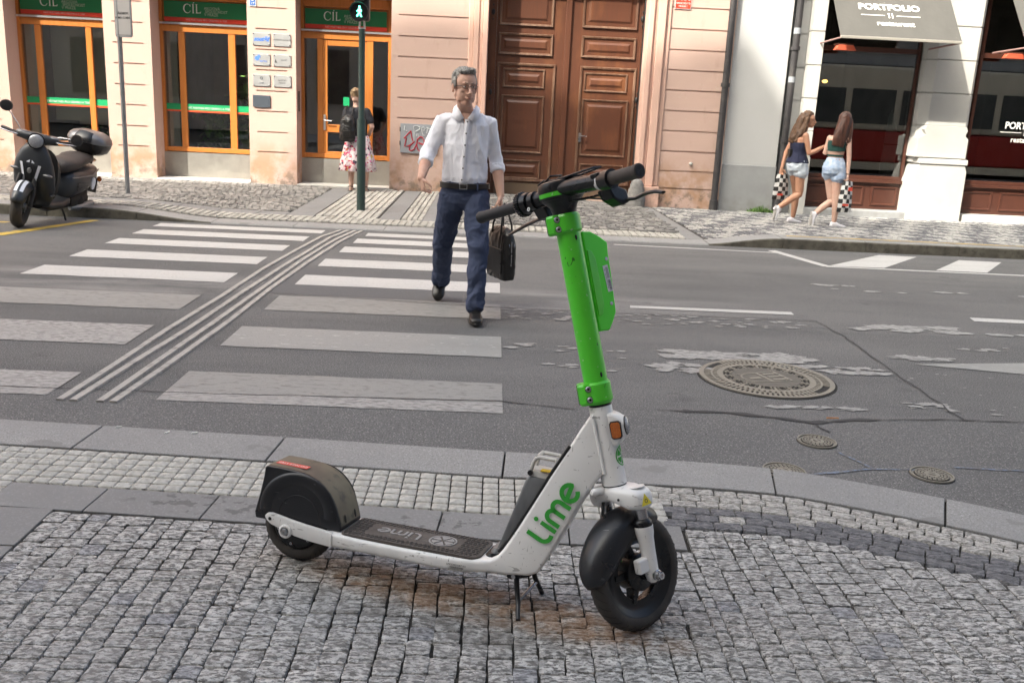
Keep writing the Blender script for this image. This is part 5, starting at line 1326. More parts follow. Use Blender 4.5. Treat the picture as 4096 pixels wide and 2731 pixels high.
# the deck falls slightly toward the front: lift the rear edge of the mat
for o_ in (MAT,):
    for v in o_.data.vertices:
        l = SM.inverted() @ v.co; l.z += .006*max(0, (.45-l.x)/.25) ; v.co = SM @ l
def zmat(x): return ztop + .00624*(.66-x)/.47
mb = MB(SM); k = 0
xx = X0+.014
while xx < X1-.012:
    yy = -W_+.010
    while yy < W_-.008:
        inner = .262 < xx < .575 and abs(yy) < .056
        edge_ok = not (xx > X1-.03 and abs(yy) > W_-.022)
        if not inner and edge_ok:
            d = (1 if k % 2 else -1); s_ = .0058
            for (ax, ay), (bx_, by_) in (((-s_, -s_), (0, s_)), ((0, s_), (s_, -s_))):
                a = V((xx+ax, yy+ay*d, 0)); b = V((xx+bx_, yy+by_*d, 0)); t = (b-a).normalized(); q = V((-t.y, t.x, 0))*.0013; z = zmat(xx)
                mb.add([a+q+V((0,0,z)), a-q+V((0,0,z)), b-q+V((0,0,z)), b+q+V((0,0,z)), a+V((0,0,z+.0026)), b+V((0,0,z+.0026))], [(0,4,5,3),(4,1,2,5),(0,1,4),(3,5,2)])
        yy += .0145; k += 1
    xx += .0152; k += 1
o = mb.build('tread_pattern', mat_rubber, sc); tag(o, kind='stuff')
mb = MB(SM)
def ext(mb2, fn):
    """raise a flat decal a little"""
    t_ = MB(); fn(t_)
    for f in t_.f:
        P = [t_.v[i] for i in f]; n = len(P)
        mb2.add(P+[V((p.x, p.y, p.z-.0025)) for p in P], [list(range(n))]+[(i, (i+1) % n, n+(i+1) % n, n+i) for i in range(n)])
ext(mb, lambda t_: wordmark(t_, lambda u, v: (.432-u, .020-v, zmat(.432-u)+.0022), .0355, .115)); mb.build('mat_wordmark', mat_logo, sc)
mb = MB(SM); ext(mb, lambda t_: citrus(t_, lambda u, v: (.513+u, .0+v, zmat(.51)+.0022), .046)); mb.build('mat_emblem', mat_logo, sc)
# serial text on the deck flank
for s_, z, sz in (('LMGE4021087193', -.0125, .0085), ('LMGE4021087193', -.0255, .0055)): text('lettering', s_, sz, letter_dark, SM @ frame((.595, -.0967, z), (1,0,0), (0,0,1)), sc, 0.0001)
mb = MB(SM); random.seed(2); x = .575
while x < .618: w = random.uniform(.0006, .0018); mb.box(x, x+w, -.0968, -.0966, -.0225, -.0175); x += w+random.uniform(.0006, .0014)
mb.build('barcode', letter_dark, sc)
# battery pack nested behind the beam
mb = MB(SM); secs_b = []
for T, B, w in (((.700,.030),(.752,.030),.036),((.712,.060),(.76,.080),.038),((.748,.165),(.80,.165),.040),((.782,.268),(.85,.262),.041),((.787,.280),(.856,.274),.040),((.790,.286),(.858,.280),.037)):
    T = V((T[0],0,T[1])); B = V((B[0],0,B[1])); c = (T+B)/2; u = (T-B).normalized(); secs_b.append(rrect(c, Y1, u, w, (T-B).length/2, .009, 4))
mb.rings(secs_b); mb.build('battery', battery_m, sc, 40)
mb = MB(SM); mb.rings([rrect((V((.790,0,.287))+V((.86,0,.281)))/2, Y1, (V((.790,0,.287))-V((.86,0,.281))).normalized(), .0385, .036, .01, 4), rrect((V((.793,0,.303))+V((.868,0,.297)))/2, Y1, (V((.790,0,.287))-V((.86,0,.281))).normalized(), .036, .037, .01, 4)]); mb.build('battery_cap', handle_m, sc, 40)
for y in (-.030, .030):
    MB(SM).tube([(.796,y,.292),(.803,y,.325),(.811,y,.340),(.822,y,.345),(.872,y,.342)], .0062, 10, ry=.009).build('battery_handle', handle_m, sc, 60)
MB(SM).tube([(.815,-.032,.345),(.815,.032,.345)], .0065, 10).build('battery_handle', handle_m, sc, 60)
MB(SM).tube([(.798,-.037,.296),(.798,-.044,.296)], .0085, 14).build('lock_screw', sc_black, sc, 40)
MB(SM).box(.828, .868, -.041, -.018, .3035, .308).build('latch', yellow_m, sc, bevel=.002)
mb = MB(SM)
for y in (-1, 1): mb.tube([(.715,y*.046,.035),(.745,y*.046,.075),(.80,y*.046,.178),(.865,y*.044,.305),(.915,y*.041,.395)], .006, 8)
mb.build('rubber_seal', sc_black, sc, 60)
mb = MB(SM); mb.rings([rrect(V((.708,0,.012)), Y1, V((1,0,0)), .050, .042, .03, 5), rrect(V((.710,0,.026)), Y1, V((1,0,.1)), .048, .036, .03, 5)]); mb.build('battery_collar', sc_black, sc, 40)
mb = MB(SM); mb.rings([rrect(V((.714,0,.024)), Y1, V((1,0,0)), .044, .032, .026, 5), rrect(V((.720,0,.044)), Y1, V((1,0,.2)), .041, .030, .024, 5)]); mb.build('battery_socket', battery_m, sc, 40)
# rear wheel
def wheel(M0, r, hw, name, motor, rim_r):
    prof = []
    for k in range(25):
        a = 2*math.pi*k/24; prof.append((r-hw*.95+hw*.95*math.cos(a)*1.0, hw*math.sin(a)))
    mb = MB(M0); mb.lathe(prof[:-1], 72, close=True); ty = mb.build('tyre', tyre_m, sc, 60)
    mb = MB(M0); N_ = 34     # tread cuts as shallow ribs
    for k in range(N_):
        for s_ in (-1, 1):
            a0 = 2*math.pi*k/N_+(.09 if s_ > 0 else 0); P = []
            for j in range(6):
                t = j/5; ph = R(8+62*t)*s_; a = a0+.16*t; rr = r-hw*.95+hw*.965*math.cos(ph); P.append((rr*math.cos(a), rr*math.sin(a), hw*1.005*math.sin(ph)))
            mb.tube(P, .0011, 4)
    mb.build('tread_groove', iron_dark, ty)
    return ty
RW = SM @ Matrix.Rotation(R(90), 4, 'X')
wheel(RW, .128, .028, 'rear', True, .09)
mb = MB(RW); mb.lathe([(0,-.030),(.06,-.034),(.078,-.030),(.086,-.022),(.090,-.024),(.096,-.022),(.096,.022),(.090,.024),(.086,.022),(.078,.030),(.06,.034),(0,.030)], 48); mb.build('wheel_hub', sc_black, sc, 30)
mb = MB(RW)
for k in range(6): a = 2*math.pi*k/6+.3; mb.lathe([(0,.030),(.005,.030),(.005,.0345),(.002,.0345),(.002,.032),(0,.032)], 8, M=Matrix.Translation((.066*math.cos(a), .066*math.sin(a), 0)))
mb.build('hub_screw', steel, sc, 30)
# rear fender: shell over the wheel, near and far flanks with a raised arch
prof_f = [(-.126,.020),(-.130,.040),(-.112,.105),(-.098,.165),(-.094,.198),(-.086,.2035),(-.040,.2025),(.006,.200),(.045,.195),(.071,.188),(.098,.177),(.121,.161),(.143,.139),(.157,.117),(.168,.094),(.179,.060),(.186,.034),(.188,.020)]
def shell(y0, y1, name, m):
    mb = MB(SM); mb.prismy(prof_f, y0, y1); return mb.build(name, m, sc, bevel=.007, seg=3)
shell(-.074, .074, 'rear_fender', fender_m)
mb = MB(SM); top = prof_f[5:-1]; n = len(top)
mb.add([(x*1.0+.0004*0, -.066, z) for x, z in top]+[(x, .066, z) for x, z in top], [])
rings = []
for x, z in top:
    pass
# dusty strip lying on the upper face
vs = []
for i, (x, z) in enumerate(top):
    a = V((top[max(i-1,0)][0], top[max(i-1,0)][1], 0)); b = V((top[min(i+1,n-1)][0], top[min(i+1,n-1)][1], 0)); t = (b-a).normalized(); q = V((-t.y, t.x, 0))*.0009
    if q.y < 0 and q.x < 0: q = -q
    vs.append((x+q.x, z+q.y))
mb = MB(SM); mb.add([(x, -.0655, z) for x, z in vs]+[(x, .0655, z) for x, z in vs], [(i, i+1, n+i+1, n+i) for i in range(n-1)]); mb.build('fender_top', fender_dusty, sc, 60)
for y in (-1, 1):       # raised arch on the flank
    mb = MB(SM); rings = []; N_ = 30
    for i in range(N_+1):
        a = R(-4+188*i/N_); c_ = V((.030, 0, .062)); ring = []
        for (dr, dy) in ((-.030,-.001),(-.018,.004),(-.006,.0075),(.006,.0065),(.013,.002),(.015,-.001)):
            rr = .118+dr; ring.append((c_.x+rr*math.cos(a)*1.06, y*(.074+dy), c_.z+rr*math.sin(a)))
        rings.append(ring)
    vs = [p for r_ in rings for p in r_]; mb.add(vs, [(i*6+j, i*6+j+1, (i+1)*6+j+1, (i+1)*6+j) for i in range(N_) for j in range(5)]); mb.build('fender_arch', fender_m, sc, 50)
    mb = MB(SM)
    MB
    for rr in (.074,):
        P = [(.035+rr*math.cos(R(a)), y*.0745, .045+rr*math.sin(R(a))) for a in range(-20, 201, 8)]; mb.tube(P, .0012, 5)
    mb.build('fender_rib', fender_m, sc, 60)
mb = MB(SM)
for y in (-.035, .035): mb.add([V((.1806+.0030*math.sin(t_)*.3+.010*0, y+.007*math.cos(t_), .052+.014*math.sin(t_)))+V((.0032-.0042*math.sin(t_), 0, 0)) for t_ in np.linspace(0, 6.1, 12)], [list(range(12))])
mb.build('fender_hole', iron_dark, sc)
mb = MB(SM); mb.add([(-.075,-.040,.2062),(.040,-.040,.2005),(.040,-.010,.2005),(-.075,-.010,.2062)], [(0,1,2,3)]); st_o = mb.build('warning_sticker', label_red, sc)
text('lettering', 'DO NOT STEP', .0165, label_white, SM @ frame((-.0175, -.025, .2038), (-1,0,.049), (0,-1,0)), sc, .0001)
# kickstand
mb = MB(SM); mb.prismy([(.735,-.024),(.83,-.018),(.815,-.036),(.785,-.048),(.755,-.056),(.740,-.050)], -.030, .030); mb.build('kickstand_bracket', sc_black, sc, bevel=.003)
mb = MB(SM); mb.box(.700,.745,-.045,.045,-.040,-.026); mb.build('deck_underside_clip', handle_m, sc, bevel=.003)
MB(SM).tube([(.763,-.032,-.043),(.763,-.0315-.004,-.043)], .007, 12).build('pivot_bolt', steel, sc, 40)
foot1 = V((.804, -.097, -.150)); foot2 = V((.828, .088, -.131))
mb = MB(SM); mb.tube([(.770,-.022,-.045),(.778,-.035,-.080),(.790,-.055,-.118),(.797,-.078,-.135),tuple(foot1)], [.0085,.0085,.008,.0075,.0075], 12); mb.tube([(.812,.018,-.030),(.815,.035,-.062),(.822,.055,-.092),tuple(foot2)], [.0085,.0085,.008,.008], 12); mb.build('kickstand', sc_black, sc, 50)
MB(SM).tube([(.789,-.052,-.112),(.819,.045,-.078)], .006, 10).build('kickstand_brace', steel, sc, 50)
# steered assembly -----------------------------------------------------------
mb = MB(ST); rings = []
for l, f0, f1, k0, k1, rd in ((-.107,-.006,.036,-.066,-.030,.014),(-.101,-.018,.046,-.072,-.022,.018),(-.088,-.026,.052,-.073,-.015,.018),(-.065,-.034,.052,-.071,-.010,.018),(-.046,-.040,.050,-.060,-.005,.018),(-.02,-.042,.046,-.050,-.003,.015),(0,-.042,.044,-.047,-.003,.015),
                           (.02,-.042,.046,-.050,-.003,.015),(.046,-.040,.050,-.060,-.005,.018),(.065,-.034,.052,-.071,-.010,.018),(.088,-.026,.052,-.073,-.015,.018),(.101,-.018,.046,-.072,-.022,.018),(.107,-.006,.036,-.066,-.030,.014)):
    rings.append(rrect(V(((f0+f1)/2, l, (k0+k1)/2)), V((1,0,0)), V((0,0,1)), (f1-f0)/2, (k1-k0)/2, rd, 4))
mb.rings(rings); mb.build('fork_crown', sc_white, sc, 50)
MB(ST).lathe([(0,-.020),(.040,-.020),(.038,-.006),(.036,-.0045),(0,-.0045)], 32).build('crown_boss', sc_white, sc, 40)
MB(ST).tube([(-.04,.018,-.012),(-.068,.02,-.010)], .013, 14, roundcap=True).build('steering_stop', sc_white, sc, 50)
MB(ST @ Matrix.Translation((.018,-.073,-.0105))).lathe([(0,0),(.024,0),(.0235,.0012),(0,.0016)], 28).build('crown_plug', sc_white, sc, 40)
MB(ST).tube([(-.043+.088-.088,-.052,-.035),(-.046,-.052,-.035)], .004, 10).build('crown_bolt', sc_black, sc, 40)
cm = frame((0,0,0), (0,-1,0), (0,0,1))   # faces forward
# warning triangle and serial on the outward flank of the crown
TR = ST @ frame((-.0325,-.080,-.048), (.12,-1,0), (0,0,1))
mb = MB(ST @ frame((.0355,-.1052,-.052), (.35,-.0,0.0), (0,0,1)))
for sgn in (1,):
    pass
MB(ST @ frame((.010,-.1082,-.046), (1,0,0), (0,.12,1))).prism([(-.020,-.015),(.020,-.015),(0,.019)], lambda a, b: (a, b, .0012), lambda a, b: (a, b, 0)).build('warning_triangle', label_yellow, sc)
MB(ST @ frame((.010,-.1098,-.049), (1,0,0), (0,.12,1))).lathe([(.004,0),(.006,0),(.006,.0006),(.004,.0006)], 14, close=True).build('warning_symbol', letter_dark, sc)
AX = V((.01665, 0, -.27735)); LG = .0725
for y in (-1, 1):
    L0 = ST @ Matrix.Translation((AX.x, y*LG, 0))
    MB(L0).lathe([(0,-.125),(.0185,-.125),(.0185,-.060),(0,-.060)], 24).build('fork_stanchion', steel, sc, 40)
    MB(L0).lathe([(0,-.1285),(.0275,-.1285),(.0285,-.120),(.0255,-.113),(.021,-.107),(.0185,-.106),(0,-.106)], 28).build('dust_boot', sc_black, sc, 40)
    mb = MB(L0); mb.lathe([(0,-.300),(.010,-.300),(.0175,-.293),(.0205,-.28),(.0215,-.25),(.0225,-.20),(.0245,-.165),(.0275,-.150),(.0285,-.129),(.026,-.1285),(0,-.1285)], 28); mb.build('fork_leg', sc_white, sc, 40)
    if y < 0: MB(L0).add(*(lambda b: (b.v, b.f))(MB().box(-.056, -.012, -.012, .014, -.262, -.218))).build('fork_tab', sc_white, sc, bevel=.006)
    MB(L0 @ Matrix.Translation((0, y*.016, AX.z)) @ Matrix.Rotation(R(90)*-y, 4, 'X')).lathe([(0,0),(.0155,0),(.0155,.004),(.0165,.008),(.0135,.010),(.0125,.017),(.006,.018),(.006,.024),(0,.025)], 22).build('axle_nut', steel, sc, 30)
    MB(L0 @ Matrix.Translation((0, y*.034, AX.z)) @ Matrix.Rotation(R(90)*-y, 4, 'X')).lathe([(.006,0),(.0115,0),(.0115,.006),(.006,.006)], 6, close=True).build('axle_nut', chrome, sc, 20)
FW = ST @ Matrix.Translation(AX) @ Matrix.Rotation(R(90), 4, 'X')
wheel(FW, .1766, .028, 'front', False, .13)
mb = MB(FW); mb.lathe([(.141,-.017),(.144,-.020),(.137,-.024),(.130,-.022),(.118,-.014),(.102,-.010),(.088,-.012),(.084,-.014),(.082,0),(.084,.014),(.088,.012),(.102,.010),(.118,.014),(.130,.022),(.137,.024),(.144,.020),(.141,.017)], 72, close=True); mb.build('wheel_rim', sc_black, sc, 40)
mb = MB(FW); mb.lathe([(0,-.052),(.018,-.052),(.022,-.040),(.050,-.034),(.056,-.028),(.056,.028),(.050,.034),(.022,.040),(.018,.052),(0,.052)], 40); mb.build('wheel_hub', sc_black, sc, 40)
mb = MB(FW)
for k in range(5):
    a = 2*math.pi*k/5+.55; Mr = Matrix.Rotation(a, 4, 'Z'); mb.prismz([(.040,-.015),(.095,-.008),(.095,.008),(.040,.015)], -.016, .016, M=Mr)
mb.build('wheel_spoke', sc_black, sc, bevel=.003)
MB(FW).tube([(-.060,-.030,-.030),(-.095,-.018,-.028)], .005, 8).build('valve', alu, sc, 50)
for s_, a0 in (('60/193-8', -100), ('TUBELESS', -25), ('60/193-8', 120)):
    for k, ch in enumerate(s_):
        a = R(a0)+k*.062; rr = .1575
        text('tyre_lettering', ch, .011, tyre_m, FW @ Matrix.Translation((rr*math.cos(a), rr*math.sin(a), .0262)) @ Matrix.Rotation(a-math.pi/2, 4, 'Z'), sc, .0008)
# front fender
mb = MB(ST @ Matrix.Translation(AX)); rows = []; NA = 44
for i in range(NA+1):
    t = i/NA; th = R(177-126*t)
    rin = float(np.interp(math.degrees(th), [51,60,75,92,110,122,134,146,156,166,173,177], [.172,.156,.142,.128,.116,.112,.116,.124,.136,.150,.168,.190])); row = []
    ro = float(np.interp(t, [0,.03,.10,.9,1], [.194,.198,.201,.199,.190])); wf = float(np.interp(t, [0,.015,.04,.08,.16,.85,.94,1], [.30,.52,.72,.86,1,1,.85,.45]))
    for s_, fy in ((-1,1),(-1,.75),(-1,.5),(-1,.25),(-1,.06),(-.85,0),(-.6,0),(-.3,0),(0,0),(.3,0),(.6,0),(.85,0),(1,.06),(1,.25),(1,.5),(1,.75),(1,1)):
        if fy == 0: rr = ro - .020*abs(s_)**3.2; yy = s_*.052*wf
        else: rr = (ro-.020)+(min(rin, ro-.021)-(ro-.020))*fy; yy = s_*(.052+.007*math.sin(math.pi*min(1, fy*.6+.1)))*wf
        row.append((rr*math.cos(th), yy, rr*math.sin(th)))
    rows.append(row)
n = len(rows[0]); vs = [p for r_ in rows for p in r_]; mb.add(vs, [(i*n+j, i*n+j+1, (i+1)*n+j+1, (i+1)*n+j) for i in range(NA) for j in range(n-1)])
o = mb.build('front_fender', fender_m, sc, 60); m_ = o.modifiers.new('thickness', 'SOLIDIFY'); m_.thickness = .003; m_.offset = -1
# brake hose
MB(ST).tube([(-.03,.03,-.05),(-.055,.015,-.08),(-.045,-.0,-.13),(-.06,.03,-.18)], .0055, 10).build('brake_hose', sc_black, sc, 60)
# stem
MB(ST).lathe([(0,.246),(.036,.246),(.0362,.80),(0,.80)], 44).build('stem_tube', sc_green, sc, 40)
def clamp(k0, k1, rr):
    a0 = math.atan2(.62, -.78); d_ = V((math.cos(a0), math.sin(a0), 0)); q = V((-d_.y, d_.x, 0))
    if q.dot(V((-.67, -.73, 0))) < 0: q = -q            # q points to the kerb side where the bolts enter
    def rad(a, ins):
        u = V((math.cos(a), math.sin(a), 0)); x, y = u.dot(d_), u.dot(q); r_ = rr
        if x > 0:
            poly = [(0,.036),(.042,.036),(.059,.022),(.060,-.022),(.042,-.036),(0,-.036)]
            for (x0, y0), (x1, y1) in zip(poly[:-1], poly[1:]):
                den = x*(y1-y0)-y*(x1-x0)
                if abs(den) > 1e-9:
                    t = (x0*(y1-y0)-y0*(x1-x0))/den; k = (x0*y-y0*x)/-den if False else ((x*t-x0)*(x1-x0)+(y*t-y0)*(y1-y0))/((x1-x0)**2+(y1-y0)**2)
                    if t > 0 and -.001 <= k <= 1.001: r_ = max(r_, t)
        return r_-ins
    mb = MB(ST); N_ = 96
    mb.rings([[(rad(2*math.pi*i/N_, ins)*math.cos(2*math.pi*i/N_), rad(2*math.pi*i/N_, ins)*math.sin(2*math.pi*i/N_), k) for i in range(N_)] for k, ins in ((k0, .004), (k0+.007, 0), (k1-.007, 0), (k1, .004))]); mb.build('stem_clamp', sc_green, sc, 22)
    F2 = frame((0,0,0), d_, q)
    sg = 1 if F2.col[2].xyz.z > 0 else -1
    z0, z1 = (k0+.003)*sg, (k1-.003)*sg
    MB(ST @ F2).box(.044, .0606, .0050, .0085, min(z0, z1), max(z0, z1)).build('clamp_slot', iron_dark, sc)
    for kk in (k0+(k1-k0)*.25, k0+(k1-k0)*.75):
        Fb = ST @ frame(d_*.028+q*.0362+V((0,0,kk)), (0,0,1), q.cross(V((0,0,1))))
        MB(Fb).lathe([(0,-.002),(.0085,-.002),(.0085,.0006),(.0068,.0026),(.0036,.0026),(.0036,.0008),(0,.0008)], 20).build('clamp_bolt', steel, sc, 30)
        MB(Fb).lathe([(0,.0010),(.0037,.0010),(.0037,.0016),(0,.0016)], 6).build('bolt_socket', iron_dark, sc)
        MB(Fb).lathe([(.0085,.0002),(.0098,.0002),(.0098,.0005),(.0085,.0005)], 20, close=True).build('bolt_seat', iron_dark, sc)
clamp(.249, .313, .0425); clamp(.758, .815, .0425)
for kk in (.741, .333): MB(ST).ell((-.006-.0, -.0358, kk), (.0045,.0016,.008), 10, 6).build('stem_slot', iron_dark, sc)
# battery tracker box on the stem
out = [(.030,.757),(.066,.752),(.100,.733),(.1265,.713),(.1215,.677),(.121,.640),(.111,.502),(.094,.478),(.072,.453),(.030,.456)]
mb = MB(ST); mb.prismy(out, -.026, .026); mb.build('tracker_box', sc_green2, sc, bevel=.005, seg=3)
inn = [(.062,.735),(.083,.722),(.073,.700),(.060,.640),(.060,.560),(.068,.500),(.082,.478),(.06,.470),(.034,.47),(.034,.735)]
mb = MB(ST); mb.prismy([(.034,.700),(.050,.696),(.062,.672),(.064,.60),(.063,.53),(.052,.505),(.034,.500)], -.0300, -.0255); mb.build('tracker_recess', sc_green, sc, bevel=.004, seg=3)
for f, k in ((.1085,.664),(.0965,.530)): MB(ST @ frame((f,-.0258,k), (1,0,0), (0,0,1))).lathe([(0,-.001),(.0058,-.001),(.0058,.001),(.0035,.0014),(0,.0006)], 16).build('box_screw', steel, sc, 30)
LBm = ST @ frame((.0995,-.0266,.606), (-.06,0,1), (-1,0,-.06))
MB(LBm).box(-.040, .040, -.0105, .0105, -.0002, .0004).build('rating_label', label_white, sc)
text('lettering', 'Model: Lime 4.0 RU   CE', .0058, letter_dark, LBm @ Matrix.Translation((0,.0055,.0006)), sc, .0001)
mb = MB(LBm); x = -.036
while x < -.004: w = random.uniform(.0004, .0014); mb.box(x, x+w, -.0082, .0015, .0004, .0007); x += w+random.uniform(.0004, .001)
for k in range(3): mb.box(.0, .034, -.0075+k*.0035, -.0062+k*.0035, .0004, .0007)
mb.build('barcode', letter_dark, sc)
# cockpit
mb = MB(ST); mb.lathe([(0,.812),(.036,.812),(.0365,.822),(.041,.838),(.052,.850),(.060,.857),(.0615,.860),(0,.860)], 44); mb.build('stem_neck', sc_black, sc, 40)
def ovring(k, a, b, cx, cy, n=44): return [(cx+a*math.cos(2*math.pi*i/n), cy+b*math.sin(2*math.pi*i/n), k) for i in range(n)]
mb = MB(ST); mb.rings([ovring(.858,.062,.062,0,0), ovring(.866,.0665,.0665,0,0), ovring(.900,.068,.068,0,-.003), ovring(.909,.064,.064,0,-.003), ovring(.912,.056,.056,0,-.003)]); mb.build('display_housing', sc_black, sc, 40)
mb = MB(ST); P = [math.radians(a) for a in range(-205, -95, 6)]
mb.add([(.0676*math.cos(a), .0676*math.sin(a), .868) for a in P]+[(.0684*math.cos(a), .0684*math.sin(a), .880) for a in P], [(i, i+1, len(P)+i+1, len(P)+i) for i in range(len(P)-1)])
mb.build('green_band', sc_green, sc)
# near half of the bar: deep tapered arm
mb = MB(ST); rings = []
for l, f, k, a, b in ((.0,-.0,.884,.046,.025),(-.05,-.004,.884,.050,.026),(-.09,-.010,.883,.042,.0255),(-.13,-.016,.880,.033,.024),(-.17,-.022,.877,.027,.0225),(-.215,-.028,.873,.021,.019),(-.228,-.030,.8725,.018,.017)):
    rings.append([(f+a*math.cos(t), l, k+b*math.sin(t)) for t in np.linspace(0, 2*math.pi, 29)[:-1]])
mb.rings(rings); mb.build('handlebar', sc_black, sc, 50)
MB(ST).tube([(-.0,.05,.877),(-.012,.12,.8755),(-.020,.185,.873)], [.024,.0225,.021], 28).build('handlebar', sc_black, sc, 50)
GN0, GN1 = V((-.030,-.232,.8725)), V((-.0392,-.3571,.8703)); GF0, GF1 = V((-.021,.185,.873)), V((-.0392,.3571,.8703))
def grip(a, b, r, m, cap_m, name='grip'):
    mb = MB(ST); N_ = 22; n = 40; d = (b-a).normalized(); u = V((0,0,1)); w = d.cross(u).normalized(); u = w.cross(d); rings = []
    prof = [(0,r*.9),(.02,r*1.03)] + [(.05+.85*i/N_, r*(1 if i % 2 else .955)) for i in range(N_*1)] + [(.91,r*1.06),(.97,r*1.10),(.995,r*1.04),(1.0,r*.9)]
    for t, rr in prof: c_ = a.lerp(b, t); rings.append([c_+u*rr*math.cos(2*math.pi*j/n)*(1)+w*rr*math.sin(2*math.pi*j/n) for j in range(n)])
    mb.rings(rings); mb.build(name, m, sc, 50)
    F_ = frame(b+d*.0005, u, d.cross(u))
    MB(ST @ F_).lathe([(0,0),(r*.82,0),(r*.82,.0012),(r*.74,.0012),(r*.74,.0005),(0,.0005)], 32).build('grip_cap', cap_m, sc, 30)
    mb = MB(ST @ F_)
    for k in range(3): mb.box(-r*.62, r*.62, -.0006, .0006, .0004, .0014, M=Matrix.Rotation(k*math.pi/3, 4, 'Z'))
    mb.build('grip_emblem', sc_black, sc)
grip(GN0+V((0,-.012,0)), GN1, .0188, grip_m, grip_dark); grip(GF0, GF1, .0178, grip_dark, grip_dark)
mb = MB(ST); mb.tube([(-.0275,-.205,.873),(-.031,-.246,.8722)], [.026,.0275], 28); mb.build('throttle_collar', sc_black, sc, 40)
MB(ST).tube([(-.0245,-.190,.8745),(-.0262,-.203,.8738)], .0238, 28).build('silver_ring', label_white, sc, 40)
mb = MB(ST); mb.box(-.050,-.020,-.212,-.180,.884,.898); mb.build('throttle_housing', sc_black, sc, bevel=.004)
# bell ring and brake clamp on the far half
mb = MB(ST); N_ = 30; c0, c1 = V((-.0165,.148,.8745)), V((-.0185,.168,.874)); d = (c1-c0).normalized(); u = V((0,0,1)); w = d.cross(u).normalized(); u = w.cross(d); rings = []
for t, rr in ((0,.034),(.1,.0385),(.9,.0385),(1,.034)):
    c_ = c0.lerp(c1, t); rings.append([c_+(u*math.cos(2*math.pi*j/(N_*4))+w*math.sin(2*math.pi*j/(N_*4)))*(rr*(1 if j % 4 < 2 else .93)) for j in range(N_*4)])
mb.rings(rings); mb.build('bell_ring', sc_black, sc, 40)
MB(ST).tube([(-.014,.128,.875),(-.016,.148,.8745)], [.0305,.033], 28).build('bell_body', sc_black, sc, 50)
MB(ST).tube([(-.0115,.100,.876),(-.0135,.118,.8755)], .0275, 28).build('lever_clamp', sc_black, sc, 40)
text('lettering', 'Front', .0085, label_white, ST @ frame((-.0320,.109,.8895), (-.2,-1,0), (-.45,.0,1)), sc, .0001); text('lettering', 'Brake', .0085, label_white, ST @ frame((-.0357,.109,.8815), (-.2,-1,0), (-.45,.0,1)), sc, .0001)
MB(ST @ frame((-.0400,.110,.853), (0,-1,0), (.2,0,1))).lathe([(.003,0),(.0062,0),(.0062,.002),(.003,.002)], 16, close=True).build('clamp_bolt', label_white, sc, 30)
def lever(sgn, P, r0):
    mb = MB(ST); mb.tube([(f, sgn*l, k) for l, f, k in P], [.0085*q for q in r0], 12, ry=[.0048*q for q in r0], ref=(1,0,.2)); mb.build('brake_lever', sc_black, sc, 50)
lever(1, [(.085,.020,.838),(.12,.028,.826),(.17,.034,.822),(.22,.036,.817),(.27,.034,.808),(.31,.030,.800)], [1.2,1.2,1.15,1.2,1.1,.8])
lever(-1, [(.175,.030,.832),(.205,.048,.816),(.235,.058,.812),(.275,.060,.819),(.315,.056,.817),(.345,.050,.808)], [1.2,1.1,1.1,1.2,1.2,.9])
mb = MB(ST); mb.prismy([(-.020,.850),(.018,.855),(.040,.842),(.042,.822),(.020,.812),(-.005,.818)], .066, .118); mb.build('brake_mount', sc_black, sc, bevel=.004)
mb = MB(ST); mb.prismy([(-.020,.850),(.018,.855),(.050,.842),(.055,.808),(.030,.800),(-.005,.822)], -.215, -.165); mb.build('brake_mount', sc_black, sc, bevel=.005)
MB(ST).tube([(.02,-.17,.845),(.0,-.12,.842),(-.02,-.05,.845)], .0035, 8).build('brake_cable', sc_black, sc, 50)
# phone holder
def loop(P, r=.0032): MB(ST).tube([(f, l, k+.009) for l, f, k in P]+[(P[0][1], P[0][0], P[0][2]+.009)], r, 8).build('phone_holder', sc_black, sc, 50)
loop([(.060,-.030,.905),(.060,.012,.905),(.032,.012,.913),(.032,-.030,.913)]); loop([(.030,-.032,.907),(.030,.012,.907),(-.002,.012,.920),(-.002,-.032,.920)])
loop([(-.05,-.02,.907),(-.05,.030,.907),(-.160,.020,.910),(-.160,-.010,.910)]); MB(ST).box(-.030,.030,-.075,.055,.911,.918).build('phone_cradle', sc_black, sc, bevel=.003)
# ------------------------------------------------------------------ street furniture
tl = thing('pedestrian_signal', (-1.775, 12.68, 0), 'dark green pole with a round pedestrian light showing a green walking man', 'traffic light')
Z0 = zf(-1.775, 12.68)-.01; TX, TY_ = -1.775, 12.68
MB().tube([(TX,TY_,Z0-.02),(TX,TY_,1.20),(TX,TY_,1.24),(TX,TY_,2.38)], [.058,.058,.043,.0415], 24).build('pole', pole_green, tl, 30)
MB().tube([(TX,TY_,1.195),(TX,TY_,1.235)], [.061,.056], 24).build('pole_collar', pole_green, tl, 30)
mb = MB()
for x in (-.032, .032): mb.tube([(TX+x,TY_,2.375),(TX+x,TY_,2.40),(TX+x*.8,TY_,2.48)], .013, 8)
mb.tube([(TX,TY_,2.37),(TX,TY_,2.385)], .045, 20); mb.build('mount_bracket', alu, tl, 40)
mb = MB(); mb.box(TX-.095,TX+.095,TY_-.05,TY_+.10,2.47,2.93); mb.build('housing', black_plastic, tl, bevel=.03, seg=3)
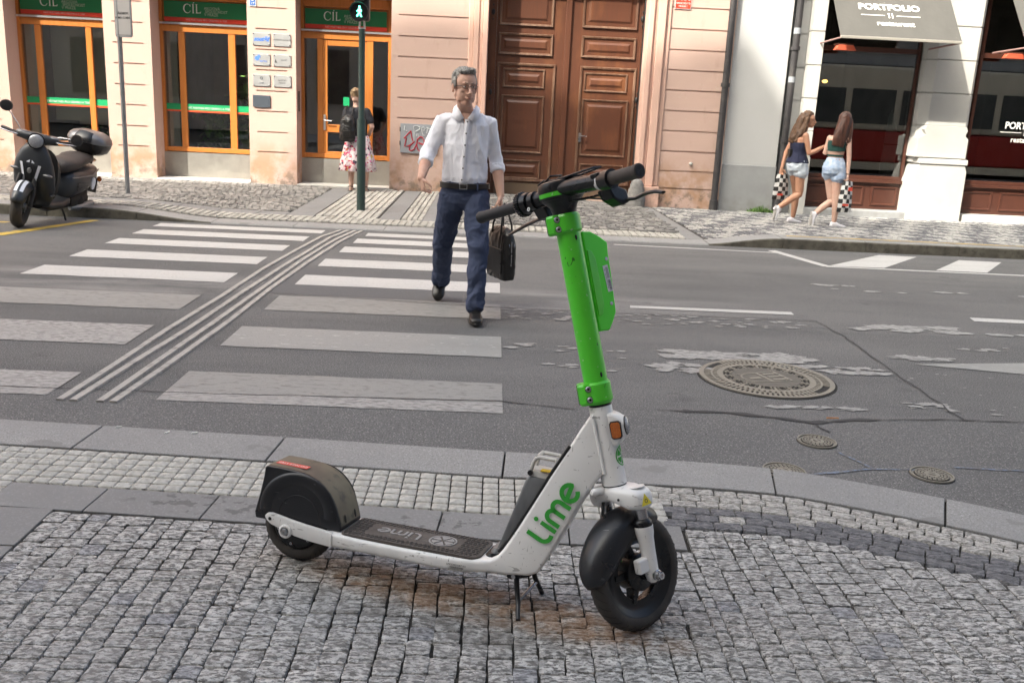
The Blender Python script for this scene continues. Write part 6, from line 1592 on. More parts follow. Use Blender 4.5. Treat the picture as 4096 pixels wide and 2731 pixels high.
def lantern(zc, lit):
    F_ = wallM(TX-.03, TY_-.06, zc)
    MB(F_).lathe([(0,-.02),(.118,-.02),(.121,.0),(.115,.012),(.103,.014),(.103,.002),(0,.002)], 40).build('lamp_ring', black_plastic, tl, 40)
    mb = MB(F_); n = 24; vs = []
    for i in range(n+1):
        a = R(-25+230*i/n); vs += [(.112*math.cos(a), .112*math.sin(a), .0), (.118*math.cos(a), .118*math.sin(a), .12*(.35+.65*max(0, math.sin(a))))]
    mb.add(vs, [(2*i,2*i+1,2*i+3,2*i+2) for i in range(n)]); o = mb.build('visor', black_plastic, tl, 60); q = o.modifiers.new('t', 'SOLIDIFY'); q.thickness = .003
    return F_
F_ = lantern(2.575, True); lantern(2.81, False)
green_lit = mat('signal_green', (.0,.6,.35), .5, emit=(.10,1.0,.62), estr=2.6)
mb = MB(F_ @ Matrix.Diagonal((.9,.9,1,1)))
mb.lathe([(0,.003),(.0155,.003),(.0155,.004),(0,.004)], 20, M=Matrix.Translation((.004,.066,0)))
def fig(p): mb.prism(p, lambda a, b: (a*.001, b*.001, .004), lambda a, b: (a*.001, b*.001, .003))
fig([(-8,46),(16,46),(30,34),(36,18),(34,-2),(26,-3),(22,12),(18,-4),(20,-12),(-10,-12),(-12,12),(-28,-2),(-36,4),(-30,16),(-14,34)])
fig([(-10,-13),(4,-13),(2,-24),(-20,-64),(-30,-66),(-40,-60),(-38,-52),(-16,-20)]); fig([(4.2,-13),(20,-13),(40,-60),(36,-70),(26,-70),(20,-62),(4.2,-26)])
mb.build('walking_man', green_lit, tl)
# no-stopping supplementary sign
sp = thing('sign_post', (-4.965, 12.82, 0), 'grey steel sign post carrying a small white plate, beside the left pink pillar', 'sign post')
MB().tube([(-4.965,12.82,zf(-4.96,12.82)-.03),(-4.955,12.82,3.4)], .030, 18).build('post', galv, sp, 40)
FS = frame((-4.885, 12.775, 2.40), (1,-.32,0), (0,0,1))
plate_m = mat('sign_plate', (.36,.345,.335), .35)
mb = MB(FS); mb.rings([rrect(V((0,0,z)), V((1,0,0)), V((0,1,0)), w, h, .03, 4) for z, w, h in ((-.02,.125,.272),(.0,.130,.277),(.004,.128,.275))]); mb.build('plate_back', galv, sp, 30)
mb = MB(FS); mb.rings([rrect(V((0,0,z)), V((1,0,0)), V((0,1,0)), .112, .255, .022, 4) for z in (.003,.006)]); mb.build('plate', plate_m, sp, 30)
mb = MB(FS); mb.box(-.10,.10,.245,.25,.006,.007); mb.box(-.10,.10,-.25,-.245,.006,.007); mb.build('plate_edge', letter_dark, sp)
text('lettering', 'ZÁSOBOV.', .040, letter_dark, FS @ Matrix.Translation((0,.02,.0075)), sp, bold=.0015); text('lettering', 'MIMO 15 MIN', .036, letter_dark, FS @ Matrix.Translation((0,-.035,.0075)), sp, bold=.0015)
MB(FS).lathe([(0,-.01),(.30,-.01),(.30,.004),(0,.004)], 36, M=Matrix.Translation((0,.60,0))).build('round_sign', sign_blue, sp, 30)

# ------------------------------------------------------------------ parked moped
grey_paint = mat('moped_matt_grey', (.030,.034,.040), .38, layers=[dict(scale=4, lo=.4, hi=.7, col=(.022,.026,.031), amt=.7)], coat=.2, spec=.4)
silver = mat('moped_silver', (.17,.17,.175), .3, .5)
white_stripe = mat('moped_stripe', (.72,.74,.80), .4)
seat_m = mat('moped_seat', (.045,.036,.032), .6)
disc_m = mat('brake_disc', (.5,.52,.56), .3, .9)
mirror_m = mat('mirror_back', (.02,.02,.022), .3)
mop = thing('moped', (-4.95, 10.3, 0), 'matt grey moped with white racing stripes and a top case, parked by the far kerb', 'moped')
fdir = V((-.05, -1, 0)).normalized()           # towards its front wheel
MM = Matrix.Translation((-5.055, 9.99, 0)) @ frame((0,0,0), fdir, V((0,0,1)).cross(fdir)) @ Matrix.Rotation(R(-13), 4, 'X')   # x forward, y left, z up; origin under the front axle
def L(mb, name, m, sm=50, bevel=0, parent=None): return mb.build(name, m, parent or mop, sm, bevel)
def sring(x, zc, hy, hz, n=20, pw=2.6, y=0.):
    out = []
    for i in range(n):
        a = 2*math.pi*i/n; c, s = math.cos(a), math.sin(a)
        out.append((x, y+hy*math.copysign(abs(c)**(2/pw), c), zc+hz*math.copysign(abs(s)**(2/pw), s)))
    return out
steer = Matrix.Translation((0,0,0)) @ Matrix.Rotation(R(14), 4, 'Z')
def mwheel(M0, r, w, name='wheel'):
    prof = [(r-w*.9+w*.9*math.cos(a), w*math.sin(a)) for a in np.linspace(0, 2*math.pi, 17)[:-1]]
    wo_ = MB(M0).lathe(prof, 40, close=True).build('tyre', tyre_m, mop, 60)
    MB(M0).lathe([(r*.68,-.03),(r*.72,-.035),(r*.74,-.03),(r*.74,.03),(r*.72,.035),(r*.68,.03)], 40, close=True).build('rim', galv, mop, 40)
    mb = MB(M0); 
    for k in range(5): mb.prismz([(.02,-.018),(r*.7,-.012),(r*.7,.012),(.02,.018)], -.02, .02, M=Matrix.Rotation(2*math.pi*k/5, 4, 'Z'))
    mb.lathe([(0,-.05),(.035,-.05),(.035,.05),(0,.05)], 20); mb.build('spoke', galv, mop, 40)
    MB(M0).lathe([(.05,.052),(.105,.052),(.105,.056),(.05,.056)], 30, close=True).build('brake_disc', disc_m, mop, 40)
W1 = MM @ steer @ Matrix.Translation((0,0,.235)) @ Matrix.Rotation(R(90), 4, 'X'); mwheel(W1, .235, .058)
W2 = MM @ Matrix.Translation((-1.17,0,.22)) @ Matrix.Rotation(R(90), 4, 'X'); mwheel(W2, .22, .062)
for y in (-.085, .085): L(MB(MM @ steer).tube([(.0,y,.235),(-.05,y,.40),(-.09,y*.8,.56)], [.022,.026,.024], 12), 'fork', black_plastic)
# front fender
mb = MB(MM @ steer @ Matrix.Translation((0,0,.235))); rows = []
for i in range(19):
    th = R(20+150*i/18); row = []
    for j in range(11):
        s_ = -1+2*j/10; rr = .275-.07*abs(s_)**2.4; row.append((rr*math.cos(th)*1.05, s_*.095*(1-.35*abs(i/9-1)**3), rr*math.sin(th)*(1.0)))
    rows.append(row)
vs = [p for r_ in rows for p in r_]; mb.add(vs, [(i*11+j, i*11+j+1, (i+1)*11+j+1, (i+1)*11+j) for i in range(18) for j in range(10)])
o = L(mb, 'front_fender', grey_paint, 60); q = o.modifiers.new('t', 'SOLIDIFY'); q.thickness = .006
mb = MB(MM @ steer @ Matrix.Translation((0,0,.235)))
for y0, y1 in ((-.045,-.012),(.012,.045)):
    vs = []
    for i in range(9):
        th = R(45+45*i/8)
        for y in (y0, y1): rr = .2785-.07*abs(y/.095)**2.4; vs.append((rr*math.cos(th)*1.05, y, rr*math.sin(th)))
    mb.add(vs, [(2*i,2*i+1,2*i+3,2*i+2) for i in range(8)])
L(mb, 'fender_stripe', white_stripe)
# leg shield (apron)
mb = MB(MM); rings = []
for z, x0, hx, hy in ((.22,-.30,.06,.14),(.32,-.26,.075,.19),(.45,-.215,.085,.225),(.58,-.175,.085,.225),(.70,-.150,.078,.205),(.80,-.135,.065,.165),(.88,-.135,.05,.11),(.915,-.14,.03,.06)):
    ring = []
    for i in range(28):
        a = 2*math.pi*i/28; c, s = math.cos(a), math.sin(a); ring.append((x0+hx*c*(1.15 if c > 0 else .6), hy*math.copysign(abs(s)**.8, s), z))
    rings.append(ring)
mb.rings(rings); L(mb, 'leg_shield', grey_paint, 60)
mb = MB(MM)
for y0, y1 in ((-.055,-.010),(.012,.057)):
    vs = []
    for z, x in ((.70,-.059),(.76,-.062),(.82,-.069),(.87,-.079),(.90,-.098)):
        for y in (y0, y1): vs.append((x-.15*y*y*8, y, z))
    mb.add(vs, [(2*i,2*i+1,2*i+3,2*i+2) for i in range(4)])
L(mb, 'apron_stripe', white_stripe)
for s_ in (-1, 1): L(MB(MM).add([(-.066,s_*.115,.69),(-.060,s_*.085,.69),(-.082,s_*.045,.505),(-.088,s_*.070,.50)], [(0,1,2,3)]), 'grille_trim', white_stripe)
mb = MB(MM)
for k in range(8):
    y = -.07+.02*k; mb.tube([(-.055,y,.685),(-.080,y*.6,.515)], .003, 4)
L(mb, 'grille', black_plastic)
mb = MB(MM); mb.ell((-.058,0,.615), (.008,.025,.03), 12, 8); L(mb, 'badge', silver)
L(MB(MM).ell((-.105,.175,.60), (.03,.055,.018), 16, 8), 'turn_signal', silver); L(MB(MM).ell((-.105,-.175,.60), (.03,.055,.018), 16, 8), 'turn_signal', silver)
L(MB(MM).box(-.24,-.16,.205,.222,.375,.39), 'trim_bar', silver)
mb = MB(MM); mb.rings([sring(x, z, hy, hz) for x, z, hy, hz in ((-.30,.55,.19,.30),(-.34,.52,.20,.28))]); L(mb, 'knee_panel', black_plastic)
# floor board and body
mb = MB(MM); mb.rings([sring(x, z, hy, hz) for x, z, hy, hz in ((-.24,.24,.10,.05),(-.34,.22,.17,.06),(-.60,.215,.175,.055),(-.72,.24,.17,.09))]); L(mb, 'floor_board', black_plastic)
mb = MB(MM); mb.rings([sring(x, z, hy, hz) for x, z, hy, hz in ((-.66,.36,.10,.12),(-.70,.40,.165,.16),(-.80,.43,.195,.17),(-.95,.45,.205,.165),(-1.12,.48,.20,.14),(-1.28,.51,.17,.11),(-1.40,.54,.11,.07),(-1.45,.55,.05,.04))]); L(mb, 'rear_body', grey_paint, 60)
mb = MB(MM)
for k in range(3): mb.box(-1.02,-.78,.196,.204,.385+.035*k,.398+.035*k)
L(mb, 'side_vent', black_plastic)
L(MB(MM).tube([(-.70,.165,.525),(-.80,.198,.535),(-1.1,.207,.545),(-1.35,.14,.58)], .009, 8), 'side_trim', silver)
L(MB(MM @ frame((-1.13,.203,.44), (0,0,1), (-1,.05,0))).lathe([(0,-.01),(.055,-.01),(.055,.004),(0,.004)], 24, M=Matrix.Diagonal((1.3,.75,1,1))), 'round_decal', white_stripe)
mb = MB(MM); mb.rings([sring(x, z, hy, hz) for x, z, hy, hz in ((-.62,.60,.06,.05),(-.68,.63,.12,.075),(-.80,.645,.15,.075),(-.92,.66,.155,.065),(-.96,.685,.15,.07),(-1.10,.70,.15,.06),(-1.24,.70,.12,.05),(-1.30,.695,.06,.03))]); L(mb, 'seat', seat_m, 60)
L(MB(MM).tube([(-1.20,.11,.66),(-1.32,.10,.68),(-1.40,.0,.70),(-1.32,-.10,.68),(-1.20,-.11,.66)], .014, 10), 'grab_rail', chrome)
# engine, exhaust, swingarm, plate, stand
mb = MB(MM); mb.rings([sring(x, z, hy, hz, y=.09) for x, z, hy, hz in ((-.78,.24,.06,.07),(-.90,.24,.075,.09),(-1.15,.23,.06,.075),(-1.25,.22,.03,.05))]); mb.ell((-1.0,.13,.21), (.09,.05,.09), 16, 10); L(mb, 'engine', iron_dark, 50)
mb = MB(MM); mb.tube([(-.85,.11,.15),(-1.0,.17,.16),(-1.22,.18,.19)], [.03,.045,.04], 14); L(mb, 'crankcase', galv, 50)
L(MB(MM).box(-1.50,-1.485,-.09,.09,.26,.44), 'number_plate', black_plastic, None, .004); L(MB(MM).tube([(-1.40,0,.50),(-1.49,0,.40)], [.05,.02], 8, ry=[.09,.05]), 'plate_holder', black_plastic)
L(MB(MM).ell((-1.44,.13,.45), (.02,.03,.035), 12, 8), 'turn_signal', amber)
L(MB(MM).tube([(-.62,.12,.20),(-.66,.16,.08),(-.68,.185,.005)], [.012,.011,.012], 8), 'side_stand', black_plastic)
# top case
mb = MB(MM); mb.rings([[(p[0]-1.33, p[1], z) for p in [(.20*math.copysign(abs(math.cos(a))**.75, math.cos(a))*k, .235*math.copysign(abs(math.sin(a))**.75, math.sin(a))*k) for a in np.linspace(0, 2*math.pi, 33)[:-1]]] for z, k in ((.745,.62),(.78,.86),(.84,.97),(.885,1.0))]); L(mb, 'top_case', black_gloss, 50)
mb = MB(MM); mb.rings([[(p[0]-1.33, p[1], z) for p in [(.20*math.copysign(abs(math.cos(a))**.75, math.cos(a))*k, .235*math.copysign(abs(math.sin(a))**.75, math.sin(a))*k) for a in np.linspace(0, 2*math.pi, 33)[:-1]]] for z, k in ((.8855,1.02),(.905,1.02),(.95,.95),(.985,.80),(1.005,.55),(1.012,.2))]); L(mb, 'case_lid', silver, 60)
mb = MB(MM); mb.tube([(-1.12,0,.90),(-1.14,0,.95),(-1.20,0,.995)], [.10,.10,.09], 12, ry=.02, ref=(0,1,0)); L(mb, 'case_latch', black_gloss)
L(MB(MM).box(-1.36,-1.18,-.06,.06,.705,.747), 'case_rack', black_plastic, None, .01)
# handlebar unit
HB = MM @ Matrix.Translation((-.15,0,0)) @ Matrix.Rotation(R(14), 4, 'Z') @ Matrix.Translation((.02,0,0))
L(MB(HB).tube([(0,0,.86),(-.02,0,.96)], [.055,.05], 16), 'steering_column', black_plastic)
mb = MB(HB); mb.tube([(-.01,-.20,.965),(.0,-.10,.965),(.0,0,.955),(.0,.10,.965),(-.01,.20,.965)], [.035,.05,.065,.05,.035], 16); L(mb, 'handlebar_cover', grey_paint, 60)
mb = MB(HB @ frame((.055,0,.935), (0,1,0), (-.25,0,1))); mb.lathe([(0,-.06),(.07,-.05),(.085,.0),(.083,.012),(.076,.014),(.076,.006),(0,.006)], 32); L(mb, 'headlight_housing', black_gloss, 40)
mb = MB(HB @ frame((.055,0,.935), (0,1,0), (-.25,0,1))); mb.lathe([(0,.007),(.074,.007),(.06,.020),(.03,.027),(0,.029)], 32); L(mb, 'headlight_lens', lens_m, 60)
for s_ in (-1, 1):
    L(MB(HB).tube([(-.01,s_*.20,.965),(-.05,s_*.36,.985)], .018, 12, roundcap=True), 'grip', black_plastic)
    L(MB(HB).tube([(.03,s_*.19,.96),(.035,s_*.27,.965),(.0,s_*.38,.975)], .007, 8), 'brake_lever', chrome)
    L(MB(HB).ell((-.02,s_*.15,.995), (.05,.07,.02), 16, 8), 'handlebar_trim', silver)
L(MB(HB).tube([(-.01,-.17,.99),(.01,-.20,1.06),(.02,-.32,1.20)], .006, 8), 'mirror_stalk', chrome)
L(MB(HB @ frame((.02,-.335,1.225), (0,1,0), (-.1,0,1))).lathe([(0,-.012),(.045,-.010),(.062,.0),(.055,.012),(0,.02)], 28, M=Matrix.Diagonal((1.05,.95,1,1))), 'mirror', mirror_m, 50)
L(MB(HB).tube([(-.01,.17,.99),(-.0,.20,1.02),(.0,.34,1.03)], .006, 8), 'mirror_stalk', chrome)
L(MB(HB @ frame((.0,.375,1.035), (0,1,0), (-.1,0,1))).lathe([(0,-.012),(.045,-.010),(.062,.0),(.055,.012),(0,.02)], 28), 'mirror', mirror_m, 50)
# ------------------------------------------------------------------ people
def skin_mat(name, c, red=.8): return mat(name, c, .55, layers=[dict(scale=14, lo=.45, hi=.75, col=(c[0]*.92, c[1]*.72, c[2]*.65), amt=.6), dict(scale=90, lo=.5, hi=.8, col=tuple(x*.8 for x in c), amt=.3)], spec=.4)
skin_a = skin_mat('skin_fair', (.60,.37,.275)); skin_b = skin_mat('skin_tanned', (.46,.25,.16)); skin_c = skin_mat('skin_light', (.56,.37,.29))
def cloth(name, c, c2=None, bs=260, **k): return mat(name, c, .85, layers=[dict(scale=5, lo=.4, hi=.75, col=c2 or tuple(x*.85 for x in c), amt=.7)], bumps=[(bs,.15,.001,2)], **k)
shirt_m = cloth('white_shirt', (.86,.86,.90), (.80,.80,.86)); trouser_m = cloth('navy_trousers', (.040,.055,.105), (.030,.040,.080)); leather = mat('black_leather', (.014,.013,.012), .35, rvar=.1, bumps=[(120,.3,.002,3)])
hair_grey = mat('grey_hair', (.40,.38,.345), .7, layers=[dict(scale=60, s=(1,1,.4), lo=.45, hi=.62, col=(.13,.125,.115), amt=1., detail=5)], bumps=[(110,1,.008,4)], spec=.2)
hair_brown = mat('brown_hair', (.11,.058,.028), .6, layers=[dict(scale=26, s=(1,1,.25), lo=.4, hi=.65, col=(.055,.028,.015), amt=1., detail=5)], bumps=[(80,.9,.006,4,'noise',(1,1,.2))])
hair_red = mat('dark_auburn_hair', (.085,.032,.018), .45, layers=[dict(scale=26, s=(1,1,.2), lo=.4, hi=.65, col=(.035,.014,.009), amt=1., detail=5)], bumps=[(80,.9,.006,4,'noise',(1,1,.2))])
hair_blond = mat('blond_hair', (.36,.25,.14), .55, layers=[dict(scale=30, lo=.4, hi=.65, col=(.20,.13,.07), amt=1.)], bumps=[(80,.9,.006,4)])
eye_white = mat('eye_white', (.6,.58,.55), .3); eye_dark = mat('eye_iris', (.03,.025,.02), .2); lip_m = mat('lips', (.36,.14,.11), .5); brow_m = mat('eyebrow', (.16,.13,.10), .8)
navy_top = cloth('navy_top', (.012,.016,.045)); green_top = cloth('green_top', (.012,.055,.045)); denim = mat('light_denim', (.33,.43,.58), .9, layers=[dict(scale=22, lo=.4, hi=.7, col=(.55,.60,.66), amt=.8), dict(scale=6, lo=.5, hi=.7, col=(.24,.34,.52), amt=.6)], bumps=[(200,.3,.001,2)])
denim_pale = mat('pale_denim', (.55,.60,.64), .9, layers=[dict(scale=16, lo=.4, hi=.7, col=(.36,.44,.54), amt=.8)], bumps=[(200,.3,.001,2)])
shoe_white = mat('white_trainers', (.66,.65,.68), .6); shoe_sole = mat('trainer_sole', (.35,.34,.32), .8)
checker = bpy.data.materials.new('checked_plastic'); checker.use_nodes = True
_t = checker.node_tree; _g = _t.nodes.new('ShaderNodeUVMap'); _c = _t.nodes.new('ShaderNodeTexChecker'); _c.inputs['Scale'].default_value = 1.0
_c.inputs['Color1'].default_value = (.62,.62,.60,1); _c.inputs['Color2'].default_value = (.02,.02,.02,1); _t.links.new(_g.outputs[0], _c.inputs[0]); _t.links.new(_c.outputs[0], _t.nodes['Principled BSDF'].inputs['Base Color']); _t.nodes['Principled BSDF'].inputs['Roughness'].default_value = .5
floral = mat('floral_skirt', (.60,.42,.46), .85, layers=[dict(kind='vor', scale=22, lo=.30, hi=.42, col=(.70,.62,.62), amt=1.), dict(scale=13, lo=.55, hi=.60, col=(.42,.03,.06), amt=1., detail=2), dict(scale=15, lo=.60, hi=.63, col=(.60,.10,.30), amt=1., detail=2, off=(4,1,2)), dict(scale=17, lo=.61, hi=.64, col=(.03,.02,.05), amt=1., detail=2, off=(1,8,2)), dict(scale=14, lo=.64, hi=.67, col=(.60,.42,.10), amt=1., detail=2, off=(9,1,2))])
black_cloth = cloth('black_cloth', (.02,.021,.028))

def head_parts(mb, H, s=1., female=False, ears=True):
    """H: head frame, x = its left, y = up, z = forward (face); origin between the ears"""
    e = lambda c, r, n=18, m=12, rot=None: mb.ell(H @ V([q*s for q in c]), (1,1,1), 4, 2) if False else _ell(mb, H, [q*s for q in c], [q*s for q in r], n, m)
    e((0,.045,-.012), (.074,.086,.092)); e((0,.035,.030), (.066,.070,.060))
    e((0,-.038,.030), (.062 if not female else .052,.068,.058)); e((0,-.090 if not female else -.084,.056), (.036 if not female else .023,.026,.030)); e((0,-.045,-.02), (.058,.05,.06))
    for q in (-1, 1):
        e((q*.034,-.016,.066), (.018,.016,.014)); e((q*(.045 if not female else .038),-.064,.026), (.017,.028,.030))
        if ears: e((q*.076,-.002,-.004), (.009,.031,.019))
        e((q*.026,.030,.085), (.020,.008,.010))
    mb.tube([H @ V((0,.018*s,.088*s)), H @ V((0,-.010*s,.104*s)), H @ V((0,-.026*s,.116*s)), H @ V((0,-.034*s,.104*s))], [.008*s,.010*s,.0135*s,.012*s], 10, roundcap=True)
    for q in (-1, 1): e((q*.012,-.031,.100), (.009,.008,.011))
    e((0,-.058,.090), (.024,.0065,.010)); e((0,-.067,.088), (.021,.006,.010))
def _ell(mb, H, c, r, n=18, m=12):
    t = MB(); t.ell(c, r, n, m); mb.add([H @ p for p in t.v], t.f)
def face_bits(H, s, root, brow=brow_m):
    mb = MB(H)
    for q in (-1, 1): mb.ell((q*.027*s,.011*s,.0815*s), (.0105*s,.0045*s,.008*s), 12, 8)
    mb.build('eye', eye_white, root, 60)
    mb = MB(H)
    for q in (-1, 1): mb.ell((q*.027*s,.011*s,.0868*s), (.0055*s,.0042*s,.004*s), 10, 6)
    mb.build('iris', eye_dark, root, 60)
    mb = MB(H)
    for q in (-1, 1): mb.tube([(q*.012*s,.030*s,.094*s),(q*.028*s,.036*s,.092*s),(q*.044*s,.029*s,.080*s)], [.0022*s,.003*s,.0015*s], 6)
    mb.build('eyebrow', brow, root, 60)
    mb = MB(H); mb.tube([(-.024*s,-.062*s,.088*s),(0,-.0615*s,.0985*s),(.024*s,-.061*s,.088*s)], [.002*s,.0036*s,.002*s], 8); mb.build('lips', lip_m, root, 60)
def hand(mb, W, fwd, pal, thumb, s=1., curl=.5, spread=.10, curls=None):
    """W wrist point; fwd along the hand, pal palm normal, thumb side direction"""
    fwd = V(fwd).normalized(); pal = V(pal); pal = (pal-fwd*pal.dot(fwd)).normalized(); th = V(thumb); th = (th-fwd*th.dot(fwd)-pal*th.dot(pal)).normalized()
    W = V(W)
    mb.tube([W-fwd*.01*s, W+fwd*.03*s, W+fwd*.065*s, W+fwd*.088*s], [.024*s,.034*s,.040*s,.036*s], 14, ry=[.019*s,.017*s,.0155*s,.012*s], ref=th, roundcap=True)
    for i, (o, L_) in enumerate(((.030,.070),(.011,.080),(-.009,.074),(-.028,.058))):
        cl = (curls[i] if curls else curl); p = W+fwd*.080*s+th*o*s; P = [p-fwd*.02*s, p]; d = (fwd+th*spread*(o/.03)).normalized(); a = cl*.55
        for k, f in enumerate((.42,.32,.26)):
            a_ = a*(k+1); dd = d*math.cos(a_)+pal*math.sin(a_); p = p+dd*L_*f*s; P.append(p)
        mb.tube(P, [.0095*s,.0098*s,.0088*s,.008*s,.0068*s], 8, roundcap=True)
    p = W+fwd*.022*s+th*.024*s+pal*.004*s; q = p+(fwd*.45+th*.72+pal*.35)*.042*s; r_ = q+(fwd*.80+th*.25+pal*.5)*.032*s; t_ = r_+(fwd*.85+pal*.45)*.024*s
    mb.tube([p-fwd*.01*s-th*.008*s, q, r_, t_], [.014*s,.012*s,.0100*s,.0082*s], 8, roundcap=True)
def shoe(root, name, heel, toe, m, sole, w=.046, h=.085, up=V((0,0,1)), solem=None):
    heel, toe = V(heel), V(toe); d = (toe-heel).normalized(); L_ = (toe-heel).length; side = d.cross(up).normalized(); u = side.cross(d)
    mb = MB(); rings = []
    for t, ww, hh, z in ((0,.55,.60,.0),(.04,.78,.86,.0),(.16,.86,1.0,0),(.32,.84,1.0,0),(.45,.90,.78,0),(.6,1.0,.60,0),(.78,1.0,.50,0),(.92,.82,.42,0),(.985,.5,.30,0.003)):
        c = heel+d*L_*t; n = 18; rr = []
        for i in range(n):
            a = 2*math.pi*i/n; s_ = math.sin(a); rr.append(c+side*w*ww*math.cos(a)+u*(.014+h*hh*(.5+.5*s_) if s_ > -.5 else .014+h*hh*.22*(1+s_)))
        rings.append(rr)
    mb.rings(rings); mb.build(name, m, root, 60)
    mb = MB(); rings = []
    for z, k in ((0,.97),(.014,1.0),(.018,.98)):
        rings.append([heel+d*L_*(.5+.52*math.cos(a)*k)+side*w*1.06*math.sin(a)*k*(1.0 if math.cos(a) > 0 else .84)+u*z for a in np.linspace(0, 2*math.pi, 25)[:-1]])
    mb.rings(rings); mb.build(name+'_sole' if False else 'shoe_sole', solem or m, root, 40)
def folds(sc_, amp, st=(1,1,1), seed=0.):
    def f(co, n):
        p = V((co.x*st[0], co.y*st[1], co.z*st[2]))*sc_+V((seed, seed*2, 0)); v = mnoise.noise(p+V((mnoise.noise(p*.6)*1.3, 0, 0)))
        return amp*(1-abs(v)*2.6)
    return f

# ---------------- the man crossing
man = thing('person', (-.22, 6.6, 0), 'grey haired man in a white shirt and navy trousers striding across the zebra crossing', 'person', None)
Hc = V((-.222, 6.68, 1.612)); fz = V((.38, -.93, -.04)).normalized(); lx = V((0,0,1)).cross(fz).normalized(); hm = frame(Hc, lx, fz.cross(lx)); # x=left?, y=up
# frame(): z = x cross y ; want z = fz
hm = frame(Hc, fz.cross(V((0,0,1))).normalized()*-1, V((0,0,1)).lerp(V((0,0,1)), 0)-fz*fz.z); 
body = MB()
head_parts(body, hm, 1.08)
nb = V((-.205, 6.78, 1.44))
body.tube([Hc+V((0,.035,-.05)), Hc+V((.0,.055,-.10)), nb, nb+V((0,.01,-.06))], [.054,.054,.058,.085], 16)
# torso under the shirt, legs under the trousers
body.tube([nb+V((0,0,-.02)), V((-.205,6.78,1.36)), V((-.205,6.77,1.15)), V((-.20,6.75,.97)), V((-.20,6.75,.86))], [.09,.155,.145,.135,.145], 20, ry=[.06,.09,.09,.085,.09], ref=(1,0,0))
RSh, LSh = V((-.366,6.78,1.375)), V((-.046,6.80,1.375)); REl, LEl = V((-.468,6.70,1.145)), V((.022,6.84,1.115)); RWr, LWr = V((-.492,6.46,.995)), V((.062,6.72,.880))
body.tube([RSh, REl, RWr], [.048,.043,.027], 14, roundcap=True); body.tube([REl, REl.lerp(RWr,.35), RWr], [.041,.043,.027], 14, roundcap=True)
body.tube([LSh, LEl, LWr], [.048,.043,.027], 14, roundcap=True); body.tube([LEl, LEl.lerp(LWr,.35), LWr], [.041,.043,.027], 14, roundcap=True)
hand(body, RWr, (.22,-.22,-.85), (.80,.25,-.1), (.35,-.9,.15), .90, .7, .04, (.75,1.15,1.35,1.45))
hand(body, LWr, (.02,-.12,-.98), (-.75,-.1,-.1), (0,-1,.1), 1.0, 1.5)
organic(body, 'body', skin_a, man, .0042, 2)
face_bits(hm, 1.08, man)
# hair
mb = MB(); _ell(mb, hm, (0,.068,-.022), (.084,.078,.097), 24, 16); _ell(mb, hm, (0,.112,.042), (.066,.024,.046), 18, 10); _ell(mb, hm, (.018,.124,.056), (.042,.017,.036), 18, 10)
for q in (-1, 1): _ell(mb, hm, (q*.076,.038,-.008), (.012,.045,.045), 14, 10)
# cut away face region by keeping the front low edge above the brow
hair = organic(mb, 'hair', hair_grey, man, .0045, 1, lambda co, n: .004*mnoise.noise(V((co.x*80, co.y*80, co.z*40)))+.004*mnoise.noise(co*170)-.001)
# glasses
mb = MB(hm @ Matrix.Scale(1.05, 4))
for q in (-1, 1): mb.tube([(q*.030+.023*math.cos(a), .012+.012*math.sin(a), .103-.10*abs(q*.030+.023*math.cos(a))*.25) for a in np.linspace(0, 2*math.pi, 18)], .0009, 6); mb.tube([(q*.053,.015,.095),(q*.078,.014,.05),(q*.080,.008,.0)], .002, 6)
mb.tube([(-.008,.014,.104),(.008,.014,.104)], .0018, 6); mb.build('glasses', black_plastic, man, 60)
# shirt
mb = MB()
mb.tube([V((-.205,6.79,1.437)), V((-.205,6.79,1.418)), V((-.205,6.785,1.355)), V((-.205,6.775,1.22)), V((-.203,6.765,1.08)), V((-.200,6.755,.985)), V((-.200,6.755,.930))], [.080,.136,.178,.172,.155,.160,.152], 26, ry=[.060,.080,.112,.122,.118,.120,.112], ref=(1,0,0))
mb.tube([RSh+V((.055,0,.008)), RSh, RSh.lerp(REl,.5), REl], [.060,.066,.058,.051], 16, roundcap=True); mb.tube([REl+V((0,0,.02)), REl.lerp(RWr,.22)], [.052,.051], 16, roundcap=True)
mb.tube([LSh+V((-.055,0,.008)), LSh, LSh.lerp(LEl,.5), LEl], [.060,.066,.057,.050], 16, roundcap=True); mb.tube([LEl+V((0,0,.02)), LEl.lerp(LWr,.16)], [.051,.050], 16, roundcap=True)
fa = folds(9, .0075, (1.2,1,.4), 1.3); fb = folds(26, .0025, (1.2,1,.5), 4.)
def shirt_disp(co, n): 
    lo = 1.4 if co.z < 1.1 else 1.
    return (fa(co, n)*lo+fb(co, n)*lo) - .004
organic(mb, 'shirt', shirt_m, man, .0055, 3, shirt_disp)
for E_, W_r in ((REl, RWr), (LEl, LWr)):
    a = .20 if E_ is REl else .13; d = (W_r-E_).normalized()
    mb = MB(); c_ = E_.lerp(W_r, a); mb.tube([c_-d*.004, c_+d*.010, c_+d*.045, c_+d*.052], [.050,.055,.053,.047], 20)
    organic(mb, 'rolled_cuff', shirt_m, man, .005, 1, folds(26, .003))
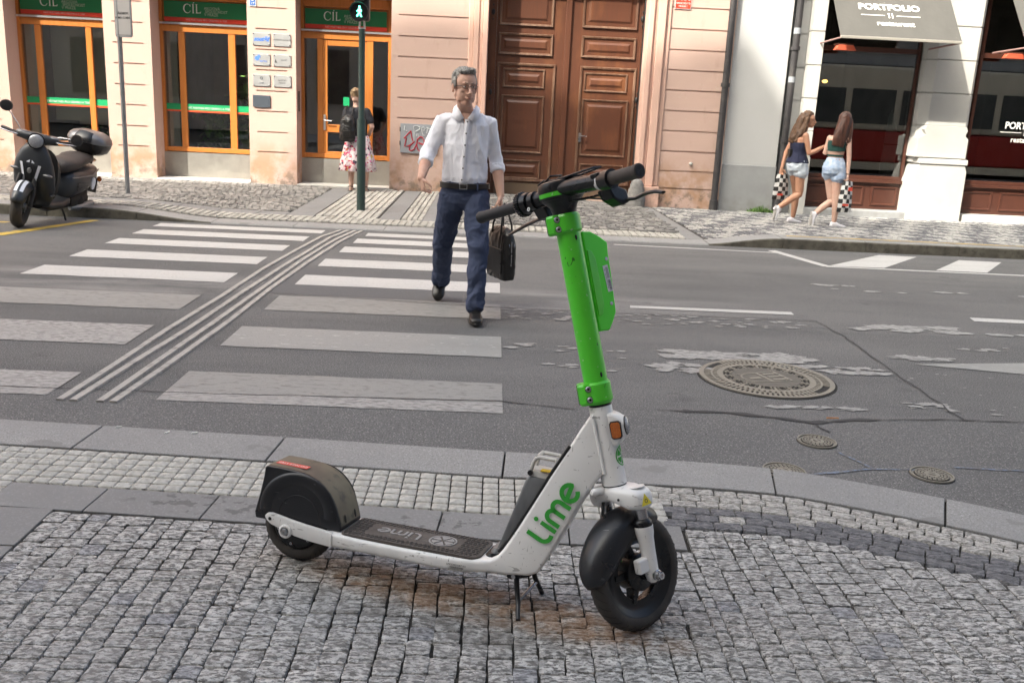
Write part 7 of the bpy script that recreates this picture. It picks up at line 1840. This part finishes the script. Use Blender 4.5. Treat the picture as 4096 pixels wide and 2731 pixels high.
# collar: two pointed leaves and the band
for q in (-1, 1):
    cx = -.205; mb = MB()
    pts_o = [(cx+q*.012, 6.672, 1.408), (cx+q*.062, 6.668, 1.385), (cx+q*.102, 6.715, 1.418), (cx+q*.090, 6.80, 1.480), (cx+q*.066, 6.765, 1.500), (cx+q*.050, 6.710, 1.465)]
    mb.add(pts_o, [(0,1,5),(1,2,5),(2,3,4,5)]); o = mb.build('collar', shirt_m, man, 70); m_ = o.modifiers.new('t', 'SOLIDIFY'); m_.thickness = .006; m_.offset = 0
mb = MB(); mb.tube([(-.205+.078*math.cos(a), 6.79+.070*math.sin(a), 1.462+.016*math.sin(a)) for a in np.linspace(R(-30), R(210), 20)], .004, 8, ry=.022, ref=(0,0,1)); mb.build('collar', shirt_m, man, 60)
mb = MB(); mb.add([(-.250,6.705,1.445),(-.160,6.705,1.445),(-.198,6.668,1.375),(-.212,6.668,1.375)], [(0,1,2,3)]); 
o = mb.build('open_neck', skin_a, man)
def on_shirt(z):
    y = float(np.interp(z, [.93,.985,1.08,1.22,1.36,1.42], [6.643,6.635,6.647,6.653,6.673,6.70])); return y-.004
mb = MB(); zs_ = np.linspace(.94, 1.40, 14); vs = []
for z in zs_: xx = -.205+(z-1.2)*.06; vs += [(xx-.017, on_shirt(z)-.006, z), (xx+.017, on_shirt(z)-.006, z)]
mb.add(vs, [(2*i,2*i+1,2*i+3,2*i+2) for i in range(13)]); o = mb.build('button_placket', shirt_m, man, 60); m_ = o.modifiers.new('t', 'SOLIDIFY'); m_.thickness = .008; m_.offset = 0
mb = MB()
for z in (1.385,1.305,1.225,1.145,1.065,.985): xx = -.205+(z-1.2)*.06; mb.add(*(lambda b: (b.v, b.f))(MB(frame((xx, on_shirt(z)-.012, z), (1,0,0), (0,0,1))).lathe([(0,0),(.0058,0),(.0058,.002),(0,.002)], 12)))
mb.build('shirt_button', letter_dark, man, 40)
# trousers
HR, HL_ = V((-.285,6.76,.86)), V((-.115,6.74,.86)); KR, KL = V((-.352,6.90,.475)), V((-.088,6.56,.520)); AR, AL = V((-.372,7.16,.155)), V((-.088,6.47,.125))
mb = MB(); mb.tube([V((-.20,6.755,.965)), V((-.20,6.755,.90)), V((-.20,6.755,.82)), V((-.20,6.755,.765))], [.156,.172,.180,.150], 26, ry=[.112,.122,.122,.095], ref=(1,0,0))
mb.tube([HR, HR.lerp(KR,.5), KR, KR.lerp(AR,.5), AR], [.098,.090,.072,.070,.066], 18, ry=[.108,.094,.076,.068,.064], ref=(1,0,0), roundcap=True)
mb.tube([HL_, HL_.lerp(KL,.5), KL, KL.lerp(AL,.5), AL+V((0,0,-.02))], [.100,.090,.074,.066,.058], 18, ry=[.108,.094,.078,.070,.066], ref=(1,0,0), roundcap=True)
fc = folds(8, .008, (1,1,.7), 2.); fd = folds(20, .003, (1,1,1.1), 7.)
def tr_disp(co, n): k = (.35 if co.z > .88 else 1.)+1.1*max(0, (.35-co.z)/.35)+.5*math.exp(-((co.z-.5)/.08)**2); return (fc(co, n)+fd(co, n))*k-.004
organic(mb, 'trousers', trouser_m, man, .006, 3, tr_disp)
mb = MB(); mb.tube([V((-.20,6.755,.920)), V((-.20,6.755,.958))], [.182,.180], 40, ry=[.134,.132], ref=(1,0,0)); mb.build('belt', leather, man, 60)
mb = MB(); mb.rings([rrect(V((-.205,6.616-.002*k,.939)), V((1,0,0)), V((0,0,1)), .028, .020, .004, 2) for k in (0,1)]); mb.build('belt_buckle', steel, man, 30); MB().box(-.228,-.182,6.6115,6.6125,.925,.953).build('buckle_inner', leather, man)
for x in (-.30,-.105): MB().box(x-.006, x+.006, 6.635 if x > -.2 else 6.65, 6.66, .912, .968).build('belt_loop', trouser_m, man, bevel=.002)
MB().tube([AR.lerp(KR,.05), AR+V((-.012,.05,-.06))], .045, 14).build('sock', black_cloth, man, 60)
shoe(man, 'shoe', (-.092,6.545,.004), (-.072,6.265,.012), leather, leather, .048, .088, V((0,-.0,1)))
shoe(man, 'shoe', (-.382,7.255,.135), (-.392,7.09,.006), leather, leather, .050, .085, V((0,-.62,.78)))
mb = MB(); 
for k in range(4): mb.tube([(-.105,6.40-.018*k,.092-.012*k),(-.08,6.398-.018*k,.100-.012*k),(-.055,6.40-.018*k,.092-.012*k)], .0022, 6)
mb.build('shoelace', black_plastic, man, 50)
# briefcase in his left hand
bag = thing('briefcase', (.085, 6.72, .28), 'black leather briefcase with zips carried in the left hand of the man', 'bag')
BM = frame((.085, 6.74, .475), V((.42,-.90,0)).normalized(), V((0,0,1)))
mb = MB(BM); rings = []
for z, hx, hy in ((-.195,.150,.040),(-.19,.165,.052),(-.10,.172,.058),(.05,.170,.055),(.13,.150,.042),(.165,.120,.026),(.178,.09,.012)):
    rings.append([(hx*math.copysign(abs(math.cos(a))**.45, math.cos(a)), z, hy*math.copysign(abs(math.sin(a))**.6, math.sin(a))) for a in np.linspace(0, 2*math.pi, 33)[:-1]])
mb.rings(rings); organic(mb, 'bag_body', leather, bag, .006, 2, folds(14, .004))
MB(BM).tube([(-.125,.155,0),(-.05,.180,0),(.05,.180,0),(.125,.155,0)], .005, 8).build('zip', steel, bag, 50); MB(BM).tube([(.166,.09,.0),(.172,-.05,.0),(.165,-.15,.0)], .004, 8).build('side_zip', steel, bag, 50)
MB(BM).box(-.13, .13, -.15, .03, .052, .062).build('front_pocket', leather, bag, bevel=.006)
for s_ in (-1, 1):
    MB(BM).tube([(-.075,.13,s_*.045),(-.070,.20,s_*.040),(-.040,.30,s_*.018),(-.0,.345,s_*.010),(.040,.30,s_*.018),(.070,.20,s_*.040),(.075,.13,s_*.045)], .0075, 10).build('bag_handle', leather, bag, 60)
    MB(BM @ Matrix.Translation((.165,.06,s_*.02))).tube([(.012*math.cos(a), .012*math.sin(a), 0) for a in np.linspace(0, 6.28, 14)], .0025, 6).build('strap_ring', chrome, bag, 50)

# ---------------- generic standing / walking women seen from behind or the side
def limb(mb, P, r, n=12): mb.tube(P, r, n, roundcap=True)
def uvbag(name, M0, w, h, d, cols, rows, root):
    """soft checked carrier bag with its own uv squares"""
    me = bpy.data.meshes.new(name); vs = []; fs = []; uv = []; NX, NZ = 12, 14
    for side in (1, -1):
        k = len(vs)
        for j in range(NZ+1):
            for i in range(NX+1):
                u, v = i/NX, j/NZ; ww = w*(.62+.38*(1-v)**.6) ; x = (u-.5)*ww+.008*mnoise.noise(V((v*5, side*3, u))); th = d*math.sin(math.pi*u)**.6*(.25+.75*math.sin(math.pi*min(.98, v*.8+.05)))
                vs.append(M0 @ V((x, side*(th*.5+.012*mnoise.noise(V((u*4, v*4, side*5)))), v*h+.01*mnoise.noise(V((u*6, v*2, 1))))))
        for j in range(NZ):
            for i in range(NX):
                q = [k+j*(NX+1)+i, k+j*(NX+1)+i+1, k+(j+1)*(NX+1)+i+1, k+(j+1)*(NX+1)+i]; fs.append(q if side > 0 else q[::-1])
                c4 = [(i/NX*cols, j/NZ*rows), ((i+1)/NX*cols, j/NZ*rows), ((i+1)/NX*cols, (j+1)/NZ*rows), (i/NX*cols, (j+1)/NZ*rows)]
                uv += c4 if side > 0 else c4[::-1]
    me.from_pydata([tuple(p) for p in vs], [], fs); me.materials.append(checker); l_ = me.uv_layers.new(name='UVMap')
    for i, c in enumerate(uv): l_.data[i].uv = c
    me.shade_smooth(); return link(name, me, root)
red_print = mat('red_print', (.62,.07,.04), .5)

# girl 1: navy top, turned to her friend
g1 = thing('person', (4.40, 13.4, 0), 'laughing girl with long wavy brown hair, navy strapless top and pale denim shorts', 'person', 'two girls walking on the far pavement')
Y = 13.45; H1 = V((4.452, Y, 1.492)); f1 = V((.95,-.30,-.02)).normalized(); h1 = frame(H1, V((0,0,1)).cross(f1), V((0,0,1)))
b = MB(); head_parts(b, h1, .92, True); b.tube([H1+V((-.02,0,-.05)), V((4.415,Y,1.38)), V((4.375,Y,1.30))], [.045,.045,.065], 14)
b.tube([V((4.365,Y,1.32)), V((4.355,Y,1.24)), V((4.355,Y,1.10)), V((4.36,Y,1.0)), V((4.355,Y,.90)), V((4.36,Y,.84))], [.06,.105,.100,.090,.095,.09], 18, ry=[.055,.150,.140,.12,.13,.12], ref=(1,0,0))
limb(b, [V((4.395,Y-.13,1.285)), V((4.465,Y-.155,1.04))], [.044,.033]); limb(b, [V((4.465,Y-.155,1.04)), V((4.56,Y-.16,1.085)), V((4.66,Y-.15,1.145))], [.033,.033,.022]); hand(b, (4.66,Y-.15,1.145), (.85,.1,.45), (.4,.1,-.8), (0,-.3,.9), .8, .5)
limb(b, [V((4.34,Y+.14,1.285)), V((4.24,Y+.17,1.03)), V((4.185,Y+.12,.80))], [.042,.034,.022]); hand(b, (4.185,Y+.12,.80), (0,-.1,-1), (0,-1,0), (1,0,0), .8, 1.2)
limb(b, [V((4.40,Y-.07,.80)), V((4.425,Y-.06,.50)), V((4.43,Y-.06,.46)), V((4.30,Y-.06,.37)), V((4.13,Y-.05,.235))], [.080,.058,.052,.050,.032]);
limb(b, [V((4.36,Y+.08,.82)), V((4.45,Y+.16,.48)), V((4.455,Y+.17,.30)), V((4.455,Y+.18,.12))], [.088,.056,.052,.034])
organic(b, 'body', skin_b, g1, .006, 3); face_bits(h1, .92, g1)
mb = MB(); _ell(mb, h1, (0,.060,-.025), (.078,.080,.088), 20, 14)
mb.tube([V((4.40,Y,1.56)), V((4.36,Y,1.48)), V((4.315,Y,1.36)), V((4.275,Y,1.25)), V((4.235,Y,1.17))], [.075,.075,.070,.066,.035], 16, ry=[.08,.085,.10,.10,.06], ref=(1,0,0)); mb.tube([V((4.42,Y-.07,1.54)), V((4.385,Y-.09,1.42)), V((4.33,Y-.10,1.30)), V((4.27,Y-.08,1.19))], [.03,.04,.042,.025], 12)
organic(mb, 'hair', hair_brown, g1, .007, 2, lambda co, n: .014*mnoise.noise(V((co.x*22, co.y*22, co.z*14)))+.006*mnoise.noise(co*55))
mb = MB(); mb.tube([V((4.352,Y,1.185)), V((4.355,Y,1.12)), V((4.360,Y,1.05)), V((4.362,Y,1.0)), V((4.362,Y,.90))], [.116,.112,.105,.120,.158], 26, ry=[.162,.160,.150,.155,.185], ref=(1,0,0)); organic(mb, 'top', navy_top, g1, .007, 2, lambda co, n: .010*mnoise.noise(V((math.atan2(co.y-Y, co.x-4.36)*5, 0, co.z*3)))*(1 if co.z < 1.03 else .3))
mb = MB(); mb.tube([V((4.362,Y,.95)), V((4.362,Y,.87)), V((4.372,Y,.80))], [.122,.142,.130], 20, ry=[.160,.180,.170], ref=(1,0,0)); limb(mb, [V((4.380,Y-.075,.90)), V((4.41,Y-.07,.765))], [.100,.104], 18); limb(mb, [V((4.355,Y+.08,.90)), V((4.38,Y+.10,.775))], [.100,.104], 18); organic(mb, 'shorts', denim_pale, g1, .007, 2, folds(16, .005))
shoe(g1, 'trainer', (4.105,Y-.05,.285), (4.085,Y-.055,.075), shoe_white, shoe_sole, .042, .082, V((1,0,.1)), shoe_sole); shoe(g1, 'trainer', (4.375,Y+.19,.0), (4.585,Y+.15,.0), shoe_white, shoe_sole, .042, .085, V((0,0,1)), shoe_sole)
MB().tube([(4.10,Y-.05,.255),(4.145,Y-.05,.225)], [.038,.036], 12).build('sock', shoe_white, g1, 60)
MB().box(4.22,4.26,Y-.06,Y+.04,.98,1.09).build('shoulder_bag', leather, g1, bevel=.01)
sb1 = thing('carrier_bag', (4.22, Y+.1, .42), 'black and white checked carrier bag hanging behind the girl in navy', 'bag', 'checked carrier bags'); uvbag('bag_body', frame((4.20,Y+.10,.36), (1,.25,0), (-.25,1,0)), .26, .36, .08, 4, 6, sb1)
MB().tube([(4.22,Y+.10,.71),(4.235,Y+.11,.77),(4.25,Y+.10,.71)], .006, 8).build('bag_handle', letter_dark, sb1); MB(frame((4.20,Y+.055,.36), (1,.25,0), (-.25,1,0))).box(-.07,.02,-.012,-.006,.055,.085).build('red_print', red_print, sb1)

# girl 2: green top, seen from behind
g2 = thing('person', (4.82, 13.1, 0), 'girl with long straight auburn hair, dark green crop top and blue denim shorts', 'person', 'two girls walking on the far pavement')
Y = 13.12; H2 = V((4.865, Y, 1.500)); f2 = V((.80,.60,-.02)).normalized(); h2 = frame(H2, V((0,0,1)).cross(f2), V((0,0,1)))
b = MB(); head_parts(b, h2, .92, True); b.tube([H2+V((-.01,0,-.05)), V((4.83,Y,1.38)), V((4.80,Y,1.31))], [.045,.045,.065], 14)
b.tube([V((4.80,Y,1.32)), V((4.79,Y,1.25)), V((4.78,Y,1.12)), V((4.785,Y,1.02)), V((4.78,Y,.92)), V((4.78,Y,.86))], [.06,.145,.122,.100,.105,.10], 18, ry=[.055,.10,.098,.09,.095,.09], ref=(1,0,0))
limb(b, [V((4.915,Y-.05,1.275)), V((4.945,Y-.08,1.03)), V((4.945,Y-.12,.79))], [.043,.033,.022]); hand(b, (4.945,Y-.12,.79), (.05,-.05,-1), (-1,0,0), (.2,-1,0), .82, 1.4)
limb(b, [V((4.68,Y+.02,1.27)), V((4.645,Y+.04,1.06)), V((4.70,Y+.20,1.10))], [.042,.033,.024])
limb(b, [V((4.83,Y-.03,.82)), V((4.865,Y-.03,.48)), V((4.875,Y-.02,.30)), V((4.885,Y,.11))], [.082,.058,.052,.033]); limb(b, [V((4.75,Y+.05,.82)), V((4.815,Y+.04,.44)), V((4.81,Y+.03,.395)), V((4.70,Y+.02,.31)), V((4.575,Y,.195))], [.09,.056,.050,.048,.031])
organic(b, 'body', skin_c, g2, .006, 3); face_bits(h2, .92, g2)
mb = MB(); _ell(mb, h2, (0,.055,-.025), (.080,.085,.092), 20, 14); mb.tube([V((4.845,Y-.02,1.56)), V((4.83,Y-.04,1.46)), V((4.80,Y-.07,1.36)), V((4.775,Y-.09,1.26)), V((4.755,Y-.09,1.165))], [.085,.092,.095,.098,.088], 18, ry=[.08,.075,.06,.045,.025], ref=(1,0,0)); mb.tube([V((4.92,Y-.02,1.53)), V((4.925,Y-.05,1.38)), V((4.915,Y-.07,1.24)), V((4.90,Y-.07,1.17))], [.035,.035,.03,.015], 12)
organic(mb, 'hair', hair_red, g2, .007, 2, lambda co, n: .008*mnoise.noise(V((co.x*40, co.y*40, co.z*4)))+.003*mnoise.noise(co*60))
mb = MB(); mb.tube([V((4.785,Y,1.235)), V((4.782,Y,1.17)), V((4.782,Y,1.095))], [.136,.134,.122], 26, ry=[.106,.110,.104], ref=(1,0,0)); mb.build('crop_top', green_top, g2, 60)
MB().tube([V((4.785,Y,1.025)), V((4.785,Y,1.05))], [.112,.112], 26, ry=[.100,.100], ref=(1,0,0)).build('top_band', green_top, g2, 60)
mb = MB(); mb.tube([V((4.785,Y,1.005)), V((4.785,Y,.95)), V((4.78,Y,.87)), V((4.785,Y,.79))], [.112,.132,.155,.148], 24, ry=[.102,.118,.142,.130], ref=(1,0,0)); limb(mb, [V((4.83,Y-.03,.90)), V((4.85,Y-.03,.745))], [.095,.108], 18); limb(mb, [V((4.745,Y+.05,.90)), V((4.75,Y+.05,.775))], [.095,.104], 18); organic(mb, 'shorts', denim, g2, .007, 2, folds(16, .004))
MB().box(4.755,4.81,Y-.108,Y-.098,.955,.99).build('leather_patch', mat('tan_patch', (.42,.22,.08), .7), g2, bevel=.002)
shoe(g2, 'trainer', (4.535,Y,.245), (4.535,Y-.01,.025), shoe_white, shoe_sole, .042, .082, V((1,0,0)), shoe_sole); shoe(g2, 'trainer', (4.83,Y+.0,.02), (5.055,Y-.015,.02), shoe_white, shoe_sole, .044, .088, V((0,0,1)), shoe_sole)
MB().tube([(4.545,Y,.215),(4.59,Y,.20)], [.037,.035], 12).build('sock', shoe_white, g2, 60); MB().tube([(4.945,Y-.12,.79),(4.945,Y-.12,.80)], .027, 14).build('bracelet', leather, g2)
MB().tube([(4.955,Y+.02,1.15),(4.985,Y+.06,.98),(4.975,Y+.05,.85)], [.01,.03,.02], 10).build('shoulder_bag', leather, g2, 50)
sb2 = thing('carrier_bag', (4.95, Y-.14, .28), 'black and white checked carrier bag with red print held by the girl in green', 'bag', 'checked carrier bags'); uvbag('bag_body', frame((4.945,Y-.15,.27), (1,.05,0), (-.05,1,0)), .21, .43, .09, 4, 7, sb2)
MB().tube([(4.925,Y-.14,.69),(4.945,Y-.13,.735),(4.965,Y-.14,.69)], .006, 8).build('bag_handle', letter_dark, sb2)
mb = MB(frame((4.945,Y-.205,.27), (1,.05,0), (-.05,1,0))); mb.box(-.055,.03,-.012,-.004,.09,.12); mb.box(.0,.055,-.012,-.004,.30,.35); mb.build('red_print', red_print, sb2)

# woman at the shop door
w_ = thing('person', (-2.18, 15.2, 0), 'woman in a black top and floral pink skirt waiting at the shop door', 'person', None)
Y = 15.18; H3 = V((-2.215, Y, 1.515)); f3 = V((.15,1,-.15)).normalized(); h3 = frame(H3, V((0,0,1)).cross(f3), V((0,0,1))-f3*f3.z)
b = MB(); head_parts(b, h3, .93, True); b.tube([H3+V((0,0,-.05)), V((-2.21,Y,1.40)), V((-2.205,Y,1.33))], [.045,.045,.065], 14)
b.tube([V((-2.20,Y,1.34)), V((-2.20,Y,1.28)), V((-2.195,Y,1.1)), V((-2.19,Y,.95)), V((-2.185,Y,.82))], [.06,.15,.15,.15,.16], 18, ry=[.055,.10,.11,.11,.12], ref=(1,0,0))
limb(b, [V((-2.04,Y,1.28)), V((-1.955,Y-.02,1.06)), V((-2.01,Y+.10,.93))], [.05,.04,.026]); hand(b, (-2.01,Y+.10,.93), (-.5,.6,-.3), (-.5,-.5,0), (0,0,1), .85, .8)
limb(b, [V((-2.36,Y,1.28)), V((-2.40,Y+.02,1.05)), V((-2.30,Y+.14,1.0))], [.05,.04,.026])
for x in (-2.285, -2.05): limb(b, [V((x*.5-2.18*.5,Y,.75)), V((x,Y,.46)), V((x,Y+.01,.30)), V((x,Y,.075))], [.085,.058,.050,.032]); limb(b, [V((x,Y,.05)), V((x+.01*(1 if x > -2.1 else -1),Y+.14,.03))], [.035,.028])
organic(b, 'body', skin_c, w_, .007, 3)
mb = MB(); _ell(mb, h3, (0,.055,-.022), (.080,.082,.090), 20, 14); _ell(mb, h3, (0,.075,-.105), (.040,.038,.035), 16, 10); organic(mb, 'hair', hair_blond, w_, .006, 1, lambda co, n: .008*mnoise.noise(co*45))
mb = MB(); mb.tube([V((-2.205,Y,1.355)), V((-2.20,Y,1.30)), V((-2.20,Y,1.1)), V((-2.195,Y,.95)), V((-2.19,Y,.86))], [.08,.168,.170,.160,.168], 24, ry=[.07,.115,.125,.125,.130], ref=(1,0,0)); limb(mb, [V((-2.05,Y,1.29)), V((-1.985,Y-.01,1.15))], [.066,.060]); limb(mb, [V((-2.35,Y,1.29)), V((-2.385,Y,1.15))], [.066,.060]); organic(mb, 'top', black_cloth, w_, .008, 2, folds(12, .005))
mb = MB(); rings = []
for z, rx, ry_ in ((.92,.165,.125),(.88,.185,.145),(.75,.215,.17),(.55,.255,.205),(.37,.292,.235),(.365,.285,.228)):
    rings.append([(-2.18+rx*(1+.07*math.sin(a*11+z*3)*min(1, (.95-z)*2.5))*math.cos(a), Y+ry_*(1+.07*math.sin(a*11+z*3)*min(1, (.95-z)*2.5))*math.sin(a), z) for a in np.linspace(0, 2*math.pi, 97)[:-1]])
mb.rings(rings); mb.build('skirt', floral, w_, 70)
for x in (-2.285, -2.05):
    MB().box(x-.042, x+.042, Y-.10, Y+.155, .035, .052).build('sandal', leather, w_, bevel=.006); MB().tube([(x-.045,Y+.06,.05),(x,Y+.065,.10),(x+.045,Y+.06,.05)], .008, 8).build('sandal_strap', leather, w_, 50); MB().tube([(x-.038,Y-.05,.11),(x,Y-.085,.12),(x+.038,Y-.05,.11)], .007, 8).build('sandal_strap', leather, w_, 50)
bp = thing('backpack', (-2.32, Y-.17, .84), 'black leather backpack worn by the woman at the shop door', 'backpack')
mb = MB(); mb.tube([V((-2.315,Y-.19,.835)), V((-2.315,Y-.20,.87)), V((-2.315,Y-.21,1.0)), V((-2.31,Y-.20,1.15)), V((-2.305,Y-.17,1.23))], [.11,.125,.125,.11,.06], 22, ry=[.05,.07,.085,.07,.03], ref=(1,0,0)); organic(mb, 'bag_body', leather, bp, .007, 2, folds(13, .006))
for x in (-2.36,-2.25): MB().tube([(x,Y-.17,1.24),(x+.01,Y-.10,1.345),(x+.01,Y,1.37)], .010, 8).build('shoulder_strap', leather, bp, 50)
MB().box(-2.37,-2.26,Y-.30,Y-.285,.90,1.0).build('front_pocket', leather, bp, bevel=.01)

# ------------------------------------------------------------------ lettering becomes plain mesh
dg = bpy.context.evaluated_depsgraph_get(); dg.update()
for o in [o for o in SC.objects if o.type == 'FONT']:
    me = bpy.data.meshes.new_from_object(o.evaluated_get(dg)); nm = o.name.split('.')[0]
    par, mb_, mpi = o.parent, o.matrix_basis.copy(), o.matrix_parent_inverse.copy(); bpy.data.objects.remove(o)
    n = bpy.data.objects.new(nm, me); COL.objects.link(n); n.parent = par; n.matrix_parent_inverse = mpi; n.matrix_basis = mb_

# ------------------------------------------------------------------ pieces of a part hang under that part
SUBS = dict(headlight_lens='headlight_housing', lens_rim='headlight_housing', wordmark='frame', weld_seam='frame', mat_wordmark='deck_mat', mat_emblem='deck_mat', tread_pattern='deck_mat',
    battery_cap='battery', battery_handle='battery', latch='battery', lock_screw='battery', clamp_slot='stem_clamp', clamp_bolt='stem_clamp', bolt_socket='stem_clamp', bolt_seat='stem_clamp', grip_cap='grip', grip_emblem='grip',
    fender_top='rear_fender', fender_arch='rear_fender', fender_rib='rear_fender', fender_hole='rear_fender', warning_sticker='rear_fender', crown_plug='fork_crown', crown_boss='fork_crown', warning_triangle='fork_crown', side_reflector='reflector_rim',
    emblem='head_tube', bearing_seal='head_tube', dust_boot='fork_leg', fork_tab='fork_leg', tracker_recess='tracker_box', rating_label='tracker_box', box_screw='tracker_box', hub_screw='wheel_hub', tyre_lettering='tyre',
    fender_stripe='front_fender', apron_stripe='leg_shield', grille='leg_shield', grille_trim='leg_shield', badge='leg_shield', case_lid='top_case', case_latch='top_case', side_vent='rear_body', side_trim='rear_body', round_decal='rear_body',
    visor='lamp_ring', walking_man='lamp_ring', moulding='leaf', panel='leaf', kick_board='leaf', handle='leaf', wicket_frame='leaf', door_handle='door_leaf', sticker='door_leaf',
    collar='shirt', button_placket='shirt', shirt_button='shirt', rolled_cuff='shirt', open_neck='body', belt_buckle='belt', buckle_inner='belt', belt_loop='trousers', shoe_sole='shoe', shoelace='shoe', eye='body', iris='body', lips='body', eyebrow='body', leather_patch='shorts',
    side_zip='bag_body', zip='bag_body', front_pocket='bag_body', screw='plate', logo='plate', crest='plate')
def centre(o): 
    b = [o.matrix_basis @ V(c) for c in o.bound_box]; return sum(b, V())/8
for root in [o for o in SC.objects if o.parent is None and o.type == 'EMPTY']:
    kids = list(root.children)
    for k in kids:
        want = SUBS.get(k.name.split('.')[0])
        if not want or k.children: continue
        c_ = [p for p in kids if p.name.split('.')[0] == want and p is not k]
        if not c_ and want == 'shoe': c_ = [p for p in kids if p.name.startswith('trainer')]
        if not c_: continue
        cc = centre(k); p = min(c_, key=lambda q: (centre(q)-cc).length)
        if p.matrix_basis != Matrix.Identity(4): continue
        k.parent = p; k.matrix_parent_inverse = Matrix.Identity(4)
